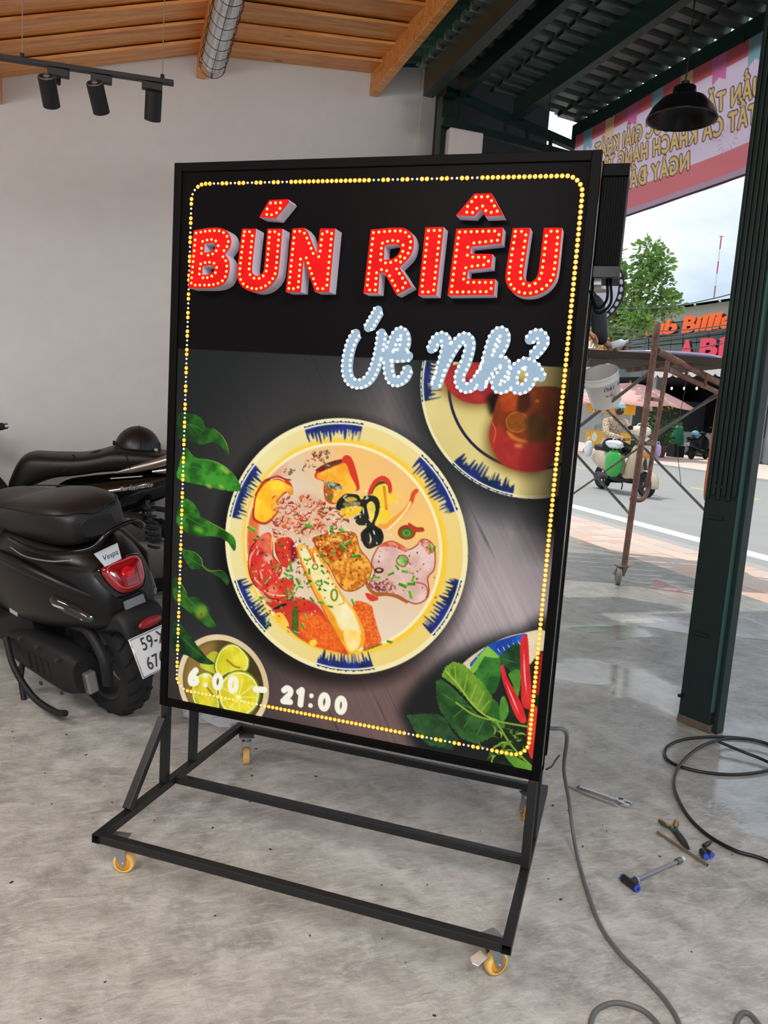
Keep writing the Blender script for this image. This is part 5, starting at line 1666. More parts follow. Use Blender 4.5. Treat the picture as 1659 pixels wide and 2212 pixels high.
def scooter(name, label, group, loc, heading, lean, sc, paint, seatm, steer=0.0, style='round', loc_z=0.0):
    """generic step-through scooter; x forward, y left, origin under the rear axle"""
    root = thing(name, label, 'scooter', (loc[0], loc[1], loc_z), group=group)
    root.rotation_euler = (Matrix.Rotation(pi/2-heading, 3, 'Z') @ Matrix.Rotation(-lean, 3, 'X')).to_euler()
    root.scale = (sc, sc, sc)
    wheel(root, 0.0, 0.228, 0.115)
    wheel(root, 1.30, 0.222, 0.10)
    # floor tunnel and leg shield
    body([(0.30, 0.12, 0.44, 0.22), (0.50, 0.16, 0.34, 0.20), (0.80, 0.17, 0.30, 0.20), (1.00, 0.16, 0.32, 0.21), (1.06, 0.10, 0.36, 0.24)], 4).build('floorboard', plastic_dk, root)
    ls = MB()
    rows = [(1.03, 0.24, 0.12), (1.05, 0.36, 0.21), (1.08, 0.52, 0.24), (1.10, 0.68, 0.22), (1.09, 0.80, 0.16), (1.07, 0.88, 0.09)]
    rows = [tuple(r) for r in catmull([np.array(r) for r in rows], 4)]
    for s_ in (0, 1):
        rings = []
        for x, z, hw in rows:
            rings.append([(x+0.03-0.10*abs(t)**2+(0.03 if s_ else 0), t*hw, z) for t in np.linspace(-1, 1, 13)])
        ls.loft(rings, closed_ring=False)
    ls.build('leg_shield', paint, root)
    # fork and front fender
    MB().tube([(1.30, 0.0, 0.24), (1.24, 0, 0.46), (1.08, 0, 0.95)], [0.025, 0.03, 0.03], 10).build('fork', engine_grey, root)
    fd = MB()
    rings = []
    for a in np.linspace(-0.2, 2.5, 12):
        rings.append([(1.30+0.252*cos(a)*(1-0.07*t*t), 0.075*t, 0.222+0.252*sin(a)*(1-0.07*t*t)) for t in np.linspace(-1, 1, 7)])
    fd.loft(rings, closed_ring=False)
    o = fd.build('front_fender', paint, root)
    md = o.modifiers.new('t', 'SOLIDIFY'); md.thickness = 0.004
    # headset
    hs = bpy.data.objects.new('handlebar', None); 
    MB_ = body([(0.94, 0.06, 1.00, 0.92), (1.00, 0.10, 1.04, 0.90), (1.08, 0.11, 1.03, 0.88), (1.15, 0.085, 1.00, 0.89), (1.175, 0.05, 0.98, 0.91)], 2.4)
    hb = MB_.build('headset', paint, root)
    bpy.data.objects.remove(hs)
    c_, s_ = cos(steer), sin(steer)
    def hp(dx, dy, z):
        return (1.06+dx*c_-dy*s_, dx*s_+dy*c_, z)
    for sg in (-1, 1):
        MB().tube([hp(0, sg*0.05, 0.965), hp(-0.02, sg*0.16, 0.975), hp(-0.06, sg*0.22, 0.965)], 0.013, 10).build('bar', engine_grey, root)
        MB().tube([hp(-0.06, sg*0.22, 0.965), hp(-0.10, sg*0.33, 0.955)], 0.018, 12).build('grip', rubber, root)
        MB().cyl(hp(-0.10, sg*0.33, 0.955), hp(-0.108, sg*0.352, 0.953), 0.016, n=12).build('bar_end', chrome, root)
        MB().tube([hp(0.03, sg*0.15, 0.97), hp(0.01, sg*0.24, 0.965), hp(-0.03, sg*0.34, 0.955)], [0.008, 0.007, 0.006], 8).build('brake_lever', chrome, root)
        MB().tube([hp(0.0, sg*0.17, 0.98), hp(0.02, sg*0.20, 1.08), hp(0.0, sg*0.25, 1.16)], 0.006, 6).build('mirror_stem', plastic_dk, root)
        m = Matrix.Translation(hp(0.0, sg*0.27, 1.17)) @ Matrix.Rotation(steer, 4, 'Z')
        MB().ell((0, 0, 0), (0.012, 0.055, 0.04), 16, 8, m).build('mirror', plastic_dk, root)
    MB().ell((1.17, 0, 0.955), (0.02, 0.065, 0.055), 18, 10).build('headlight', white_lens, root)
    # drive unit on the left, swing arm and shock
    body([(-0.06, 0.05, 0.29, 0.16), (0.05, 0.06, 0.31, 0.13), (0.25, 0.06, 0.31, 0.14), (0.42, 0.06, 0.29, 0.16), (0.50, 0.04, 0.26, 0.19)], 3.2).build('drive_cover', plastic_dk, root, loc=(0, 0.12, 0))
    MB().tube([(-0.02, -0.14, 0.24), (0.10, -0.16, 0.27), (0.38, -0.12, 0.25)], [0.055, 0.06, 0.035], 14).build('exhaust', engine_grey, root)
    MB().tube([(0.40, 0.13, 0.22), (0.36, 0.19, 0.11), (0.30, 0.22, 0.03)], 0.011, 8).build('side_stand', plastic_dk, root)
    return root
def saddle(root, st, mat, e=2.9, name='seat'):
    return body(st, e, 28, 5).build(name, mat, root)
def plate(root, c, xdir, ydir, lines, w_=0.19, h_=0.14, label='white number plate'):
    M = frameM(c, xdir, ydir)
    p = MB().box((-w_/2, -h_/2, -0.0012), (w_/2, h_/2, 0.0)).build('number_plate', pm('plate_white', (226, 226, 224), 0.3), root, bevel=0.004)
    p.data.transform(M)
    p['label'] = label
    rim = MB().tube([(-w_/2+0.004, -h_/2+0.004, 0.001), (w_/2-0.004, -h_/2+0.004, 0.001), (w_/2-0.004, h_/2-0.004, 0.001), (-w_/2+0.004, h_/2-0.004, 0.001)], 0.0025, 6, closed=True).build('plate_rim', chrome, p)
    rim.data.transform(M)
    for txt, yy, size in lines:
        text_mesh('plate_text', txt, size, pm('plate_black', (52, 54, 58), 0.5), p, M @ Matrix.Translation((0, yy, 0.001)) @ Matrix.Diagonal((0.74, 1.0, 1.0, 1.0)), 0.0006, bold=0.0004, spacing=1.05)
    return p

# --- the nearer matt-black scooter -----------------------------------
H1, L1, S1 = radians(-32.2), radians(13.0), 1.13
sc1 = scooter('scooter', 'matt black scooter with red tail light nearest the sign', 'scooters parked in the shop', (-0.024, 3.385), H1, L1, S1, satin_black, seat_black, steer=0.7)
b1 = body([(-0.345, 0.055, 0.545, 0.47), (-0.325, 0.095, 0.60, 0.43), (-0.27, 0.128, 0.665, 0.40), (-0.17, 0.162, 0.715, 0.385), (-0.03, 0.190, 0.735, 0.36), (0.14, 0.196, 0.735, 0.33), (0.30, 0.178, 0.715, 0.31), (0.44, 0.145, 0.66, 0.29), (0.54, 0.115, 0.52, 0.27)], 2.5, 32, 6).build('body_shell', satin_black, sc1)
# raised shoulder crease along each flank
for sg in (1, -1):
    MB().tube([(-0.315, sg*0.095, 0.545), (-0.20, sg*0.158, 0.60), (-0.02, sg*0.192, 0.64), (0.20, sg*0.196, 0.655), (0.40, sg*0.155, 0.63)], [0.004, 0.018, 0.022, 0.02, 0.006], 10).build('flank_crease', satin_black, sc1)
saddle(sc1, [(-0.255, 0.060, 0.80, 0.735), (-0.235, 0.105, 0.835, 0.715), (-0.17, 0.135, 0.858, 0.705), (-0.05, 0.148, 0.862, 0.70), (0.10, 0.145, 0.845, 0.70), (0.22, 0.135, 0.820, 0.70), (0.38, 0.115, 0.815, 0.695), (0.50, 0.075, 0.80, 0.69), (0.53, 0.03, 0.77, 0.70)], seat_black, 3.6)
pip = [(-0.256, 0.0, 0.815)]
for x, y in ((-0.245, 0.06), (-0.22, 0.105), (-0.15, 0.133), (-0.04, 0.145), (0.10, 0.142), (0.25, 0.128), (0.40, 0.105)):
    pip.append((x, y, 0.832 if x < 0 else 0.832-0.07*x))
pip = [(x, -y, z) for x, y, z in reversed(pip[1:])]+pip
MB().tube(catmull(pip, 4), 0.0028, 6).build('seat_piping', pm('piping', (14, 14, 14), 0.6), sc1)
# grab rail
rail = catmull([(0.12, 0.165, 0.715), (-0.02, 0.180, 0.715), (-0.15, 0.172, 0.715), (-0.26, 0.130, 0.722), (-0.318, 0.085, 0.735), (-0.335, 0.03, 0.775), (-0.336, -0.05, 0.785), (-0.315, -0.10, 0.76), (-0.25, -0.140, 0.725), (-0.10, -0.175, 0.715)], 5)
MB().tube(rail, 0.0085, 10).build('grab_rail', pm('rail_black_chrome', (44, 44, 45), 0.14, 0.9), sc1)
MB().tube(catmull([(0.10, 0.176, 0.69), (-0.03, 0.188, 0.685), (-0.17, 0.170, 0.688), (-0.25, 0.138, 0.695)], 5), 0.0045, 8).build('rail_trim', chrome, sc1)
# white emblem plate under the seat
em = frameM((-0.300, 0.030, 0.680), (0.10, -1, 0.06), (0.42, 0, 1))
p = MB().prism([(-0.048, 0.030), (0.048, 0.030), (0.034, -0.026), (-0.034, -0.026)], 0, 0.006).build('emblem', pm('emblem_silver', (206, 208, 208), 0.3, 0.3), sc1, bevel=0.002)
p.data.transform(em)
text_mesh('emblem_text', 'Vespa', 0.026, pm('emblem_ink', (40, 44, 48), 0.4), p, em @ Matrix.Translation((0, 0.002, 0.0065)), 0.0004, shear=0.3)
# tail lamp
tl_ = frameM((-0.318, 0.0, 0.605), (0, -1, 0), (0.52, 0, 0.86))
o = MB()
prof = [(-0.072, 0.046), (0, 0.054), (0.072, 0.046), (0.066, -0.02), (0.040, -0.058), (0, -0.066), (-0.040, -0.058), (-0.066, -0.02)]
prof = [tuple(q) for q in catmull(prof, 3, True)]
rings = [[(x*k_, y*k_, z) for x, y in prof] for k_, z in ((1.04, -0.03), (1.0, 0.006), (0.93, 0.020), (0.72, 0.030), (0.40, 0.034), (0.05, 0.035))]
o.loft(rings)
o = o.build('tail_light', red_lens, sc1); o.data.transform(tl_)
o['label'] = 'glossy dark red tail light'
sr = MB().loft([[(x*k_, y*k_, z) for x, y in prof] for k_, z in ((1.20, -0.04), (1.16, 0.0), (1.05, 0.010))]).build('tail_light_surround', gloss_black, sc1); sr.data.transform(tl_)
hl = MB().tube([(x*0.80, y*0.80, 0.0275) for x, y in prof], 0.0016, 6, closed=True).build('lens_ring', pm('lens_ring_pale', (220, 90, 96), 0.15), o); hl.data.transform(tl_)
MB().ell((0, 0, 0.030), (0.028, 0.024, 0.008), 14, 8).build('bulb_lens', pm('lens_core', (196, 20, 30), 0.1), o).data.transform(tl_)
# indicators low on each flank
for sg in (1, -1):
    mi = frameM((-0.20, sg*0.150, 0.505), (-0.93, sg*-0.28, -0.26), (0.15*0, sg*0.35, 1))
    ov = [(-0.085, 0.018), (-0.05, 0.030), (0.02, 0.024), (0.075, 0.004), (0.085, -0.012), (0.06, -0.020), (-0.02, -0.012), (-0.07, 0.002)]
    ov = [tuple(q) for q in catmull(ov, 3, True)]
    z = 1 if sg > 0 else -1
    lo = MB().loft([[(x*k_, y*k_, zz*z) for x, y in ov] for k_, zz in ((1.12, -0.02), (1.06, 0.004), (0.95, 0.010), (0.6, 0.016), (0.05, 0.018))]).build('indicator', smoke_lens, sc1)
    lo.data.transform(mi)
    MB().ell((0.055, -0.004, 0.016*z), (0.005, 0.005, 0.003), 10, 6).build('screw', chrome, lo).data.transform(mi)
    MB().prism([(-0.07, 0.016), (-0.02, 0.022), (-0.01, 0.012), (-0.06, 0.008)], 0.0155*z, 0.0165*z).build('reflector', white_lens, lo).data.transform(mi)
# tail end: sticker, small reflector, number plate on its bracket
body([(-0.385, 0.05, 0.36, 0.345), (-0.37, 0.075, 0.42, 0.375), (-0.32, 0.085, 0.50, 0.42), (-0.20, 0.09, 0.46, 0.40), (-0.05, 0.09, 0.47, 0.42)], 3.5).build('rear_mudguard', plastic_dk, sc1)
fs = frameM((-0.351, 0.0, 0.512), (0, -1, 0), (0.30, 0, 1))
MB().box((-0.038, -0.015, -0.012), (0.038, 0.015, 0.004)).build('sticker', pm('sticker_grey', (112, 114, 116), 0.4), sc1).data.transform(fs)
rf = frameM((-0.388, 0.0, 0.455), (0, -1, 0), (0.25, 0, 1))
MB().ell((0, 0, 0), (0.046, 0.017, 0.009), 20, 8).build('rear_reflector', pm('reflector_red', (150, 28, 34), 0.2), sc1).data.transform(rf)
plate(sc1, (-0.418, 0.0, 0.365), (0, -1, 0), (0.34, 0, 1), [('59-X3', 0.034, 0.062), ('676.39', -0.034, 0.062)])
# engine side: kick lever, bolts, tube stand, sticker
MB().tube(catmull([(0.40, 0.19, 0.28), (0.30, 0.225, 0.20), (0.18, 0.23, 0.115), (0.05, 0.22, 0.09), (-0.02, 0.21, 0.10)], 4), 0.012, 10).build('stand_tube', plastic_dk, sc1)
MB().tube(catmull([(0.02, 0.10, 0.40), (-0.10, 0.10, 0.40), (-0.185, 0.11, 0.32), (-0.18, 0.11, 0.22)], 4), [0.018]*13, 10).build('mudguard_stay', plastic_dk, sc1)
for x, z in ((0.02, 0.29), (0.16, 0.305), (0.30, 0.30), (0.42, 0.27), (0.36, 0.16), (0.20, 0.14), (0.04, 0.15)):
    MB().cyl((x, 0.178, z), (x, 0.186, z), 0.008, n=8).build('bolt', engine_grey, sc1)
for k in range(4):
    MB().box((0.10+0.05*k, 0.177, 0.19), (0.125+0.05*k, 0.184, 0.26)).build('cover_rib', plastic_dk, sc1, bevel=0.003)
MB().box((-0.09, 0.10, 0.16), (-0.05, 0.14, 0.24)).build('brake_arm', pm('alloy_bright', (150, 150, 150), 0.35, 0.7), sc1, bevel=0.006)
st_ = frameM((0.33, 0.165, 0.40), (-1, 0.05, 0), (0, -0.1, 1))
p = MB().box((-0.035, -0.011, 0), (0.035, 0.011, 0.002)).build('side_sticker', pm('side_sticker', (176, 174, 166), 0.4), sc1, bevel=0.004); p.data.transform(st_)

for ch in sc1.children:
    k_ = ch.name.split('.')[0]
    if k_ in ('body_shell', 'flank_crease', 'grab_rail', 'rail_trim', 'emblem', 'tail_light', 'tail_light_surround', 'indicator', 'sticker'):
        ch.location.x += 0.085
    elif k_ in ('seat', 'seat_piping'):
        ch.location.x += 0.125
    elif k_ in ('rear_reflector', 'number_plate', 'rear_mudguard'):
        ch.location.x += 0.045
# --- the scooter behind it, gloss black with a silver tail ------------
H2, S2 = radians(-86), 1.14
w2 = onfloor(372, 1330)
sc2 = scooter('scooter', 'glossy black scooter with silver tail and a helmet on its seat', 'scooters parked in the shop', (0.15, 5.42), H2, radians(3), S2, gloss_black, seat_black, steer=0.3)
body([(-0.42, 0.03, 0.84, 0.80), (-0.36, 0.07, 0.845, 0.74), (-0.22, 0.11, 0.80, 0.66), (-0.05, 0.15, 0.765, 0.58), (0.15, 0.175, 0.73, 0.50), (0.35, 0.17, 0.70, 0.42), (0.50, 0.13, 0.66, 0.36), (0.58, 0.09, 0.55, 0.33)], 2.8, 28, 5).build('side_panel', gloss_black, sc2)
saddle(sc2, [(-0.24, 0.07, 0.835, 0.80), (-0.18, 0.12, 0.850, 0.79), (-0.02, 0.145, 0.864, 0.77), (0.12, 0.150, 0.876, 0.75), (0.22, 0.148, 0.874, 0.735), (0.30, 0.147, 0.848, 0.725), (0.40, 0.145, 0.828, 0.705), (0.54, 0.14, 0.824, 0.68), (0.66, 0.125, 0.82, 0.62), (0.72, 0.10, 0.77, 0.56), (0.77, 0.06, 0.66, 0.50)], seat_black, 3.0)
MB().tube(catmull([(0.12, 0.152, 0.77), (0.15, 0.15, 0.86), (0.20, 0.09, 0.885), (0.20, -0.09, 0.885), (0.15, -0.15, 0.86)], 4), 0.003, 6).build('seat_seam', pm('piping', (14, 14, 14), 0.6), sc2)
silver = pm('silver_paint', (150, 140, 130), 0.3, 0.75, 0.1, 6, coat=0.4)
for sg in (1, -1):
    body([(-0.46, 0.012, 0.965, 0.92), (-0.32, 0.030, 0.925, 0.86), (-0.16, 0.034, 0.885, 0.82), (-0.02, 0.032, 0.835, 0.775), (0.10, 0.022, 0.790, 0.745), (0.20, 0.004, 0.745, 0.735)], 2.4, 16, 4).build('tail_cowl', silver, sc2, loc=(0, sg*0.135, 0))
    body([(-0.44, 0.012, 0.87, 0.82), (-0.28, 0.026, 0.845, 0.785), (-0.12, 0.028, 0.800, 0.750), (0.0, 0.006, 0.765, 0.750)], 2.4, 14, 4).build('chrome_trim', chrome, sc2, loc=(0, sg*0.148, 0))
MB().ell((-0.42, 0, 0.82), (0.03, 0.09, 0.04), 18, 10).build('tail_light', red_lens, sc2)
MB().tube([(0.22, 0.182, 0.715), (0.05, 0.182, 0.735)], 0.0035, 6).build('pin_stripe', pm('stripe_pale', (206, 204, 186), 0.4), sc2)
text_mesh('side_text', 'Performante', 0.036, pm('decal_silver', (190, 190, 186), 0.35), sc2, frameM((0.085, 0.185, 0.672), (-1, 0.02, 0.20), (0.1, 0, 1)), 0.0008, shear=0.45)
# rear shock with its spring, air box, engine, rear fender
MB().cyl((0.02, 0.19, 0.60), (-0.03, 0.19, 0.26), 0.014, n=10).build('shock', engine_grey, sc2)
hel = [(0.02-0.045*t+0.034*cos(t*52), 0.19+0.034*sin(t*52), 0.60-0.30*t) for t in np.linspace(0.04, 0.92, 90)]
MB().tube(hel, 0.0075, 6).build('shock_spring', pm('spring_black', (36, 36, 37), 0.3, 0.5), sc2)
body([(-0.06, 0.05, 0.44, 0.32), (0.04, 0.075, 0.50, 0.28), (0.18, 0.08, 0.52, 0.27), (0.28, 0.06, 0.48, 0.30)], 3.0).build('air_box', engine_grey, sc2, loc=(0, 0.13, 0))
body([(-0.08, 0.05, 0.36, 0.14), (0.08, 0.07, 0.38, 0.12), (0.30, 0.07, 0.36, 0.14), (0.44, 0.05, 0.32, 0.18)], 3.0).build('engine_case', pm('engine_alloy', (104, 102, 100), 0.45, 0.5, 0.2, 20), sc2, loc=(0, 0.16, 0))
fd = MB(); rings = []
for a in np.linspace(0.5, 2.9, 12):
    rings.append([(0.27*cos(a), 0.07*t, 0.25+0.27*sin(a)) for t in np.linspace(-1, 1, 5)])
fd.loft(rings, closed_ring=False)
o = fd.build('rear_fender', plastic_dk, sc2); md = o.modifiers.new('t', 'SOLIDIFY'); md.thickness = 0.004
# --- half helmet resting on that seat ---------------------------------
hp_ = on(298, 962, 1, 5.40)
hel_r = thing('helmet', 'matt black half helmet resting on the seat of the rear scooter', 'helmet', (hp_[0], 5.40, on(298, 998, 1, 5.40)[2]+0.010))
hel_r.scale = (1.12, 1.12, 1.12)
rings = []
for j in range(14):
    t = j/13*pi/2*0.985
    z = 0.055+0.150*sin(t)
    rings.append([(0.130*cos(t)*cos(a)*1.04, 0.118*cos(t)*sin(a), z) for a in np.linspace(0, 2*pi, 36, endpoint=False)])
low = [[(0.128*cos(a)*1.04, 0.116*sin(a), zz-0.012*cos(a)) for a in np.linspace(0, 2*pi, 36, endpoint=False)] for zz in (0.012, 0.03)]
MB().loft(low+rings).build('shell', pm('helmet_black', (24, 24, 25), 0.36, 0, 0.1, 10), hel_r, weld=True)
MB().tube([(0.131*cos(a)*1.04, 0.119*sin(a), 0.0135-0.012*cos(a)) for a in np.linspace(0, 2*pi, 36, endpoint=False)], 0.006, 8, closed=True).build('edge_trim', rubber, hel_r)
MB().tube([(0.1315*cos(a)*1.04, 0.1195*sin(a), 0.072-0.004*cos(a)) for a in np.linspace(-2.6, -0.45, 20)], 0.0022, 6).build('seam', pm('groove_black', (6, 6, 6), 0.9), hel_r)
MB().tube([(0.132*cos(t)*1.04*0.1, -0.1195*cos(t), 0.055+0.1515*sin(t)) for t in np.linspace(0.1, 1.5, 12)], 0.002, 6).build('seam', MATS['groove_black'], hel_r)
MB().cyl((0.095, -0.088, 0.075), (0.104, -0.098, 0.075), 0.009, n=12).build('stud', pm('stud_white', (220, 220, 220), 0.3, 0.5), hel_r)
MB().tube(catmull([(0.100, -0.093, 0.075), (0.118, -0.075, 0.06), (0.112, -0.082, 0.035), (0.07, -0.112, 0.02)], 4), 0.0025, 6).build('visor_edge', pm('visor_grey', (120, 120, 120), 0.3), hel_r)
for x in (-0.134, 0.120):
    MB().ell((x, -0.03, 0.10), (0.008, 0.012, 0.016), 10, 8).build('vent', rubber, hel_r)
MB().tube(catmull([(-0.12, -0.02, 0.04), (-0.22, -0.06, 0.045), (-0.30, -0.10, 0.00), (-0.36, -0.12, -0.045), (-0.40, -0.13, -0.065)], 5), [0.010]*21, 8).build('chin_strap', pm('strap_black', (18, 18, 18), 0.8), hel_r)
MB().tube(catmull([(-0.34, -0.12, -0.03), (-0.335, -0.12, 0.0), (-0.35, -0.12, 0.03)], 4), 0.006, 6).build('strap_end', MATS['strap_black'], hel_r)
# ================================================================== street side: column, banner, scaffold, road, far side
# --- green steel column of the shop front
cgreen = pm('column_green', (20, 38, 36), 0.5, 0.15, 0.25, 6, 0.15, 25)
cedge = pm('column_edge_green', (58, 96, 88), 0.4, 0.2, 0.2, 10)
col_ = thing('shop_column', 'dark green steel column with bundled shutter rails beside the wet floor', 'column', (2.54, 2.80, 0))
ca_ = V3(onfloor(1463, 1556)); cb_ = V3(onfloor(1530, 1583)); cc_ = V3(onfloor(1546, 1577))
o3 = Vector((2.54, 2.80, 0))
CT = z2(2.55)-0.03
d1 = (cb_-ca_).normalized(); nrm = Vector((d1.y, -d1.x, 0))
if nrm.x < 0:
    nrm = -nrm
q = [ca_-o3, cb_-o3, cb_-o3+nrm*0.055, ca_-o3+nrm*0.055]
MB().prism([(p.x, p.y) for p in q], 0, CT).build('post', cgreen, col_, bevel=0.004)
L_ = (cb_-ca_).length
for k in range(6):
    a = ca_-o3+d1*(0.006+k*(L_-0.012)/6)
    b = a+d1*((L_-0.012)/6-0.006)
    pr = [a-nrm*0.011, b-nrm*0.011, b, a]
    MB().prism([(p.x, p.y) for p in pr], 1.06+0.02*(k % 2), CT-0.01).build('shutter_rail', cgreen, col_, bevel=0.003)
MB().prism([(p.x, p.y) for p in (cb_-o3-nrm*0.006, cb_-o3+d1*0.008-nrm*0.006, cb_-o3+d1*0.008+nrm*0.02, cb_-o3+nrm*0.02)], 0.10, CT-0.02).build('edge_strip', cedge, col_)
e0 = cb_-o3+d1*0.012+nrm*0.012
MB().prism([(p.x, p.y) for p in (e0, e0+d1*0.02, e0+d1*0.02+nrm*0.06, e0+nrm*0.06)], 0, CT-0.01).build('side_post', cgreen, col_, bevel=0.003)
for zz in (0.98, 1.12, 0.44):
    MB().bar(ca_-o3-nrm*0.006+d1*0.03+Vector((0, 0, zz)), ca_-o3-nrm*0.006+d1*0.10+Vector((0, 0, zz)), 0.012, 0.012).build('latch', cgreen, col_)
MB().bar(ca_-o3-nrm*0.03+d1*0.01+Vector((0, 0, 0.13)), ca_-o3+nrm*0.02+d1*0.01+Vector((0, 0, 0.13)), 0.012, 0.012).build('bolt', plastic_dk, col_)
foot = pm('rust_foot', (96, 84, 70), 0.8, 0, 0.4, 30)
MB().prism([(p.x, p.y) for p in (ca_-o3-nrm*0.008, cb_-o3-nrm*0.008+d1*0.01, cb_-o3+nrm*0.06, ca_-o3+nrm*0.06)], 0.0005, 0.035).build('foot_plate', foot, col_, bevel=0.004)

# --- vinyl banner seen from behind
BX = FRONT_X
bt = [on(x, y, 0, BX) for x, y in ((1245, 290), (1650, 70), (1357, 462), (1615, 385))]
zt_ = (bt[0][2]+bt[1][2])/2; zb_ = (bt[2][2]+bt[3][2])/2
y1_ = bt[0][1]; y0_ = 1.9
ban = thing('vinyl_banner', 'pink vinyl banner with mirrored tan lettering hanging under the roof edge', 'banner', (BX, (y0_+y1_)/2, zb_))
yc_ = (y0_+y1_)/2
hgt_ = zt_-zb_
def wav(y, z):
    return 0.006*np.sin(y*5.0+z*3)+0.004*np.sin(y*11+1)*(1-z/hgt_)
BRES = 0.002
bw_, bh_ = int((y1_-y0_)/BRES), int(hgt_/BRES)
bcan = np.zeros((bh_, bw_, 3), np.float32)
gy, gz = np.meshgrid(y0_+(np.arange(bw_)+0.5)*BRES, zb_+(np.arange(bh_)+0.5)*BRES)      # row 0 is the bottom edge
def bput(m, c):
    bcan[m] = np.array(c, np.float32)
bput(gz > -1, (240, 220, 240))
rz = gz-zb_
bput((rz > 0.045) & (rz < 0.165), (232, 134, 142))
bput(rz > hgt_-0.085, (228, 116, 128))
bput(rz < 0.045, (196, 168, 190))
k = 0; y = y1_-0.10
while y > y0_:
    u_ = (gy-(y-0.10))/0.10
    slant = (rz-hgt_)*0.10
    u2 = (gy-(y-0.10)-slant)/0.10
    notch = 0.028*(1-np.abs(2*u2-1))
    m = (u2 > 0) & (u2 < 1) & (rz > hgt_-0.145+notch)
    bput(m, ((146, 190, 202), (242, 208, 160), (230, 128, 186))[k % 3])
    y -= 0.25; k += 1
for (px, py, R_) in ((1570, 300, 0.075), (1480, 330, 0.045), (1350, 250, 0.035), (1500, 368, 0.035), (1545, 290, 0.04), (1420, 250, 0.03)):
    c = on(px, py, 0, BX)
    dy_, dz_ = gy-c[1], gz-c[2]
    rr_ = np.hypot(dy_, dz_); tt = np.arctan2(dz_, dy_)
    m = (rr_ > R_*0.6) & (rr_ < R_) & (np.abs(((tt*16/(2*pi)) % 1)-0.5) < 0.09)
    bput(m, (206, 168, 190))
def dil(m, r):
    out_ = m.copy(); n_ = max(1, int(r/BRES))
    for dx in range(-n_, n_+1):
        for dz in range(-n_, n_+1):
            if dx*dx+dz*dz <= n_*n_ and (dx or dz):
                out_ |= np.roll(np.roll(m, dx, 1), dz, 0)
    return out_
def banner_line(txt, pr, pl, cap):
    """txt runs along +y (it is meant for the street, so from inside it reads mirrored)"""
    a = on(pr[0], pr[1], 0, BX); b = on(pl[0], pl[1], 0, BX)
    o = text_mesh('tmp_text', txt, 1.0, pm('tmp', (1, 1, 1)), None, Matrix.Identity(4), 0.0, shear=0.20, bold=0.006, spacing=1.10)
    co_ = np.array([v.co[:2] for v in o.data.vertices])
    faces = [tuple(p_.vertices) for p_ in o.data.polygons]
    bpy.data.objects.remove(o)
    w0 = co_[:, 0].max()-co_[:, 0].min()
    ky = (b[1]-a[1])/w0; kz_ = cap/0.73
    Y = (co_[:, 0]-co_[:, 0].min())*ky+a[1]
    # the line follows the two measured ends
    Z_ = (a[2]+(b[2]-a[2])*(Y-a[1])/(b[1]-a[1]))+co_[:, 1]*kz_
    X_ = (Y-y0_)/BRES; R_ = (Z_-zb_)/BRES
    m = np.zeros((bh_, bw_), bool)
    for f_ in faces:
        for i in range(1, len(f_)-1):
            tri = np.array([(X_[j], R_[j]) for j in (f_[0], f_[i], f_[i+1])])
            x0, y0 = np.floor(tri.min(0)).astype(int); x1, y1 = np.ceil(tri.max(0)).astype(int)+1
            x0, y0, x1, y1 = max(0, x0), max(0, y0), min(bw_, x1), min(bh_, y1)
            if x1 <= x0 or y1 <= y0:
                continue
            gx_, gr_ = np.meshgrid(np.arange(x0, x1)+0.5, np.arange(y0, y1)+0.5)
            d = [(tri[(q+1) % 3][0]-tri[q][0])*(gr_-tri[q][1])-(tri[(q+1) % 3][1]-tri[q][1])*(gx_-tri[q][0]) for q in range(3)]
            m[y0:y1, x0:x1] |= ((d[0] >= 0) & (d[1] >= 0) & (d[2] >= 0)) | ((d[0] <= 0) & (d[1] <= 0) & (d[2] <= 0))
    tan_ = dil(m, 0.0045)
    bput(dil(tan_, 0.0075), (92, 66, 70))
    bput(tan_, (240, 206, 140))
banner_line('TUẦN TẶNG NƯỚC GIẢI KHÁT', (1668, 176), (1283, 330), 0.098)
banner_line('TẤT CẢ KHÁCH HÀNG TRONG', (1634, 246), (1256, 376), 0.098)
banner_line('NGÀY ĐẦU', (1490, 348), (1345, 398), 0.098)
g2 = 2
bimg = bcan[:bh_//g2*g2, :bw_//g2*g2].reshape(bh_//g2, g2, bw_//g2, g2, 3).mean((1, 3))/255
nbz, nby = bimg.shape[:2]
blin = np.where(bimg <= 0.04045, bimg/12.92, ((bimg+0.055)/1.055)**2.4)
yy_ = np.linspace(y0_, y1_, nby)-yc_; zz_ = np.linspace(0, hgt_, nbz)
YG, ZG = np.meshgrid(yy_, zz_)
vv = np.stack([wav(YG, ZG), YG, ZG], -1).reshape(-1, 3).astype(np.float32)
ii = np.arange(nbz*nby).reshape(nbz, nby)
qq = np.stack([ii[:-1, :-1], ii[:-1, 1:], ii[1:, 1:], ii[1:, :-1]], -1).reshape(-1, 4)
me = bpy.data.meshes.new('sheet')
me.vertices.add(len(vv)); me.vertices.foreach_set('co', vv.ravel())
me.loops.add(qq.size); me.loops.foreach_set('vertex_index', qq.ravel().astype(np.int32))
me.polygons.add(len(qq)); me.polygons.foreach_set('loop_start', np.arange(0, qq.size, 4, dtype=np.int32))
me.polygons.foreach_set('use_smooth', [True]*len(qq))
me.update(calc_edges=True)
ca = me.color_attributes.new('print', 'FLOAT_COLOR', 'POINT')
rgba = np.ones((len(vv), 4), np.float32); rgba[:, :3] = blin.reshape(-1, 3)
ca.data.foreach_set('color', rgba.ravel())
vm = NT('printed_vinyl')
at = vm.n('ShaderNodeAttribute'); at.attribute_name = 'print'
tr = vm.n('ShaderNodeBsdfTranslucent'); mxs = vm.n('ShaderNodeMixShader'); mxs.inputs[0].default_value = 0.62
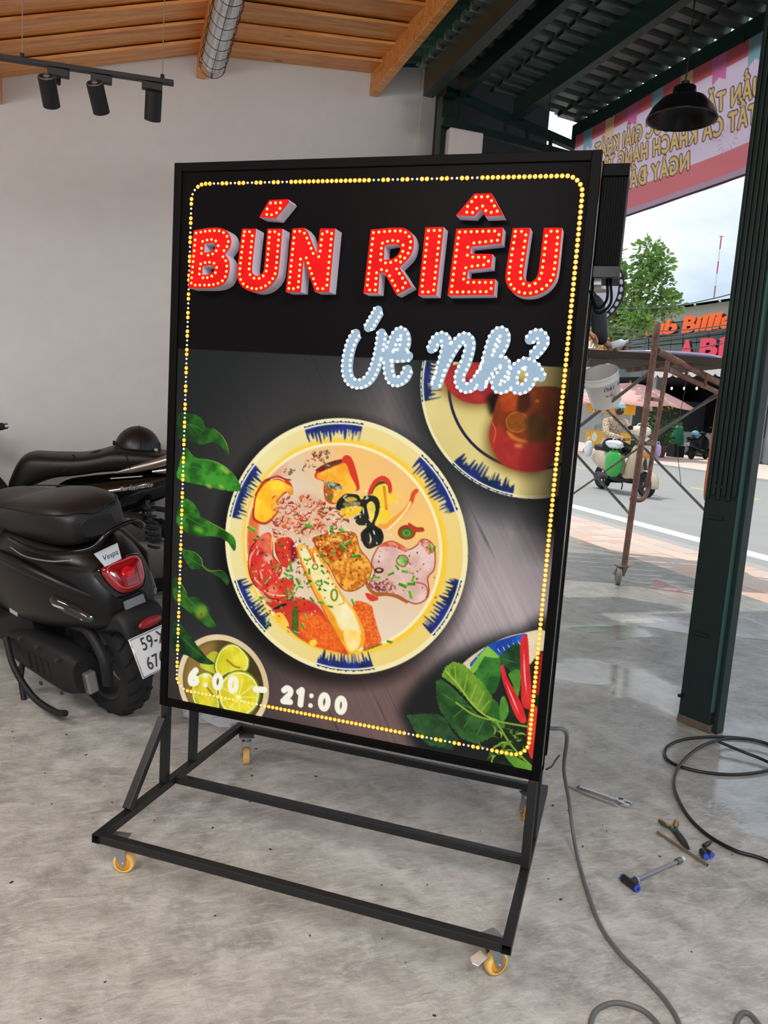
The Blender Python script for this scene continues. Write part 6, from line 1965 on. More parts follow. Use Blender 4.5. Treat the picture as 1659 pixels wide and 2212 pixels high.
vm.l(at.outputs['Color'], vm.b.inputs['Base Color']); vm.l(at.outputs['Color'], tr.inputs['Color'])
vm.b.inputs['Roughness'].default_value = 0.45
outn = [n for n in vm.t.nodes if n.type == 'OUTPUT_MATERIAL'][0]
vm.l(vm.b.outputs[0], mxs.inputs[1]); vm.l(tr.outputs[0], mxs.inputs[2]); vm.l(mxs.outputs[0], outn.inputs['Surface'])
me.materials.append(vm.m)
o = bpy.data.objects.new('sheet', me); COL.objects.link(o); o.parent = ban
MB().tube([(-0.004, y0_-yc_, 0.004), (-0.004, y1_-yc_, 0.004)], 0.006, 8).build('hem_rod', pm('hem_dark', (90, 60, 70), 0.5), ban)
del bcan, bimg, blin, gy, gz, rz
for k in range(9):
    y = y0_+0.05+(y1_-y0_-0.1)*k/8-yc_
    MB().tube([(0.0, y, hgt_-0.01), (0.0, y+0.01, hgt_+0.06)], 0.003, 6).build('tie', matt_black, ban)

# --- rusty tube scaffold ------------------------------------------------
rust = NT('rusty_tube')
co = rust.co()
rust.l(rust.ramp(rust.noise(co, 7, 7, 0.7), [(0.3, G4(86, 58, 48)), (0.5, G4(122, 86, 72)), (0.68, G4(154, 124, 108))]), rust.b.inputs['Base Color'])
rust.b.inputs['Roughness'].default_value = 0.75; rust.bump(rust.noise(co, 60, 3), 0.2, 0.004)
grey_t = pm('brace_steel', (112, 110, 104), 0.5, 0.4, 0.25, 10)
plankm = pm('old_plank', (66, 54, 47), 0.85, 0, 0.35, 5, 0.2, 30)
Pg = onfloor(1338, 1264)
SY = 5.51
scf = thing('scaffold', 'rusty wheeled tube scaffold with cross braces standing outside', 'scaffold', (Pg[0], Pg[1], 0))
so = Vector((Pg[0], Pg[1], 0))
def sp_(px, py, y):
    return V3(on(px, py, 1, y))-so
def tb2(pts, r, mat, name):
    return MB().tube(pts, r, 12).build(name, mat, scf)
p1b = sp_(1347, 1232, SY); p1t = sp_(1421, 702, SY)
tb2([p1b, p1t], 0.026, rust, 'post') if False else tb2([p1b, p1t], 0.026, rust.m, 'post')
# swivel wheel under the post
wf = MB().box((-0.05, -0.04, 0.155), (0.05, 0.04, 0.163)).build('caster_plate', grey_t, scf)
wf.location = (p1b.x-0.02, p1b.y, 0)
cxw, cyw = p1b.x-0.045, p1b.y
MW = Matrix.Translation((cxw, cyw, 0.075)) @ Matrix.Rotation(radians(62), 4, 'Z') @ Matrix.Rotation(pi/2, 4, 'X')
MB().lathe([(0.0, -0.02), (0.03, -0.022), (0.052, -0.014), (0.060, -0.022), (0.075, -0.016), (0.075, 0.016), (0.060, 0.022), (0.052, 0.014), (0.03, 0.022), (0.0, 0.02)], 28, MW).build('caster_wheel', pm('grey_rubber', (128, 124, 118), 0.7), scf)
for s_ in (-1, 1):
    a = MW @ Vector((0, 0, 0.03*s_)); b = Vector((p1b.x-0.01, p1b.y, 0.158))+(a-Vector((cxw, cyw, 0.075)))*0.9
    MB().bar(a, b, 0.035, 0.005, up=(0.5, 0.5, 0)).build('caster_fork', grey_t, scf)
SY2 = 5.95
ic = catmull([sp_(1363, 1078, SY+0.02), sp_(1385, 1080, SY+0.03), sp_(1398, 1062, SY+0.05), sp_(1405, 1010, SY+0.06), sp_(1443, 778, SY+0.10)], 5)
tb2(ic, 0.019, rust.m, 'inner_tube')
tb2([sp_(1408, 862, SY), sp_(1426, 864, SY+0.08)], 0.016, rust.m, 'rung')
tb2([sp_(1393, 958, SY), sp_(1414, 960, SY+0.07)], 0.016, rust.m, 'rung')
tb2([sp_(1420, 758, SY), sp_(1575, 838, SY2)], 0.028, rust.m, 'top_tube')
tb2([sp_(1443, 798, SY+0.1), sp_(1570, 856, SY2)], 0.022, rust.m, 'lower_tube')
for px, ya_, yb_ in ((1483, 790, 818), (1524, 806, 836)):
    tb2([sp_(px+3, ya_, SY+0.2), sp_(px-2, yb_, SY+0.2)], 0.014, rust.m, 'rung')
ic = catmull([sp_(1546, 1096, SY2), sp_(1530, 1086, SY2), sp_(1524, 1062, SY2), sp_(1538, 960, SY2), sp_(1556, 842, SY2)], 5)
tb2(ic, 0.016, pm('orange_rust', (196, 110, 66), 0.7, 0, 0.3, 8), 'inner_tube')
p2b = sp_(1560, 1225, SY2); p2t = sp_(1600, 770, SY2)
tb2([Vector((p2b.x, p2b.y, 0.02)), p2t], 0.026, rust.m, 'post')
for px, py in ((1200, 1250), (1300, 1230)):
    pass
# posts that stand behind the sign
L1_ = sp_(1235, 705, 6.4); L1b = Vector((L1_.x, L1_.y, 0.02))
tb2([L1b, L1_], 0.026, rust.m, 'post')
# braces, near and far side
tb2([sp_(1238, 974, 6.3), sp_(1362, 1112, SY+0.03)], 0.012, grey_t, 'brace')
tb2([sp_(1238, 932, 6.3), sp_(1408, 800, SY+0.03)], 0.015, grey_t, 'brace')
tb2([sp_(1240, 812, 7.4), sp_(1530, 1110, SY2+0.02)], 0.013, grey_t, 'brace')
tb2([sp_(1236, 1068, 7.4), sp_(1560, 842, SY2+0.03)], 0.011, grey_t, 'brace')
tb2([sp_(1400, 944, 6.3), sp_(1562, 848, SY2+0.06)], 0.011, grey_t, 'brace')
# deck of planks
hd = radians(-72)
dl = Vector((sin(hd), cos(hd), 0)); dp = Vector((-dl.y, dl.x, 0))
if dp.y < 0:
    dp = -dp
DZ = on(1330, 764, 1, 5.75)[2]
deck0 = Vector((4.95, 5.46, DZ))-so
for k in range(6):
    a = deck0+dp*(0.13+0.235*k)
    MB().bar(a, a+dl*2.75, 0.20, 0.06).build('plank', plankm, scf, bevel=0.004)
for t in (0.55, 1.35, 2.1):
    a = deck0+dl*t-Vector((0, 0, 0.045))
    MB().bar(a, a+dp*1.45, 0.04, 0.035).build('deck_bearer', rust.m, scf)
# things on and under the deck
dtop = DZ+0.0225
dcx = on(1432, 760, 1, 6.15)
dsc = MB().lathe([(0.0, 0.0), (0.46, 0.0), (0.485, 0.012), (0.485, 0.030), (0.46, 0.022), (0.0, 0.014)], 48).build('acrylic_disc', pm('clear_acrylic', (214, 206, 236), 0.12, 0, 0.05, 8, trans=0.35), None)
dsc.location = (dcx[0], 6.12, dtop+0.012)
tag(dsc, 'pale lilac acrylic disc lying flat on the scaffold deck', 'disc')
bk = on(1303, 838, 1, 6.0)
bkt = thing('bucket', 'white plastic paint bucket hanging tilted under the scaffold deck', 'bucket', V3(bk), rot=(radians(14), radians(-30), 0))
MB().lathe([(0.0, -0.155), (0.122, -0.155), (0.130, -0.145), (0.152, 0.085), (0.157, 0.086), (0.158, 0.10), (0.154, 0.105), (0.156, 0.135), (0.162, 0.14), (0.162, 0.155), (0.150, 0.156), (0.147, 0.13), (0.125, -0.14), (0.0, -0.145)], 36).build('body', pm('bucket_white', (232, 230, 226), 0.4), bkt)
hnd = [(0.158*cos(t), 0.02, 0.12+0.20*sin(t)) for t in np.linspace(0, pi, 14)]
MB().tube(hnd, 0.004, 6).build('handle', pm('wire_grey', (150, 146, 140), 0.4, 0.5), bkt)
lab = pm('bucket_print', (88, 84, 150), 0.5)
for k, ch in enumerate('Thái lai'):
    if ch == ' ':
        continue
    t = radians(-122+11*k)
    r_ = 0.147
    M = Matrix(((-sin(t), 0, cos(t), r_*cos(t)*1.01), (cos(t), 0, sin(t), r_*sin(t)*1.01), (0, 1, 0, 0.045), (0, 0, 0, 1)))
    text_mesh('lettering', ch, 0.055, lab, bkt, M, 0.0008, shear=0.2, bold=0.0012)
M = Matrix(((-sin(-1.9), 0, cos(-1.9), 0.139*cos(-1.9)*1.01), (cos(-1.9), 0, sin(-1.9), 0.139*sin(-1.9)*1.01), (0, 1, 0, -0.02), (0, 0, 0, 1)))
o = MB().box((-0.03, -0.009, 0), (0.03, 0.009, 0.001)).build('red_label', pm('label_red', (206, 96, 86), 0.5), bkt); o.data.transform(M)
# round sign on a pole, most of it behind the lightbox
rs_y = 7.3
rc = on(1264, 624, 1, rs_y)
rr_ = (on(1335, 624, 1, rs_y)[0]-rc[0])*0.99
rsn = thing('round_sign', 'round white sign with black and white edge pattern on a pole', 'sign', (rc[0], rs_y, 0))
face = Matrix.Translation((0, 0, rc[2])) @ Matrix.Rotation(radians(-30), 4, 'Z') @ Matrix.Rotation(pi/2, 4, 'X')
MB().cyl(face @ Vector((0, 0, 0.04)), face @ Vector((0, 0, -0.04)), rr_, n=48).build('rim', pm('sign_rim_black', (24, 24, 30), 0.4), rsn)
MB().cyl(face @ Vector((0, 0, 0.044)), face @ Vector((0, 0, 0.0401)), rr_*0.84, n=48).build('face', pm('sign_face_white', (232, 226, 240), 0.35), rsn)
for k in range(30):
    t = 2*pi*k/30
    c = face @ Vector((rr_*0.92*cos(t), rr_*0.92*sin(t), 0.041))
    mm = face @ Matrix.Translation((rr_*0.92*cos(t), rr_*0.92*sin(t), 0.041)) @ Matrix.Rotation(t, 4, 'Z')
    MB().ell((0, 0, 0), (rr_*0.045, rr_*0.075, 0.003), 8, 6, mm).build('edge_spot', pm('spot_white', (214, 208, 222), 0.4), rsn)
MB().cyl((-0.12, 0.06, 0), (-0.12, 0.06, rc[2]+0.1), 0.025, n=12).build('pole', grey_t, rsn)
# loose black wire dangling below the deck
wpts = [V3(on(x, y, 1, 5.75)) for x, y in ((1484, 812), (1478, 850), (1470, 890), (1466, 930), (1464, 980), (1467, 1010), (1471, 1045))]
o = MB().tube(catmull(wpts, 5), 0.003, 6).build('loose_wire', pm('wire_dark', (70, 70, 70), 0.6), None)
tag(o, 'thin dark wire dangling from the scaffold deck', 'wire')
# ================================================================== people
def figure(name, verts, edges, radii, mat, parent, root=0, sub=2, smooth=True):
    """one continuous skinned surface over a skeleton"""
    me_ = bpy.data.meshes.new(name)
    me_.from_pydata([tuple(v) for v in verts], edges, [])
    o = bpy.data.objects.new(name, me_)
    COL.objects.link(o)
    o.parent = parent
    sk = o.modifiers.new('skin', 'SKIN')
    sk.use_smooth_shade = True
    lay = me_.skin_vertices[0] if me_.skin_vertices else None
    if lay is None:
        bpy.context.view_layer.objects.active = o
        bm = bmesh.new(); bm.from_mesh(me_); bm.verts.layers.skin.verify(); bm.to_mesh(me_); bm.free()
        lay = me_.skin_vertices[0]
    for i, r in enumerate(radii):
        lay.data[i].radius = (r, r) if not isinstance(r, tuple) else r
        lay.data[i].use_root = (i == root)
    ss = o.modifiers.new('sub', 'SUBSURF'); ss.levels = sub; ss.render_levels = sub
    me_.materials.append(mat)
    return o
skin = pm('skin_tan', (196, 142, 112), 0.55, 0, 0.08, 20)
def chain(V_, E_, R_, start, pts, rad):
    prev = start
    for p, r in zip(pts, rad):
        V_.append(Vector(p)); R_.append(r)
        if prev is not None:
            E_.append((prev, len(V_)-1))
        prev = len(V_)-1
    return prev
def hand(V_, E_, R_, wrist, dirv, side, curl=0.5, s_=1.0, back=(0, 0, 1)):
    """palm, four fingers and a thumb growing from the wrist vertex"""
    d = Vector(dirv).normalized(); n = Vector(back); n = (n-d*n.dot(d)).normalized(); x = d.cross(n)*side
    w_ = V_[wrist]
    V_.append(w_+d*0.05*s_); R_.append((0.030*s_, 0.016*s_)); palm = len(V_)-1
    E_.append((wrist, palm))
    for k, (off, L) in enumerate(((0.030, 0.070), (0.010, 0.080), (-0.010, 0.074), (-0.029, 0.058))):
        b = w_+d*0.088*s_+x*off*s_
        m = b+(d*cos(curl)-n*sin(curl))*L*0.55*s_
        t = m+(d*cos(curl*2)-n*sin(curl*2))*L*0.5*s_
        chain(V_, E_, R_, palm, (b, m, t), (0.0105*s_, 0.0095*s_, 0.008*s_))
    b = w_+d*0.035*s_+x*0.036*s_-n*0.006*s_
    m = b+(d*0.7+x*0.6-n*0.3).normalized()*0.035*s_
    t = m+(d*0.9+x*0.1-n*0.5).normalized()*0.03*s_
    chain(V_, E_, R_, palm, (b, m, t), (0.012*s_, 0.011*s_, 0.009*s_))

def head_parts(root, c, fwd, s_, hair=None, mask=None):
    """face details on a head centred at c looking along fwd"""
    f_ = Vector(fwd).normalized(); x = f_.cross(Vector((0, 0, 1))).normalized(); u = x.cross(f_)
    M = Matrix(((x.x, f_.x, u.x, c[0]), (x.y, f_.y, u.y, c[1]), (x.z, f_.z, u.z, c[2]), (0, 0, 0, 1)))
    for sx in (-1, 1):
        MB().ell((sx*0.033*s_, 0.088*s_, 0.0), (0.013*s_, 0.008*s_, 0.007*s_), 10, 6, M).build('eye', pm('eye_dark', (30, 24, 22), 0.3), root)
        MB().ell((sx*0.078*s_, -0.005*s_, -0.01*s_), (0.010*s_, 0.02*s_, 0.032*s_), 10, 8, M).build('ear', skin, root)
    return M

# --- worker squatting on the scaffold deck -------------------------------
wk = thing('person', 'person in a dark jacket and white cap working on the scaffold deck', 'person', (3.45, 6.25, dtop))
wo = Vector((3.45, 6.25, dtop))
hand_p = V3(on(1318, 742, 1, 6.0))-wo
sh_r = V3(on(1286, 648, 1, 6.05))-wo
elb = V3(on(1296, 722, 1, 5.93))-wo
sh_c = sh_r+Vector((-0.17, 0.08, 0.0))
hip = Vector((-0.10, 0.18, 0.20))
V_ = [hip, hip.lerp(sh_c, 0.5)+Vector((0, 0, 0.02)), sh_c, sh_c+Vector((0.03, -0.02, 0.09)), sh_c+Vector((0.06, -0.04, 0.17)), sh_c+Vector((0.07, -0.05, 0.26))]
E_ = [(0, 1), (1, 2), (2, 3), (3, 4), (4, 5)]
R_ = [0.14, 0.13, 0.12, 0.052, 0.085, 0.075]
a = chain(V_, E_, R_, 2, (sh_r, elb, hand_p-Vector((0.05, 0, 0.0))), (0.062, 0.045, 0.026)); 
hand(V_, E_, R_, a, Vector((0.9, -0.15, -0.30)), -1, 0.7, 1.1)
sh_l = sh_c+Vector((-0.20, 0.08, 0.0))
a = chain(V_, E_, R_, 2, (sh_l, sh_l+Vector((0.02, -0.16, -0.22)), sh_l+Vector((0.22, -0.26, -0.28))), (0.062, 0.045, 0.028))
hand(V_, E_, R_, a, Vector((0.9, -0.1, -0.35)), 1, 0.5, 1.1)
for s_, off in ((-1, 0.0), (1, 0.02)):
    hj = hip+Vector((0.02, -0.10*s_, -0.02))
    kn = hip+Vector((0.36, -0.10*s_-0.10, 0.10)); an = Vector((0.16, hip.y-0.10*s_-0.10, 0.085)); toe = an+Vector((0.20, -0.05, -0.045))
    chain(V_, E_, R_, 0, (hj, kn, an, toe), (0.10, 0.068, 0.045, 0.036))
figure('body', V_, E_, R_, skin, wk)
# jacket and trousers over the same pose
JV = [hip+Vector((0, 0, 0.02)), V_[1], sh_c, sh_c+Vector((0.02, -0.01, 0.07))]
JE = [(0, 1), (1, 2), (2, 3)]; JR = [0.165, 0.155, 0.145, 0.075]
chain(JV, JE, JR, 2, (sh_r, sh_r.lerp(elb, 0.5)+Vector((0.01, 0, 0)), elb, hand_p-Vector((0.075, -0.01, -0.01))), (0.085, 0.076, 0.070, 0.052))
chain(JV, JE, JR, 2, (sh_l, sh_l+Vector((0.02, -0.16, -0.22)), sh_l+Vector((0.18, -0.24, -0.27))), (0.085, 0.066, 0.046))
figure('jacket', JV, JE, JR, pm('jacket_dark', (44, 45, 52), 0.75, 0, 0.25, 8, 0.3, 18), wk, 1)
TV = [hip]; TE = []; TR = [0.17]
for s_ in (-1, 1):
    hj = hip+Vector((0.02, -0.10*s_, -0.02)); kn = hip+Vector((0.36, -0.10*s_-0.10, 0.10)); an = Vector((0.16, hip.y-0.10*s_-0.10, 0.10))
    chain(TV, TE, TR, 0, (hj, kn, an), (0.12, 0.088, 0.066))
figure('trousers', TV, TE, TR, pm('trousers_grey', (60, 62, 66), 0.8), wk)
hc = V_[4]+Vector((0.02, -0.015, 0.04))
M = head_parts(wk, hc, (0.85, -0.35, -0.35), 1.05)
MB().ell((0, 0, 0), (0.014, 0.03, 0.02), 10, 8, M @ Matrix.Translation((0, 0.10, -0.03))).build('nose', skin, wk)
MB().ell((0, 0, 0), (0.026, 0.008, 0.007), 10, 6, M @ Matrix.Translation((0, 0.092, -0.068))).build('mouth', pm('lip', (150, 84, 76), 0.5), wk)
capm = pm('cap_white', (232, 232, 230), 0.7)
MB().ell((0, -0.01, 0.05), (0.105, 0.12, 0.085), 18, 10, M).build('cap', capm, wk)
MB().ell((0, 0.13, 0.04), (0.075, 0.08, 0.010), 16, 8, M).build('cap_brim', capm, wk)
nf = MB(); rings = []
for j in range(5):
    t = j/4
    rings.append([V3(hc)+Vector((0.09*cos(a)*(1+0.5*t)-0.02+0.09*t, 0.09*sin(a)*(1+0.4*t)-0.02, 0.03-0.16*t)) for a in np.linspace(-1.6, 1.0, 8)])
nf.loft(rings, closed_ring=False)
o = nf.build('neck_cloth', capm, wk); md = o.modifiers.new('t', 'SOLIDIFY'); md.thickness = 0.004
# bottle in his hand
btl = thing('bottle', 'small white squeeze bottle held in the hand on the scaffold', 'bottle', V3(on(1336, 743, 1, 5.97)), rot=(0, radians(70), radians(-10)))
MB().lathe([(0.0, -0.075), (0.03, -0.075), (0.035, -0.065), (0.035, 0.03), (0.022, 0.05), (0.014, 0.055), (0.014, 0.075), (0.0, 0.076)], 20).build('bottle_body', pm('bottle_white', (226, 232, 236), 0.35), btl)
MB().lathe([(0.0, 0.075), (0.016, 0.075), (0.014, 0.090), (0.006, 0.095), (0.0, 0.096)], 14).build('cap', pm('cap_pale', (206, 210, 214), 0.4), btl)

# --- rider on the beige scooter coming along the road ---------------------
beige = pm('beige_paint', (206, 186, 158), 0.35, 0.1, 0.06, 5, coat=0.3)
rear = onfloor(1296, 1055); frnt = onfloor(1379, 1073)
hdg = pi
st = scooter('scooter', 'beige scooter loaded with bags on the road', None, (9.05, rear[1]), hdg, 0.0, 1.08, beige, seat_black, steer=0.0)
body([(-0.40, 0.03, 0.62, 0.55), (-0.30, 0.10, 0.70, 0.48), (-0.10, 0.16, 0.74, 0.40), (0.12, 0.18, 0.74, 0.34), (0.34, 0.165, 0.70, 0.30), (0.50, 0.12, 0.60, 0.28)], 2.6, 24, 4).build('body_shell', beige, st)
saddle(st, [(-0.28, 0.06, 0.80, 0.72), (-0.20, 0.12, 0.82, 0.70), (0.05, 0.14, 0.80, 0.70), (0.30, 0.13, 0.78, 0.69), (0.48, 0.08, 0.76, 0.68)], seat_black, 3.0)
# a wide apron of the same colour
body([(0.70, 0.10, 0.40, 0.20), (0.86, 0.17, 0.60, 0.19), (1.0, 0.20, 0.84, 0.22), (1.10, 0.20, 0.90, 0.40), (1.17, 0.15, 0.90, 0.52), (1.20, 0.05, 0.86, 0.62)], 2.8, 24, 4).build('apron', beige, st)
MB().ell((1.20, 0.0, 0.72), (0.03, 0.10, 0.05), 16, 8).build('indicator', pm('amber_lens', (222, 130, 50), 0.2), st)
sx_, sy_ = 9.05, rear[1]
def SL(x, y, z):
    """scooter-local -> world for the road scooter (forward is -y, left is +x)"""
    return Vector((sx_+y*1.08, sy_-x*1.08, z*1.08))
rd_ = thing('person', 'person in a brown patterned shirt and pale cap riding the beige scooter', 'person', SL(0.15, 0, 0))
ro = SL(0.15, 0, 0)
Lr = lambda x, y, z: SL(x, y, z)-ro
hip = Lr(0.14, 0, 0.84); ch_ = Lr(0.20, 0, 1.26)
V_ = [hip, Lr(0.15, 0, 1.05), ch_, Lr(0.23, 0, 1.36), Lr(0.26, 0, 1.46), Lr(0.27, 0, 1.55)]
E_ = [(0, 1), (1, 2), (2, 3), (3, 4), (4, 5)]; R_ = [0.14, 0.13, 0.14, 0.055, 0.09, 0.08]
for s_ in (-1, 1):
    a = chain(V_, E_, R_, 2, (Lr(0.22, 0.20*s_, 1.24), Lr(0.40, 0.30*s_, 1.02), Lr(0.80, 0.27*s_, 0.99)), (0.06, 0.045, 0.03))
    hand(V_, E_, R_, a, Lr(1, 0, 0)-Lr(0, 0, 0), s_, 0.9, 1.1)
    chain(V_, E_, R_, 0, (Lr(0.24, 0.12*s_, 0.82), Lr(0.62, 0.16*s_, 0.76), Lr(0.60, 0.16*s_, 0.42), Lr(0.72, 0.17*s_, 0.345)), (0.10, 0.075, 0.05, 0.04))
figure('body', V_, E_, R_, skin, rd_)
shirt = NT('patterned_shirt')
vor = shirt.n('ShaderNodeTexVoronoi'); vor.inputs['Scale'].default_value = 26
shirt.l(shirt.co(), vor.inputs['Vector'])
shirt.l(shirt.ramp(vor.outputs['Distance'], [(0.25, G4(84, 64, 54)), (0.42, G4(196, 172, 146))]), shirt.b.inputs['Base Color'])
shirt.b.inputs['Roughness'].default_value = 0.9
JV = [hip, Lr(0.15, 0, 1.05), ch_, Lr(0.22, 0, 1.34)]; JE = [(0, 1), (1, 2), (2, 3)]; JR = [0.165, 0.155, 0.165, 0.085]
for s_ in (-1, 1):
    chain(JV, JE, JR, 2, (Lr(0.22, 0.20*s_, 1.24), Lr(0.40, 0.30*s_, 1.02), Lr(0.78, 0.27*s_, 0.99)), (0.085, 0.068, 0.045))
figure('shirt', JV, JE, JR, shirt.m, rd_)
TV = [hip]; TE = []; TR = [0.165]
for s_ in (-1, 1):
    chain(TV, TE, TR, 0, (Lr(0.24, 0.12*s_, 0.82), Lr(0.62, 0.16*s_, 0.76), Lr(0.60, 0.16*s_, 0.44)), (0.12, 0.092, 0.065))
figure('trousers', TV, TE, TR, pm('trousers_black', (26, 26, 28), 0.8), rd_)
hc = Lr(0.27, 0, 1.49)
M = head_parts(rd_, hc, (0, -1, -0.05), 1.08)
MB().ell((0, 0.05, -0.055), (0.085, 0.065, 0.06), 16, 10, M).build('face_mask', pm('mask_brown', (72, 58, 52), 0.9), rd_)
MB().ell((0, 0.095, -0.02), (0.014, 0.02, 0.025), 10, 8, M).build('nose', skin, rd_)
hm = pm('helmet_blue', (176, 200, 208), 0.4)
MB().ell((0, -0.005, 0.055), (0.118, 0.128, 0.085), 20, 10, M).build('helmet', hm, rd_)
MB().ell((0, 0.12, 0.035), (0.09, 0.07, 0.012), 16, 8, M).build('helmet_peak', hm, rd_)
# bags
def bag(name, label, c, r, mat, seed, parts=True):
    rr = np.random.default_rng(seed)
    rings = []
    n, m = 16, 10
    for j in range(m+1):
        t = -pi/2+pi*j/m; t = max(-1.5, min(1.5, t))
        rings.append([(r[0]*cos(t)**0.6*cos(2*pi*k/n)*(1+0.12*rr.normal()), r[1]*cos(t)**0.6*sin(2*pi*k/n)*(1+0.12*rr.normal()), r[2]*sin(t)*(1+0.05*rr.normal())) for k in range(n)])
    root = thing(name, label, 'bag', c)
    MB().loft(rings).build('bag_body', mat, root, sub=1)
    MB().tube(catmull([(-r[0]*0.5, 0, r[2]*0.9), (-r[0]*0.3, 0, r[2]*1.35), (r[0]*0.3, 0, r[2]*1.35), (r[0]*0.5, 0, r[2]*0.9)], 4), 0.012, 6).build('handle', mat, root)
    return root
greenb = pm('bag_green', (52, 168, 66), 0.35, 0, 0.2, 6)
whiteb = pm('bag_white', (226, 226, 228), 0.4, 0, 0.12, 8)
creamb = pm('bag_cream', (226, 212, 186), 0.5, 0, 0.12, 8)
bag('carrier_bag', 'bright green carrier bag hanging at the beige scooter', SL(0.72, -0.30, 0.52), (0.09, 0.27, 0.25), greenb, 1)
bag('carrier_bag', 'white plastic bag bulging above the green carrier bag', SL(0.70, -0.30, 0.86), (0.09, 0.27, 0.08), whiteb, 2)
bag('carrier_bag', 'cream bag heaped on the front of the beige scooter', SL(1.06, -0.05, 1.12), (0.20, 0.16, 0.10), creamb, 3)
bag('carrier_bag', 'pale bag hanging at the back of the beige scooter', SL(-0.20, -0.24, 0.72), (0.07, 0.12, 0.16), whiteb, 4)
bag('carrier_bag', 'lilac bag hanging on the far side of the scooter front', SL(1.10, 0.30, 0.80), (0.06, 0.08, 0.12), pm('bag_lilac', (176, 160, 214), 0.4), 5)
# ================================================================== across the road
FX = 24.2
def fp(px, py, X=FX):
    return on(px, py, 0, X)
def wallbox(name, px0, px1, pya, pyb, X0, X1, mat, parent, z0=None, z1=None, bevel=0):
    """box whose street face on X0 spans those photo columns and rows"""
    pm_ = (px0+px1)/2
    a, b = fp(px0, (pya+pyb)/2, X0), fp(px1, (pya+pyb)/2, X0)
    zt = fp(pm_, pya, X0)[2] if z1 is None else z1
    zb = fp(pm_, pyb, X0)[2] if z0 is None else z0
    return MB().box((X0, min(a[1], b[1]), zb), (X1, max(a[1], b[1]), zt)).build(name, mat, parent, bevel=bevel)
dgrey = pm('shop_panel_grey', (96, 112, 110), 0.7, 0, 0.1, 1.0)
cream = pm('wall_cream', (222, 214, 196), 0.8, 0, 0.06, 0.6)
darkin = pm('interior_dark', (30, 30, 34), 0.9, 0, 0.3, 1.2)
midgrey = pm('wall_midgrey', (136, 136, 138), 0.8, 0, 0.1, 0.8)
paleg = pm('wall_palegrey', (204, 204, 206), 0.8, 0, 0.06, 0.8)
roofg = pm('roof_pale_green', (150, 186, 160), 0.6, 0, 0.1, 0.5)
# billiard hall -----------------------------------------------------------
hall = thing('building', 'grey shop building across the road with orange and red sign letters', 'building', (FX, 28, 0.02))
def rel(o):
    o.parent = hall
    o.matrix_parent_inverse = Matrix.Translation((-FX, -28, -0.02))
    return o
H = lambda *a, **k: rel(wallbox(*a, **k))
# front of grey panels above the opening, built panel by panel
zrow = [fp(1500, y, FX)[2] for y in (812, 775, 740, 690)]
ycol = [fp(x, 780, FX)[1] for x in (1330, 1390, 1445, 1500, 1555, 1620)]
for i in range(len(ycol)-1):
    for j in range(3):
        ya, yb = sorted((ycol[i], ycol[i+1]))
        rel(MB().box((FX, ya+0.02, min(zrow[j], zrow[j+1])+0.02), (FX+0.25, yb-0.02, max(zrow[j], zrow[j+1])-0.02)).build('panel', dgrey, None))
yL, yR = ycol[0], ycol[-1]

rel(MB().box((FX+0.26, yR, zrow[0]), (FX+0.5, yL, zrow[3]+0.05)).build('panel_backing', pm('joint_dark', (50, 56, 56), 0.8), None))
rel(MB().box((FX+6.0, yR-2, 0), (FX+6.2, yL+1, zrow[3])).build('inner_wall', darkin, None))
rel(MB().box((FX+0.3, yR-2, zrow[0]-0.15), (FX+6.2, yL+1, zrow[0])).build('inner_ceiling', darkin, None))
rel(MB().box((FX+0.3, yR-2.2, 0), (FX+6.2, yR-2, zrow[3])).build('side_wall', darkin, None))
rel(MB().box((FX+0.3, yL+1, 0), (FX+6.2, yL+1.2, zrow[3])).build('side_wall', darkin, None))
rel(MB().box((FX+1.5, yR-2, 0.02), (FX+1.65, fp(1455, 940, FX+1.5)[1], 1.05)).build('counter_wall', pm('counter_pale', (150, 152, 156), 0.8), None))
for px in (1405, 1572):
    c = fp(px, 880, FX-0.05)
    rel(MB().box((FX-0.1, c[1]-0.32, 0.02), (FX+0.3, c[1]+0.32, zrow[0])).build('pillar', midgrey if px < 1500 else paleg, None))
# pale upper storey and its green roof
zc0, zc1 = fp(1480, 690, FX+1)[2], fp(1480, 662, FX+1)[2]
rel(MB().box((FX+0.8, yR-2.2, zrow[3]), (FX+8, yL+1.1, fp(1480, 664, FX+0.8)[2])).build('upper_wall', cream, None))
zr = fp(1480, 664, FX+0.8)[2]
y_a, y_b = yL-1.9, yR-2.2
rf = MB()
rf.add([(FX+0.3, y_a+3, zr), (FX+0.3, y_b, zr), (FX+5, y_b, zr+1.15), (FX+5, y_a+3, zr+0.75), (FX+9, y_b, zr), (FX+9, y_a+3, zr)], [(0, 1, 2, 3), (3, 2, 4, 5), (0, 3, 5), (1, 4, 2)])
rel(rf.build('roof', roofg, None))
for k in range(9):
    yy = y_b+(y_a+3-y_b)*k/8
    rel(MB().bar((FX+0.28, yy, zr+0.02), (FX+0.28, yy-0.1, zr-0.1), 0.08, 0.05).build('gutter_bracket', paleg, None))
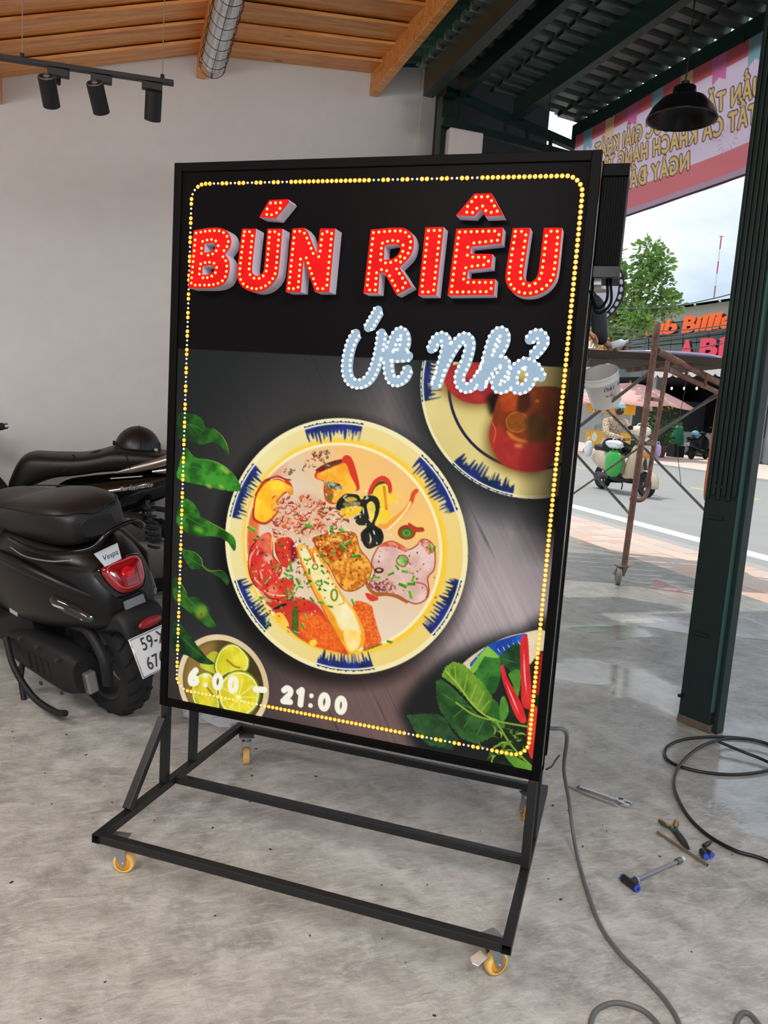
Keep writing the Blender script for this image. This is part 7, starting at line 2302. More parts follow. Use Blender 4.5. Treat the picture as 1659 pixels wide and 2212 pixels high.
# scalloped white awning
za = fp(1480, 800, FX-1.0)[2]; zb2 = fp(1480, 815, FX-1.0)[2]
ya_, yb_ = fp(1570, 808, FX-1.0)[1]-1.5, fp(1405, 808, FX-1.0)[1]
aw = rel(MB().add([(FX-1.0, ya_, za), (FX-1.0, yb_, za), (FX+0.1, yb_, za+0.35), (FX+0.1, ya_, za+0.35)], [(0, 1, 2, 3)]).build('awning', pm('awning_white', (226, 222, 216), 0.8), None))
md = aw.modifiers.new('t', 'SOLIDIFY'); md.thickness = 0.02
n = 12
for k in range(n):
    y0 = ya_+(yb_-ya_)*k/n; w_ = (yb_-ya_)/n
    pts = [(y0, za)]+[(y0+w_*t, za-(za-zb2)*(0.55+0.45*sin(pi*t))) for t in np.linspace(0, 1, 9)]+[(y0+w_, za)]
    M = Matrix(((0, 0, 1, FX-1.01), (1, 0, 0, 0), (0, 1, 0, 0), (0, 0, 0, 1)))
    s_ = MB().prism(pts, 0, 0.015, M).build('scallop', MATS['awning_white'], None)
    rel(s_)
# orange and red letters on their frame
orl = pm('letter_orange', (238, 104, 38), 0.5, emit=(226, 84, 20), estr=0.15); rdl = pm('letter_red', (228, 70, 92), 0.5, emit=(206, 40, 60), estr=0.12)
shd = pm('letter_shadow', (40, 40, 40), 0.7)
LX = FX-0.6
def one_letter(c, p0, p1, pt, pb, mat, shear):
    a, b = fp(p0, (pt+pb)/2, LX), fp(p1, (pt+pb)/2, LX)
    zt_2, zb_2 = fp((p0+p1)/2, pt, LX)[2], fp((p0+p1)/2, pb, LX)[2]
    for dx, mm, off, nn in ((0.06, shd, 0.10, 'letter_shade'), (0.0, mat, 0.0, 'letter')):
        o = text_mesh(nn, c, 1.0, mm, None, Matrix.Identity(4), 0.02, shear=shear, bold=0.045)
        xs = [v.co.x for v in o.data.vertices]; ys = [v.co.y for v in o.data.vertices]
        kx = abs(b[1]-a[1])*1.0/(max(xs)-min(xs)); ky = (zt_2-zb_2)/(max(ys)-min(ys))
        M = Matrix.Translation((LX+off, (a[1]+b[1])/2+(max(xs)+min(xs))/2*kx-dx, (zt_2+zb_2)/2-(max(ys)+min(ys))/2*ky-dx)) @ Matrix(((0, 0, -1, 0), (-kx, 0, 0, 0), (0, ky, 0, 0), (0, 0, 0, 1)))
        o.data.transform(M)
        rel(o)
def street_text(txt, pxl, pyl, pxr, pyr, hpx, mat, nm, shear=0.0, bold=0.05):
    """each character its own letter between two spots of the photograph"""
    a, b = fp(pxl, pyl, LX), fp(pxr, pyr, LX)
    hz = hpx/ (FPX/ (np.dot(np.array([LX, (a[1]+b[1])/2, 4])-CAM, CF)))
    n_ = len(txt)
    probe = [1.0 if c not in 'Iil ' else 0.62 for c in txt]
    tot = sum(probe); acc = 0
    for c, w_ in zip(txt, probe):
        t = (acc+w_/2)/tot; acc += w_
        if c == ' ':
            continue
        pos = V3(a+(b-a)*t)
        cell = abs(b[1]-a[1])*w_/tot
        for dx, mm, off, nn in ((0.06, shd, 0.10, 'letter_shade'), (0.0, mat, 0.0, nm)):
            o = text_mesh(nn, c, 1.0, mm, None, Matrix.Identity(4), 0.02, shear=shear, bold=bold)
            xs = [v.co.x for v in o.data.vertices]; ys = [v.co.y for v in o.data.vertices]
            kx = cell*0.97/(max(xs)-min(xs)); ky = hz/0.76
            cx0 = (max(xs)+min(xs))/2
            # reads from the shop side: text x -> -y, facing -x
            M = Matrix.Translation((pos.x+off, pos.y+cx0*kx-dx, pos.z-dx)) @ Matrix(((0, 0, -1, 0), (-kx, 0, 0, 0), (0, ky, 0, 0), (0, 0, 0, 1)))
            o.data.transform(M)
            rel(o)
for c_, p0, p1, pt, pb in (('C', 1366, 1392, 697, 727), ('l', 1394, 1408, 694, 726), ('u', 1410, 1434, 700, 724), ('b', 1434, 1463, 690, 721), ('B', 1474, 1503, 682, 718), ('i', 1502, 1515, 683, 716), ('l', 1514, 1530, 680, 714), ('l', 1528, 1544, 678, 713), ('i', 1542, 1560, 674, 710), ('a', 1557, 1586, 682, 709), ('r', 1586, 1604, 680, 706), ('d', 1602, 1626, 670, 704)):
    one_letter(c_, p0, p1, pt, pb, orl, 0.10)
for c_, p0, p1, pt, pb in (('A', 1468, 1498, 734, 776), ('B', 1512, 1551, 730, 772), ('i', 1553, 1578, 727, 770), ('d', 1580, 1612, 724, 768)):
    one_letter(c_, p0, p1, pt, pb, rdl, 0.0)
fr = MB()
for y1, y2 in (((1366, 735), (1640, 700)), ((1366, 745), (1640, 712)), ((1366, 706), (1640, 676))):
    rel(MB().tube([fp(y1[0], y1[1], LX+0.14), fp(y2[0], y2[1], LX+0.14)], 0.025, 6).build('sign_rail', shd, None))
for px in (1400, 1474, 1530, 1590):
    rel(MB().tube([fp(px, 790, LX+0.16), fp(px+2, 700, LX+0.16)], 0.03, 6).build('sign_post', shd, None))
# hanging bulbs inside the opening
for px in (1421, 1451, 1478, 1505, 1532):
    c = V3(fp(px, 839, FX+0.6))
    r = MB().ell((c.x, c.y, c.z), (0.05, 0.05, 0.075), 10, 8).build('bulb', pm('bulb_lit', (240, 236, 226), 0.3, emit=(250, 244, 230), estr=1.2), None); rel(r)
    rel(MB().cyl((c.x, c.y, c.z+0.1), (c.x, c.y, zrow[0]-0.1), 0.012, n=6).build('bulb_cord', shd, None))
# left-hand neighbour: pale wall, orange number sign, grille gate ----------
hall2 = thing('building', 'pale building with black grille gate behind the pink umbrella', 'building', (FX, 36, 0.02))
def rel2(o):
    o.parent = hall2
    o.matrix_parent_inverse = Matrix.Translation((-FX, -36, -0.02))
    return o
yl0, yl1 = yL+1.3, yL+16
zt2 = fp(1300, 700, FX)[2]
zop = fp(1370, 855, FX)[2]
gy0, gy1 = fp(1402, 920, FX)[1], fp(1318, 920, FX)[1]
gy0 = max(gy0, yl0)
rel2(MB().box((FX, yl0, zop), (FX+7, yl1, zt2)).build('upper_wall', paleg, None))
rel2(MB().box((FX, gy1, 0), (FX+7, yl1, zop)).build('lower_wall', midgrey, None))
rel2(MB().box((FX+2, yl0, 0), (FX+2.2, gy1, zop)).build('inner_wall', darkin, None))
n = 16
for k in range(n+1):
    yy = gy0+(gy1-gy0)*k/n
    rel2(MB().box((FX+0.05, yy-0.03, 0.02), (FX+0.11, yy+0.03, zop)).build('gate_bar', pm('gate_black', (48, 50, 54), 0.5, 0.4), None))
for zz in (0.3, zop*0.55, zop-0.1):
    rel2(MB().box((FX+0.11, gy0, zz-0.04), (FX+0.15, gy1, zz+0.04)).build('gate_rail', MATS['gate_black'], None))
rel2(MB().box((FX+0.3, yl0-0.2, zt2), (FX+7, yl1, zt2+0.25)).build('roof', paleg, None))
sg_a, sg_b = fp(1250, 752, FX-0.3), fp(1323, 752, FX-0.3)
os_ = thing('number_sign', 'orange signboard with white digits under the tree', 'sign', (FX-0.3, (sg_a[1]+sg_b[1])/2, sg_a[2]))
hw = abs(sg_a[1]-sg_b[1])/2; hh = (fp(1290, 733, FX-0.3)[2]-fp(1290, 768, FX-0.3)[2])/2
MB().box((-0.05, -hw*1.6, -hh), (0.3, hw, hh)).build('board', pm('board_orange', (240, 128, 70), 0.6), os_).location.y = hw*0.6*0
o = text_mesh('digits', '0.735', hh*1.25, pm('digit_white', (238, 238, 236), 0.5), os_, Matrix.Translation((-0.07, 0.05, hh*0.15)) @ Matrix(((0, 0, -1, 0), (-1, 0, 0, 0), (0, 1, 0, 0), (0, 0, 0, 1))), 0.01, bold=0.04)
# right-hand neighbour seen past the column --------------------------------
b3 = thing('building', 'pale building with grey folding gate at the right edge', 'building', (FX, 21.5, 0.02))
def rel3(o):
    o.parent = b3
    o.matrix_parent_inverse = Matrix.Translation((-FX, -21.5, -0.02))
    return o
ry0, ry1 = 14.0, yR-2.3
zg = fp(1650, 842, FX)[2]; zg2 = fp(1650, 822, FX)[2]
rel3(MB().box((FX+0.4, ry0, zg2), (FX+7, ry1, zg2+6.5)).build('upper_wall', paleg, None))
rel3(MB().box((FX, ry0, zg), (FX+0.6, ry1, zg2)).build('lintel', shd, None))
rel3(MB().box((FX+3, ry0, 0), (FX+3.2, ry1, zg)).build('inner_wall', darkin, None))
yg0 = fp(1638, 940, FX)[1]
for k in range(14):
    yy = yg0-0.22*k
    rel3(MB().box((FX+0.02+(0.10 if k % 2 else 0), yy-0.21, 0.03), (FX+0.08+(0.10 if k % 2 else 0), yy, zg)).build('gate_leaf', pm('gate_galv', (176, 180, 184), 0.4, 0.5, 0.15, 2), None))
# food cart, umbrella ------------------------------------------------------
yel = pm('cart_yellow', (238, 178, 44), 0.5, 0, 0.06, 2)
cx_, cy_ = 17.15, fp(1296, 940, 17.15)[1]
cart = thing('food_cart', 'yellow street food cart with glass case under the pink umbrella', 'cart', (cx_, cy_, 0.02))
z_of = lambda py: fp(1290, py, 17.15)[2]-0.02
cw_ = abs(fp(1258, 940, 17.15)[1]-fp(1322, 940, 17.15)[1])/2
zc_t, zc_m, zc_h = z_of(930), z_of(892), z_of(872)
MB().box((0, -cw_, 0.22), (0.7, cw_, zc_t)).build('cabinet', yel, cart, bevel=0.02)
glass = pm('case_glass', (196, 206, 204), 0.1, 0, 0.2, 6, alpha=0.45)
MB().box((0.03, -cw_*0.97, zc_t), (0.67, cw_*0.97, zc_m)).build('glass_case', glass, cart)
MB().box((-0.06, -cw_*1.04, zc_m), (0.74, cw_*1.04, zc_h)).build('sign_board', yel, cart, bevel=0.02)
text_mesh('sign_text', 'MINI', (zc_h-zc_m)*0.95, pm('sign_text_blue', (206, 216, 236), 0.5), cart, Matrix.Translation((-0.07, 0.15, (zc_h+zc_m)/2)) @ Matrix(((0, 0, -1, 0), (-1, 0, 0, 0), (0, 1, 0, 0), (0, 0, 0, 1))), 0.01, bold=0.03)
MB().cyl((-0.012, cw_*0.35, zc_t*0.72), (0.0, cw_*0.35, zc_t*0.72), 0.18, n=24).build('sticker', pm('sticker_cream', (236, 232, 206), 0.6), cart)
MB().box((-0.010, -cw_*0.55, zc_t*0.45), (0.0, -cw_*0.15, zc_t*0.7)).build('sticker', pm('sticker_pale', (214, 216, 220), 0.6), cart)
for sx in (0.06, 0.64):
    for sy in (-cw_+0.05, cw_-0.05):
        MB().box((sx-0.02, sy-0.02, zc_t), (sx+0.02, sy+0.02, zc_m)).build('case_post', paleg, cart)
        MB().cyl((sx, sy-0.03, 0.11), (sx, sy+0.03, 0.11), 0.11, n=16).build('wheel', rubber, cart)
for k in range(7):
    yy = -cw_*0.8+cw_*1.6*k/6
    MB().ell((0.3, yy, zc_t+0.12+0.05*(k % 2)), (0.09, 0.08, 0.11), 10, 8).build('snack', pm('snack_%d' % (k % 3), ((206, 80, 60), (226, 190, 120), (120, 150, 90))[k % 3], 0.6), cart)
ux = 18.6
ul, ur = fp(1283, 862, ux), fp(1442, 886, ux)
uc = (ul+ur)/2
ut = fp(1362, 828, ux)[2]
umb = thing('parasol', 'faded pink street parasol above the food cart', 'parasol', (ux, uc[1], 0.02))
R_u = np.linalg.norm(ul-ur)/2
pinku = pm('parasol_pink', (240, 182, 172), 0.8, 0, 0.06, 1.5)
zl = (ul[2]+ur[2])/2-0.02; N = 8
for k in range(N):
    a0, a1 = 2*pi*k/N, 2*pi*(k+1)/N
    rings = []
    for j in range(6):
        r = R_u*j/5
        zz = (ut-zl)*(1-(j/5)**1.6)+zl
        rings.append([(r*cos(a), r*sin(a), zz-0.10*(j/5)**2*sin(pi*t)) for a, t in ((a0+(a1-a0)*t, t) for t in np.linspace(0, 1, 5))])
    o = MB().loft(rings, closed_ring=False).build('canopy_panel', pinku, umb, fixn=False)
    md = o.modifiers.new('t', 'SOLIDIFY'); md.thickness = 0.008
    MB().tube([(0, 0, ut-0.15), (R_u*0.98*cos(a0), R_u*0.98*sin(a0), zl+0.02)], 0.012, 6).build('rib', midgrey, umb)
MB().cyl((0, 0, 0), (0, 0, ut+0.08), 0.035, n=10).build('pole', pm('pole_orange', (206, 120, 60), 0.6), umb)
MB().cyl((0, 0, 0), (0, 0, 0.12), 0.25, n=16).build('foot', midgrey, umb)
# potted plant by the pillar
pt = fp(1432, 968, 20.3)
pot = thing('potted_plant', 'tall bushy plant in a brown pot beside the dark shop opening', 'plant', (20.3, fp(1425, 940, 20.3)[1], 0.02))
MB().lathe([(0.0, 0.0), (0.26, 0.0), (0.34, 0.42), (0.37, 0.42), (0.37, 0.47), (0.31, 0.47), (0.28, 0.40), (0.0, 0.40)], 20).build('pot', pm('pot_brown', (124, 84, 70), 0.8), pot)
def leaf_cloud(n, cfun, size, seed):
    r = np.random.default_rng(seed)
    mb = MB()
    for _ in range(n):
        c, out_ = cfun(r)
        d = Vector((r.normal()*0.6+out_[0], r.normal()*0.6+out_[1], r.normal()*0.4+out_[2]*0.6)).normalized()
        x = d.orthogonal().normalized()
        x = (Matrix.Rotation(r.uniform(0, 6.28), 3, d) @ x)
        s_ = size*r.uniform(0.6, 1.25)
        nrm_ = d.cross(x)
        c = Vector(c)
        pts = [c, c+d*s_*0.35+x*s_*0.26, c+d*s_*0.75+x*s_*0.24+nrm_*s_*0.05, c+d*s_*1.05, c+d*s_*0.75-x*s_*0.24+nrm_*s_*0.05, c+d*s_*0.35-x*s_*0.26]
        mb.add(pts, [(0, 1, 2, 3), (0, 3, 4, 5)])
    return mb
def leaf_mat(name, a, b):
    m = NT(name)
    inf = m.n('ShaderNodeNewGeometry')
    cc3 = m.ramp(m.noise(m.co(), 1.8, 3), [(0.3, s2l(a)), (0.7, s2l(b))])
    cc3 = m.mix(m.math('MULTIPLY', inf.outputs['Random Per Island'], 0.5), cc3, s2l(tuple(min(255, x*1.25) for x in b)))
    tr = m.n('ShaderNodeBsdfTranslucent'); mxs = m.n('ShaderNodeMixShader'); mxs.inputs[0].default_value = 0.4
    m.l(cc3, m.b.inputs['Base Color']); m.l(cc3, tr.inputs['Color']); m.b.inputs['Roughness'].default_value = 0.45
    outn = [n for n in m.t.nodes if n.type == 'OUTPUT_MATERIAL'][0]
    m.l(m.b.outputs[0], mxs.inputs[1]); m.l(tr.outputs[0], mxs.inputs[2]); m.l(mxs.outputs[0], outn.inputs['Surface'])
    return m.m
def cf(r):
    t = r.uniform(0, 6.28); h_ = r.uniform(0.5, 2.3); rad = 0.62*sqrt(r.random())*(1.15-abs(h_-1.3)/1.6)
    return (rad*cos(t), rad*sin(t), h_), (cos(t), sin(t), 0.3)
o = leaf_cloud(420, cf, 0.20, 3).build('foliage', leaf_mat('plant_leaf', (44, 84, 44), (84, 124, 66)), pot, fixn=False); o['kind'] = 'stuff'
MB().tube([(0, 0, 0.4), (0.03, 0, 1.2), (-0.02, 0.03, 2.0)], [0.03, 0.02, 0.01], 8).build('stem', pm('stem_brown', (96, 80, 60), 0.9), pot)
# street tree behind the scaffold ------------------------------------------
tx = 18.2
tc_ = fp(1352, 640, tx)
tree = thing('tree', 'broad-leaved green street tree across the road behind the scaffold', 'tree', (tx, tc_[1], 0.02))
barkm = pm('bark', (112, 98, 82), 0.95, 0, 0.3, 3, 0.4, 12)
MB().tube(catmull([(0, 0, 0), (0.05, 0.05, 2.0), (-0.05, 0.15, 3.8), (0.05, 0.3, 5.4), (0.0, 0.3, 7.2)], 5), [0.19-0.0075*k for k in range(21)], 10).build('trunk', barkm, tree)
clumps = []
for (px, py, R) in ((1335, 560, 34), (1375, 545, 30), (1398, 570, 28), (1345, 610, 36), (1395, 620, 34), (1405, 655, 30), (1355, 665, 34), (1385, 690, 34), (1330, 700, 30), (1405, 705, 22), (1350, 735, 26), (1320, 640, 30), (1310, 585, 30), (1290, 700, 30), (1370, 590, 26)):
    c = V3(fp(px, py, tx))-Vector((tx, tc_[1], 0.02))
    c.x += random.uniform(-0.7, 0.7)
    rad = R*0.0190
    clumps.append((c, rad))
    MB().tube(catmull([(0, 0.2, 3.4), tuple(Vector((0, 0.2, 4.4)).lerp(c, 0.5)+Vector((0, 0, 0.2))), tuple(c)], 4), [0.07-0.006*k for k in range(9)], 6).build('branch', barkm, tree)
def tcf(r):
    c, rad = clumps[r.integers(len(clumps))]
    v = Vector((r.normal(), r.normal(), r.normal())).normalized()*rad*r.uniform(0.45, 1.08)
    return tuple(c+v), tuple(v.normalized())
o = leaf_cloud(3000, tcf, 0.24, 5).build('foliage', leaf_mat('tree_leaf', (70, 108, 50), (128, 160, 84)), tree, fixn=False); o['kind'] = 'stuff'
# antenna mast and power lines ----------------------------------------------
mx_ = 29.0
a, b = fp(1540, 662, mx_), fp(1557, 512, mx_)
mast = thing('antenna_mast', 'thin red and white antenna mast above the green roof', 'mast', (mx_, a[1], a[2]-0.8))
h_ = b[2]-a[2]+0.8
for k in range(7):
    z0 = h_*k/7; z1 = h_*(k+1)/7
    MB().cyl((0, 0, z0), (0, 0, z1), 0.032, n=8).build('mast_section', pm('mast_red', (206, 80, 84), 0.6) if k % 2 == 0 else pm('mast_white', (232, 226, 226), 0.6), mast)
MB().bar((0, -0.15, h_), (0, 0.15, h_+0.05), 0.04, 0.04).build('mast_head', midgrey, mast)
for k, (pa, pb, X, lab_) in enumerate((((1300, 664), (1640, 619), 15.5, 'highest'), ((1290, 702), (1640, 690), 15.5, 'second highest'), ((1290, 712), (1640, 698), 15.8, 'third highest'), ((1290, 722), (1640, 700), 16.0, 'fourth highest'), ((1370, 745), (1640, 722), 16.0, 'lowest'))):
    A, B = V3(fp(pa[0], pa[1], X)), V3(fp(pb[0], pb[1], X))
    d = B-A
    pts = [A+d*t-Vector((0, 0, 0.25*sin(pi*min(1, max(0, t))))) for t in np.linspace(-0.6, 1.5, 16)]
    o = MB().tube(pts, 0.016, 6).build('power_line', pm('line_grey', (84, 88, 92), 0.6), None)
    tag(o, f'{lab_} thin grey power line strung across the road view', 'power line', 'power lines')
# parked motorbikes in front of the dark opening ------------------------------
dk1 = pm('far_bike_black', (26, 28, 32), 0.35, 0.1)
p1_ = onfloor(1500, 978, 0.02); p2_ = onfloor(1545, 972, 0.02)
fb1 = scooter('scooter', 'dark parked scooter with a blue helmet across the road', 'scooters parked across the road', (21.6, fp(1497, 960, 21.6)[1]), radians(62), radians(6), 1.1, dk1, seat_black, loc_z=0.02)
body([(-0.36, 0.05, 0.62, 0.50), (-0.25, 0.11, 0.70, 0.44), (0.0, 0.17, 0.74, 0.38), (0.25, 0.165, 0.72, 0.32), (0.48, 0.12, 0.60, 0.28)], 2.6).build('body_shell', dk1, fb1)
saddle(fb1, [(-0.26, 0.06, 0.80, 0.72), (-0.15, 0.13, 0.83, 0.70), (0.15, 0.14, 0.80, 0.70), (0.48, 0.08, 0.77, 0.68)], seat_black)
plate(fb1, (-0.40, 0, 0.55), (0, -1, 0), (0.3, 0, 1), [('59-F1', 0.034, 0.055), ('268.4', -0.034, 0.055)])
MB().ell((0.15, 0, 0.90), (0.15, 0.14, 0.12), 16, 10).build('helmet', pm('far_helmet_blue', (110, 176, 196), 0.35), fb1) if False else None
hb_ = thing('helmet', 'pale blue helmet on the dark scooter across the road', 'helmet', (21.6+0.15*sin(radians(62))-0.02, fp(1497, 960, 21.6)[1]+0.08, 0.955))
MB().ell((0, 0, 0.09), (0.16, 0.16, 0.14), 18, 10).build('shell', pm('far_helmet_blue', (110, 176, 196), 0.35), hb_)
MB().tube([(0.15*cos(t), 0.15*sin(t), 0.02) for t in np.linspace(0, 6.28, 16, endpoint=False)], 0.012, 6, closed=True).build('edge_trim', rubber, hb_)
fb2 = scooter('scooter', 'grey parked scooter beside the dark one across the road', 'scooters parked across the road', (22.6, fp(1552, 955, 22.6)[1]), radians(52), radians(6), 1.1, pm('far_bike_grey', (70, 72, 78), 0.35, 0.2), seat_black, loc_z=0.02)
body([(-0.36, 0.05, 0.66, 0.54), (-0.22, 0.11, 0.74, 0.46), (0.05, 0.16, 0.76, 0.38), (0.30, 0.15, 0.70, 0.32), (0.48, 0.11, 0.60, 0.28)], 2.6).build('body_shell', MATS['far_bike_grey'], fb2)
saddle(fb2, [(-0.30, 0.06, 0.83, 0.76), (-0.15, 0.13, 0.84, 0.72), (0.20, 0.14, 0.79, 0.70), (0.48, 0.08, 0.77, 0.68)], seat_black)
gj = thing('rain_cape', 'green rain cape draped over something beside the dark parked scooter', 'cape', (21.7, fp(1463, 940, 21.7)[1], 0.35))
rings = []
rg = np.random.default_rng(4)
for j in range(7):
    t = j/6
    rings.append([((0.30-0.12*t)*cos(a)*(1+0.1*rg.normal()), (0.34-0.08*t)*sin(a)*(1+0.1*rg.normal()), 0.15+0.85*t) for a in np.linspace(0, 2*pi, 14, endpoint=False)])
MB().loft(rings).build('cloth', pm('cape_green', (30, 128, 92), 0.5, 0, 0.2, 5), gj, sub=1)
MB().box((-0.25, -0.25, -0.33), (0.25, 0.25, 0.15)).build('stand', darkin, gj)
# ================================================================== things lying on the shop floor
def floor_tube(name, label, pix, r, mat, cat='hose', closed=False, lift=None, k=8, obj=True):
    P = []
    for i, (x, y) in enumerate(pix):
        z = r+0.0005 if lift is None else lift[i]
        P.append(on(x, y, 2, z))
    P = catmull(P, k, closed)
    o = MB().tube(P, r, 10, closed=closed).build(name, mat, None)
    return tag(o, label, cat)
hosem = pm('black_hose', (20, 20, 22), 0.35, 0, 0.1, 20)
cabm = pm('grey_cable', (92, 92, 90), 0.5, 0, 0.1, 20)
# black hose coils by the column
r = 0.0065
loop = [(1780, 1720), (1740, 1650), (1659, 1607), (1600, 1594), (1530, 1592), (1475, 1598), (1441, 1613), (1437, 1634), (1462, 1653), (1520, 1668), (1590, 1673), (1659, 1664), (1730, 1640), (1790, 1650)]
floor_tube('hose', 'smaller black hose coil lying on the wet floor below the column', loop, r, hosem)
loop2 = [(1790, 1930), (1659, 1860), (1590, 1838), (1530, 1805), (1487, 1764), (1460, 1715), (1456, 1682), (1472, 1648), (1510, 1615), (1560, 1597), (1610, 1596), (1659, 1607), (1760, 1650)]
floor_tube('hose', 'large black hose loop rising over the puddle by the column', loop2, r, hosem, lift=[r+0.0005]*4+[0.008, 0.012, 0.016, 0.020, 0.024, 0.026, 0.026, 0.024, 0.02])
floor_tube('hose', 'straight black hose end lying across the puddle', [(1552, 1602), (1600, 1622), (1659, 1646), (1760, 1700)], 0.0065, hosem, lift=[0.034, 0.024, 0.015, 0.007])
# power cable of the sign
exit_ = SO+SU*(1.205)+SV*0.12
pts = [np.array([exit_[0], exit_[1], 0.50]), np.array([exit_[0]+0.05, exit_[1]-0.01, 0.485])]
path = [(1218, 1660, 0.30), (1228, 1725, 0.16), (1238, 1800, 0.055), (1252, 1870, 0.010)]
for x, y, z in path:
    pts.append(on(x, y, 2, z))
for x, y in ((1290, 1985), (1335, 2055), (1395, 2115), (1440, 2165), (1468, 2215), (1480, 2290)):
    pts.append(on(x, y, 2, 0.0062))
o = MB().tube(catmull(pts, 8), 0.0058, 10).build('power_cable', cabm, None)
tag(o, 'long grey power cable running from the sign side to the foreground', 'cable')
o['part_of_view'] = 1
del o['part_of_view']
sp1 = MB().tube(catmull([on(1180, 1662, 2, 0.36), on(1192, 1655, 2, 0.36), on(1200, 1642, 2, 0.36), on(1208, 1632, 2, 0.36)], 5), 0.003, 8).build('thin_wire', hosem, None)
tag(sp1, 'thin black wire bent between the sign frame and the power cable', 'wire')
floor_tube('power_cable', 'grey cable loop lying at the bottom edge of the floor', [(1285, 2330), (1275, 2230), (1283, 2190), (1305, 2172), (1335, 2166), (1375, 2176), (1405, 2195), (1430, 2230), (1450, 2300)], 0.0062, cabm, 'cable')
floor_tube('power_cable', 'short grey cable bend at the bottom right corner', [(1585, 2330), (1588, 2225), (1600, 2192), (1618, 2190), (1640, 2215), (1665, 2260), (1690, 2330)], 0.0062, cabm, 'cable')

# tools ---------------------------------------------------------------------
chromet = pm('tool_chrome', (196, 197, 200), 0.22, 0.95, 0.06, 20)
def floor_frame(pa, pb, z=0.0):
    a, b = V3(onfloor(*pa)), V3(onfloor(*pb))
    d = (b-a)
    return a, (b-a).length, atan2(d.y, d.x)
a, L, ang = floor_frame((1247, 1703), (1365, 1744))
wr = thing('adjustable_wrench', 'shiny adjustable wrench lying on the floor right of the sign', 'wrench', (a.x, a.y, 0), ang)
h = L-0.055
out_ = [(0.0, 0.008), (-0.006, 0.0), (0.0, -0.008), (h*0.5, -0.0075), (h, -0.010), (h, 0.010), (h*0.5, 0.0075)]
MB().prism(out_, 0.001, 0.011).build('handle', chromet, wr, bevel=0.002)
MB().cyl((0.004, 0, 0.0105), (0.004, 0, 0.0118), 0.0045, n=14).build('hanging_hole', matt_black, wr)
MB().prism([(h-0.005, -0.010), (h+0.014, -0.020), (h+0.032, -0.022), (h+0.052, -0.014), (h+0.050, -0.006), (h+0.030, -0.007), (h+0.026, 0.004), (h+0.014, 0.016), (h-0.004, 0.011)], 0.001, 0.014).build('fixed_jaw', chromet, wr, bevel=0.002)
MB().prism([(h+0.020, 0.007), (h+0.050, 0.003), (h+0.053, 0.013), (h+0.034, 0.021), (h+0.016, 0.018)], 0.002, 0.013).build('movable_jaw', chromet, wr, bevel=0.002)
MB().cyl((h+0.002, 0.004, 0.014), (h+0.018, 0.010, 0.014), 0.004, n=12).build('screw_wheel', engine_grey, wr)
a, L, ang = floor_frame((1226, 1700), (1338, 1744))
rod = thing('steel_rod', 'thin bent steel rod lying beside the adjustable wrench', 'rod', (a.x, a.y, 0), ang)
MB().tube(catmull([(0, 0, 0.004), (L*0.3, -0.006, 0.004), (L*0.45, -0.010, 0.004), (L*0.95, -0.004, 0.004)], 4), 0.0035, 8).build('shaft', chromet, rod)
MB().cyl((L*0.92, -0.005, 0.005), (L*0.98, -0.003, 0.005), 0.0045, n=10).build('tip', chromet, rod)
# pliers
a = V3(onfloor(1424, 1778)); b = V3(onfloor(1460, 1780)); tip = V3(onfloor(1487, 1838)); piv = V3(onfloor(1467, 1812))
pr_ = thing('pliers', 'pliers with green and orange grips lying open on the floor', 'pliers', (piv.x, piv.y, 0))
gg = pm('grip_green', (40, 84, 64), 0.55); go = pm('grip_orange', (196, 118, 50), 0.55)
for e, side in ((a, 1), (b, -1)):
    m_ = e.lerp(piv, 0.5)+Vector((0.004*side, 0.006, 0))
    pts = [p-piv+Vector((0, 0, 0.010)) for p in (e, e.lerp(m_, 0.6), m_, m_.lerp(piv, 0.6))]
    g_ = MB().tube(catmull(pts, 4), [0.0075+0.0015*sin(k*0.5) for k in range(13)], 10).build('grip', gg, pr_)
    MB().tube(catmull([p+Vector((0, 0, 0.0045)) for p in pts[:3]], 4), 0.0052, 8).build('grip_inlay', go, g_)
    jd = (tip-piv)
    off = Vector((-jd.y, jd.x, 0)).normalized()*0.006*side
    MB().tube([m_.lerp(piv, 0.55)-piv+Vector((0, 0, 0.009)), Vector((0, 0, 0.009))+off*0.6, jd*0.5+off+Vector((0, 0, 0.008)), jd+off*0.5+Vector((0, 0, 0.006))], [0.008, 0.0085, 0.006, 0.0025], 8).build('jaw', engine_grey, pr_)
MB().cyl((0, 0, 0.012), (0, 0, 0.019), 0.007, n=14).build('pivot', engine_grey, pr_)
a, L, ang = floor_frame((1420, 1801), (1528, 1872))
rod = thing('steel_tube', 'straight thin metal tube lying below the pliers', 'tube', (a.x, a.y, 0), ang)
MB().cyl((0, 0, 0.0055), (L, 0, 0.0055), 0.005, n=14).build('shaft', pm('tube_bronze', (160, 146, 130), 0.35, 0.8), rod)
MB().cyl((L-0.002, 0, 0.0055), (L+0.0008, 0, 0.0055), 0.0036, n=12).build('bore', matt_black, rod)
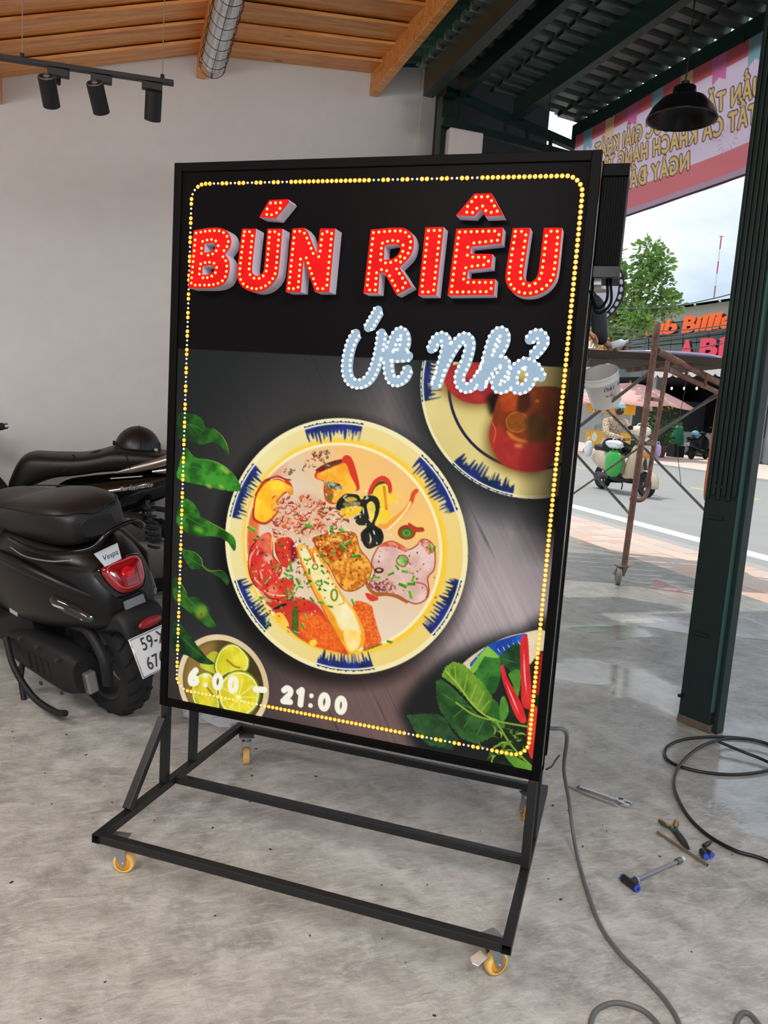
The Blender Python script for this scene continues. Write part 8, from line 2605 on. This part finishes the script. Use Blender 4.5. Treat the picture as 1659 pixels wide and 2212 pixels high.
# push-fit tee with its grey stub pipe
blue = pm('fitting_blue', (52, 84, 196), 0.4); fblk = pm('fitting_black', (30, 30, 34), 0.4)
t0 = V3(onfloor(1345, 1905)); t1 = V3(onfloor(1374, 1927)); pe_ = V3(onfloor(1474, 1862))
tc2 = t0.lerp(t1, 0.5)
tee = thing('pipe_tee', 'black push-fit tee with blue collars on a grey pipe stub', 'pipe fitting', (tc2.x, tc2.y, 0))
zf = Vector((0, 0, 0.013))
d = (t1-t0); dn = d.normalized()
MB().cyl(t0-tc2+zf, t1-tc2+zf, 0.0125, n=20).build('tee_body', fblk, tee)
for s_, e in ((-1, t0), (1, t1)):
    MB().cyl(e-tc2+zf-dn*0.002*s_, e-tc2+zf+dn*0.006*s_, 0.0105, n=20).build('collar', blue, tee)
    MB().cyl(e-tc2+zf+dn*0.0055*s_, e-tc2+zf+dn*0.0066*s_, 0.006, n=14).build('bore', pm('bore_blue', (24, 40, 110), 0.5), tee)
pd = (pe_-tc2); pn = pd.normalized()
MB().cyl(zf+pn*0.005, zf+pn*0.028, 0.011, n=18).build('branch', fblk, tee)
MB().cyl(zf+pn*0.028, zf+pn*0.034, 0.0105, n=18).build('collar', pm('fitting_pale_blue', (150, 166, 210), 0.4), tee)
MB().cyl(zf+pn*0.034, Vector((0, 0, 0.0095))+pd*0.9, 0.0055, n=14).build('stub_pipe', pm('pipe_grey', (124, 126, 132), 0.35), tee)
q0 = Vector((0, 0, 0.0105))+pd*0.88
MB().cyl(q0, q0+pn*0.022, 0.0095, n=18).build('end_nut', pm('nut_steel', (120, 118, 112), 0.3, 0.8), tee)
MB().cyl(q0+pn*0.022, q0+pn*0.034, 0.0085, n=16).build('end_thread', pm('thread_white', (214, 214, 210), 0.4, 0.3), tee)
# small fitting by the puddle
c = V3(onfloor(1522, 1850))
ft = thing('pipe_elbow', 'small black fitting with blue collars at the edge of the puddle', 'pipe fitting', (c.x, c.y, 0))
for dx, dy in ((-0.012, -0.004), (0.013, 0.0)):
    MB().cyl((dx, dy-0.012, 0.012), (dx*0.6, dy+0.010, 0.014), 0.0105, n=16).build('barrel', fblk, ft)
    MB().cyl((dx, dy-0.012, 0.012), (dx*1.05, dy-0.018, 0.012), 0.0095, n=16).build('collar', blue, ft)
MB().box((-0.012, 0.0, 0.004), (0.012, 0.016, 0.022)).build('joint_body', fblk, ft, bevel=0.004)
c = V3(onfloor(1527, 1828))
ft = thing('pipe_nipple', 'tiny dark fitting lying in the water beside the hose', 'pipe fitting', (c.x, c.y, 0), 0.4)
MB().cyl((-0.022, 0, 0.008), (0.010, 0, 0.008), 0.0075, n=14).build('barrel', fblk, ft)
MB().cyl((0.010, 0, 0.008), (0.028, 0, 0.008), 0.005, n=12).build('thread', engine_grey, ft)
# crumpled clear plastic bag behind the stand
c = V3(onfloor(462, 1552))
rg = np.random.default_rng(3)
pts = []
n, m = 18, 7
rings = []
for j in range(m):
    t = j/(m-1)
    rings.append([(0.14*cos(a)*(1-t**2*0.8)*(1+0.22*rg.normal()), 0.07*sin(a)*(1-t**2*0.8)*(1+0.22*rg.normal()), 0.004+0.075*t*(1+0.25*rg.normal())) for a in np.linspace(0, 2*pi, n, endpoint=False)])
bagm = pm('clear_plastic', (214, 216, 220), 0.15, 0, 0.1, 8, alpha=0.5)
o = MB().loft(rings, smooth=False).build('plastic_bag', bagm, None)
o.location = (c.x, c.y, 0)
o.rotation_euler = (0, 0, HD)
tag(o, 'crumpled clear plastic bag on the floor behind the sign stand', 'bag')
# crumbs and shavings on the concrete
cr_ = MB()
rg = np.random.default_rng(8)
for _ in range(90):
    x, y = rg.uniform(-0.7, 1.9), rg.uniform(1.1, 3.6)
    s_ = rg.uniform(0.0015, 0.005)
    t = rg.uniform(0, 3.1)
    M = Matrix.Translation((x, y, 0.0)) @ Matrix.Rotation(t, 4, 'Z')
    cr_.box((-s_, -s_*0.5, 0.0002), (s_, s_*0.5, s_*0.6), M)
o = cr_.build('floor_crumbs', pm('crumb_dark', (48, 44, 40), 0.9), None)
o['kind'] = 'stuff'; o['label'] = 'scattered dark crumbs and shavings on the concrete floor'; o['category'] = 'debris'
for pix in ([(268, 1693), (264, 1698), (270, 1702)], [(285, 1920), (292, 1922), (298, 1921)], [(378, 1742), (384, 1740), (391, 1737)]):
    pass
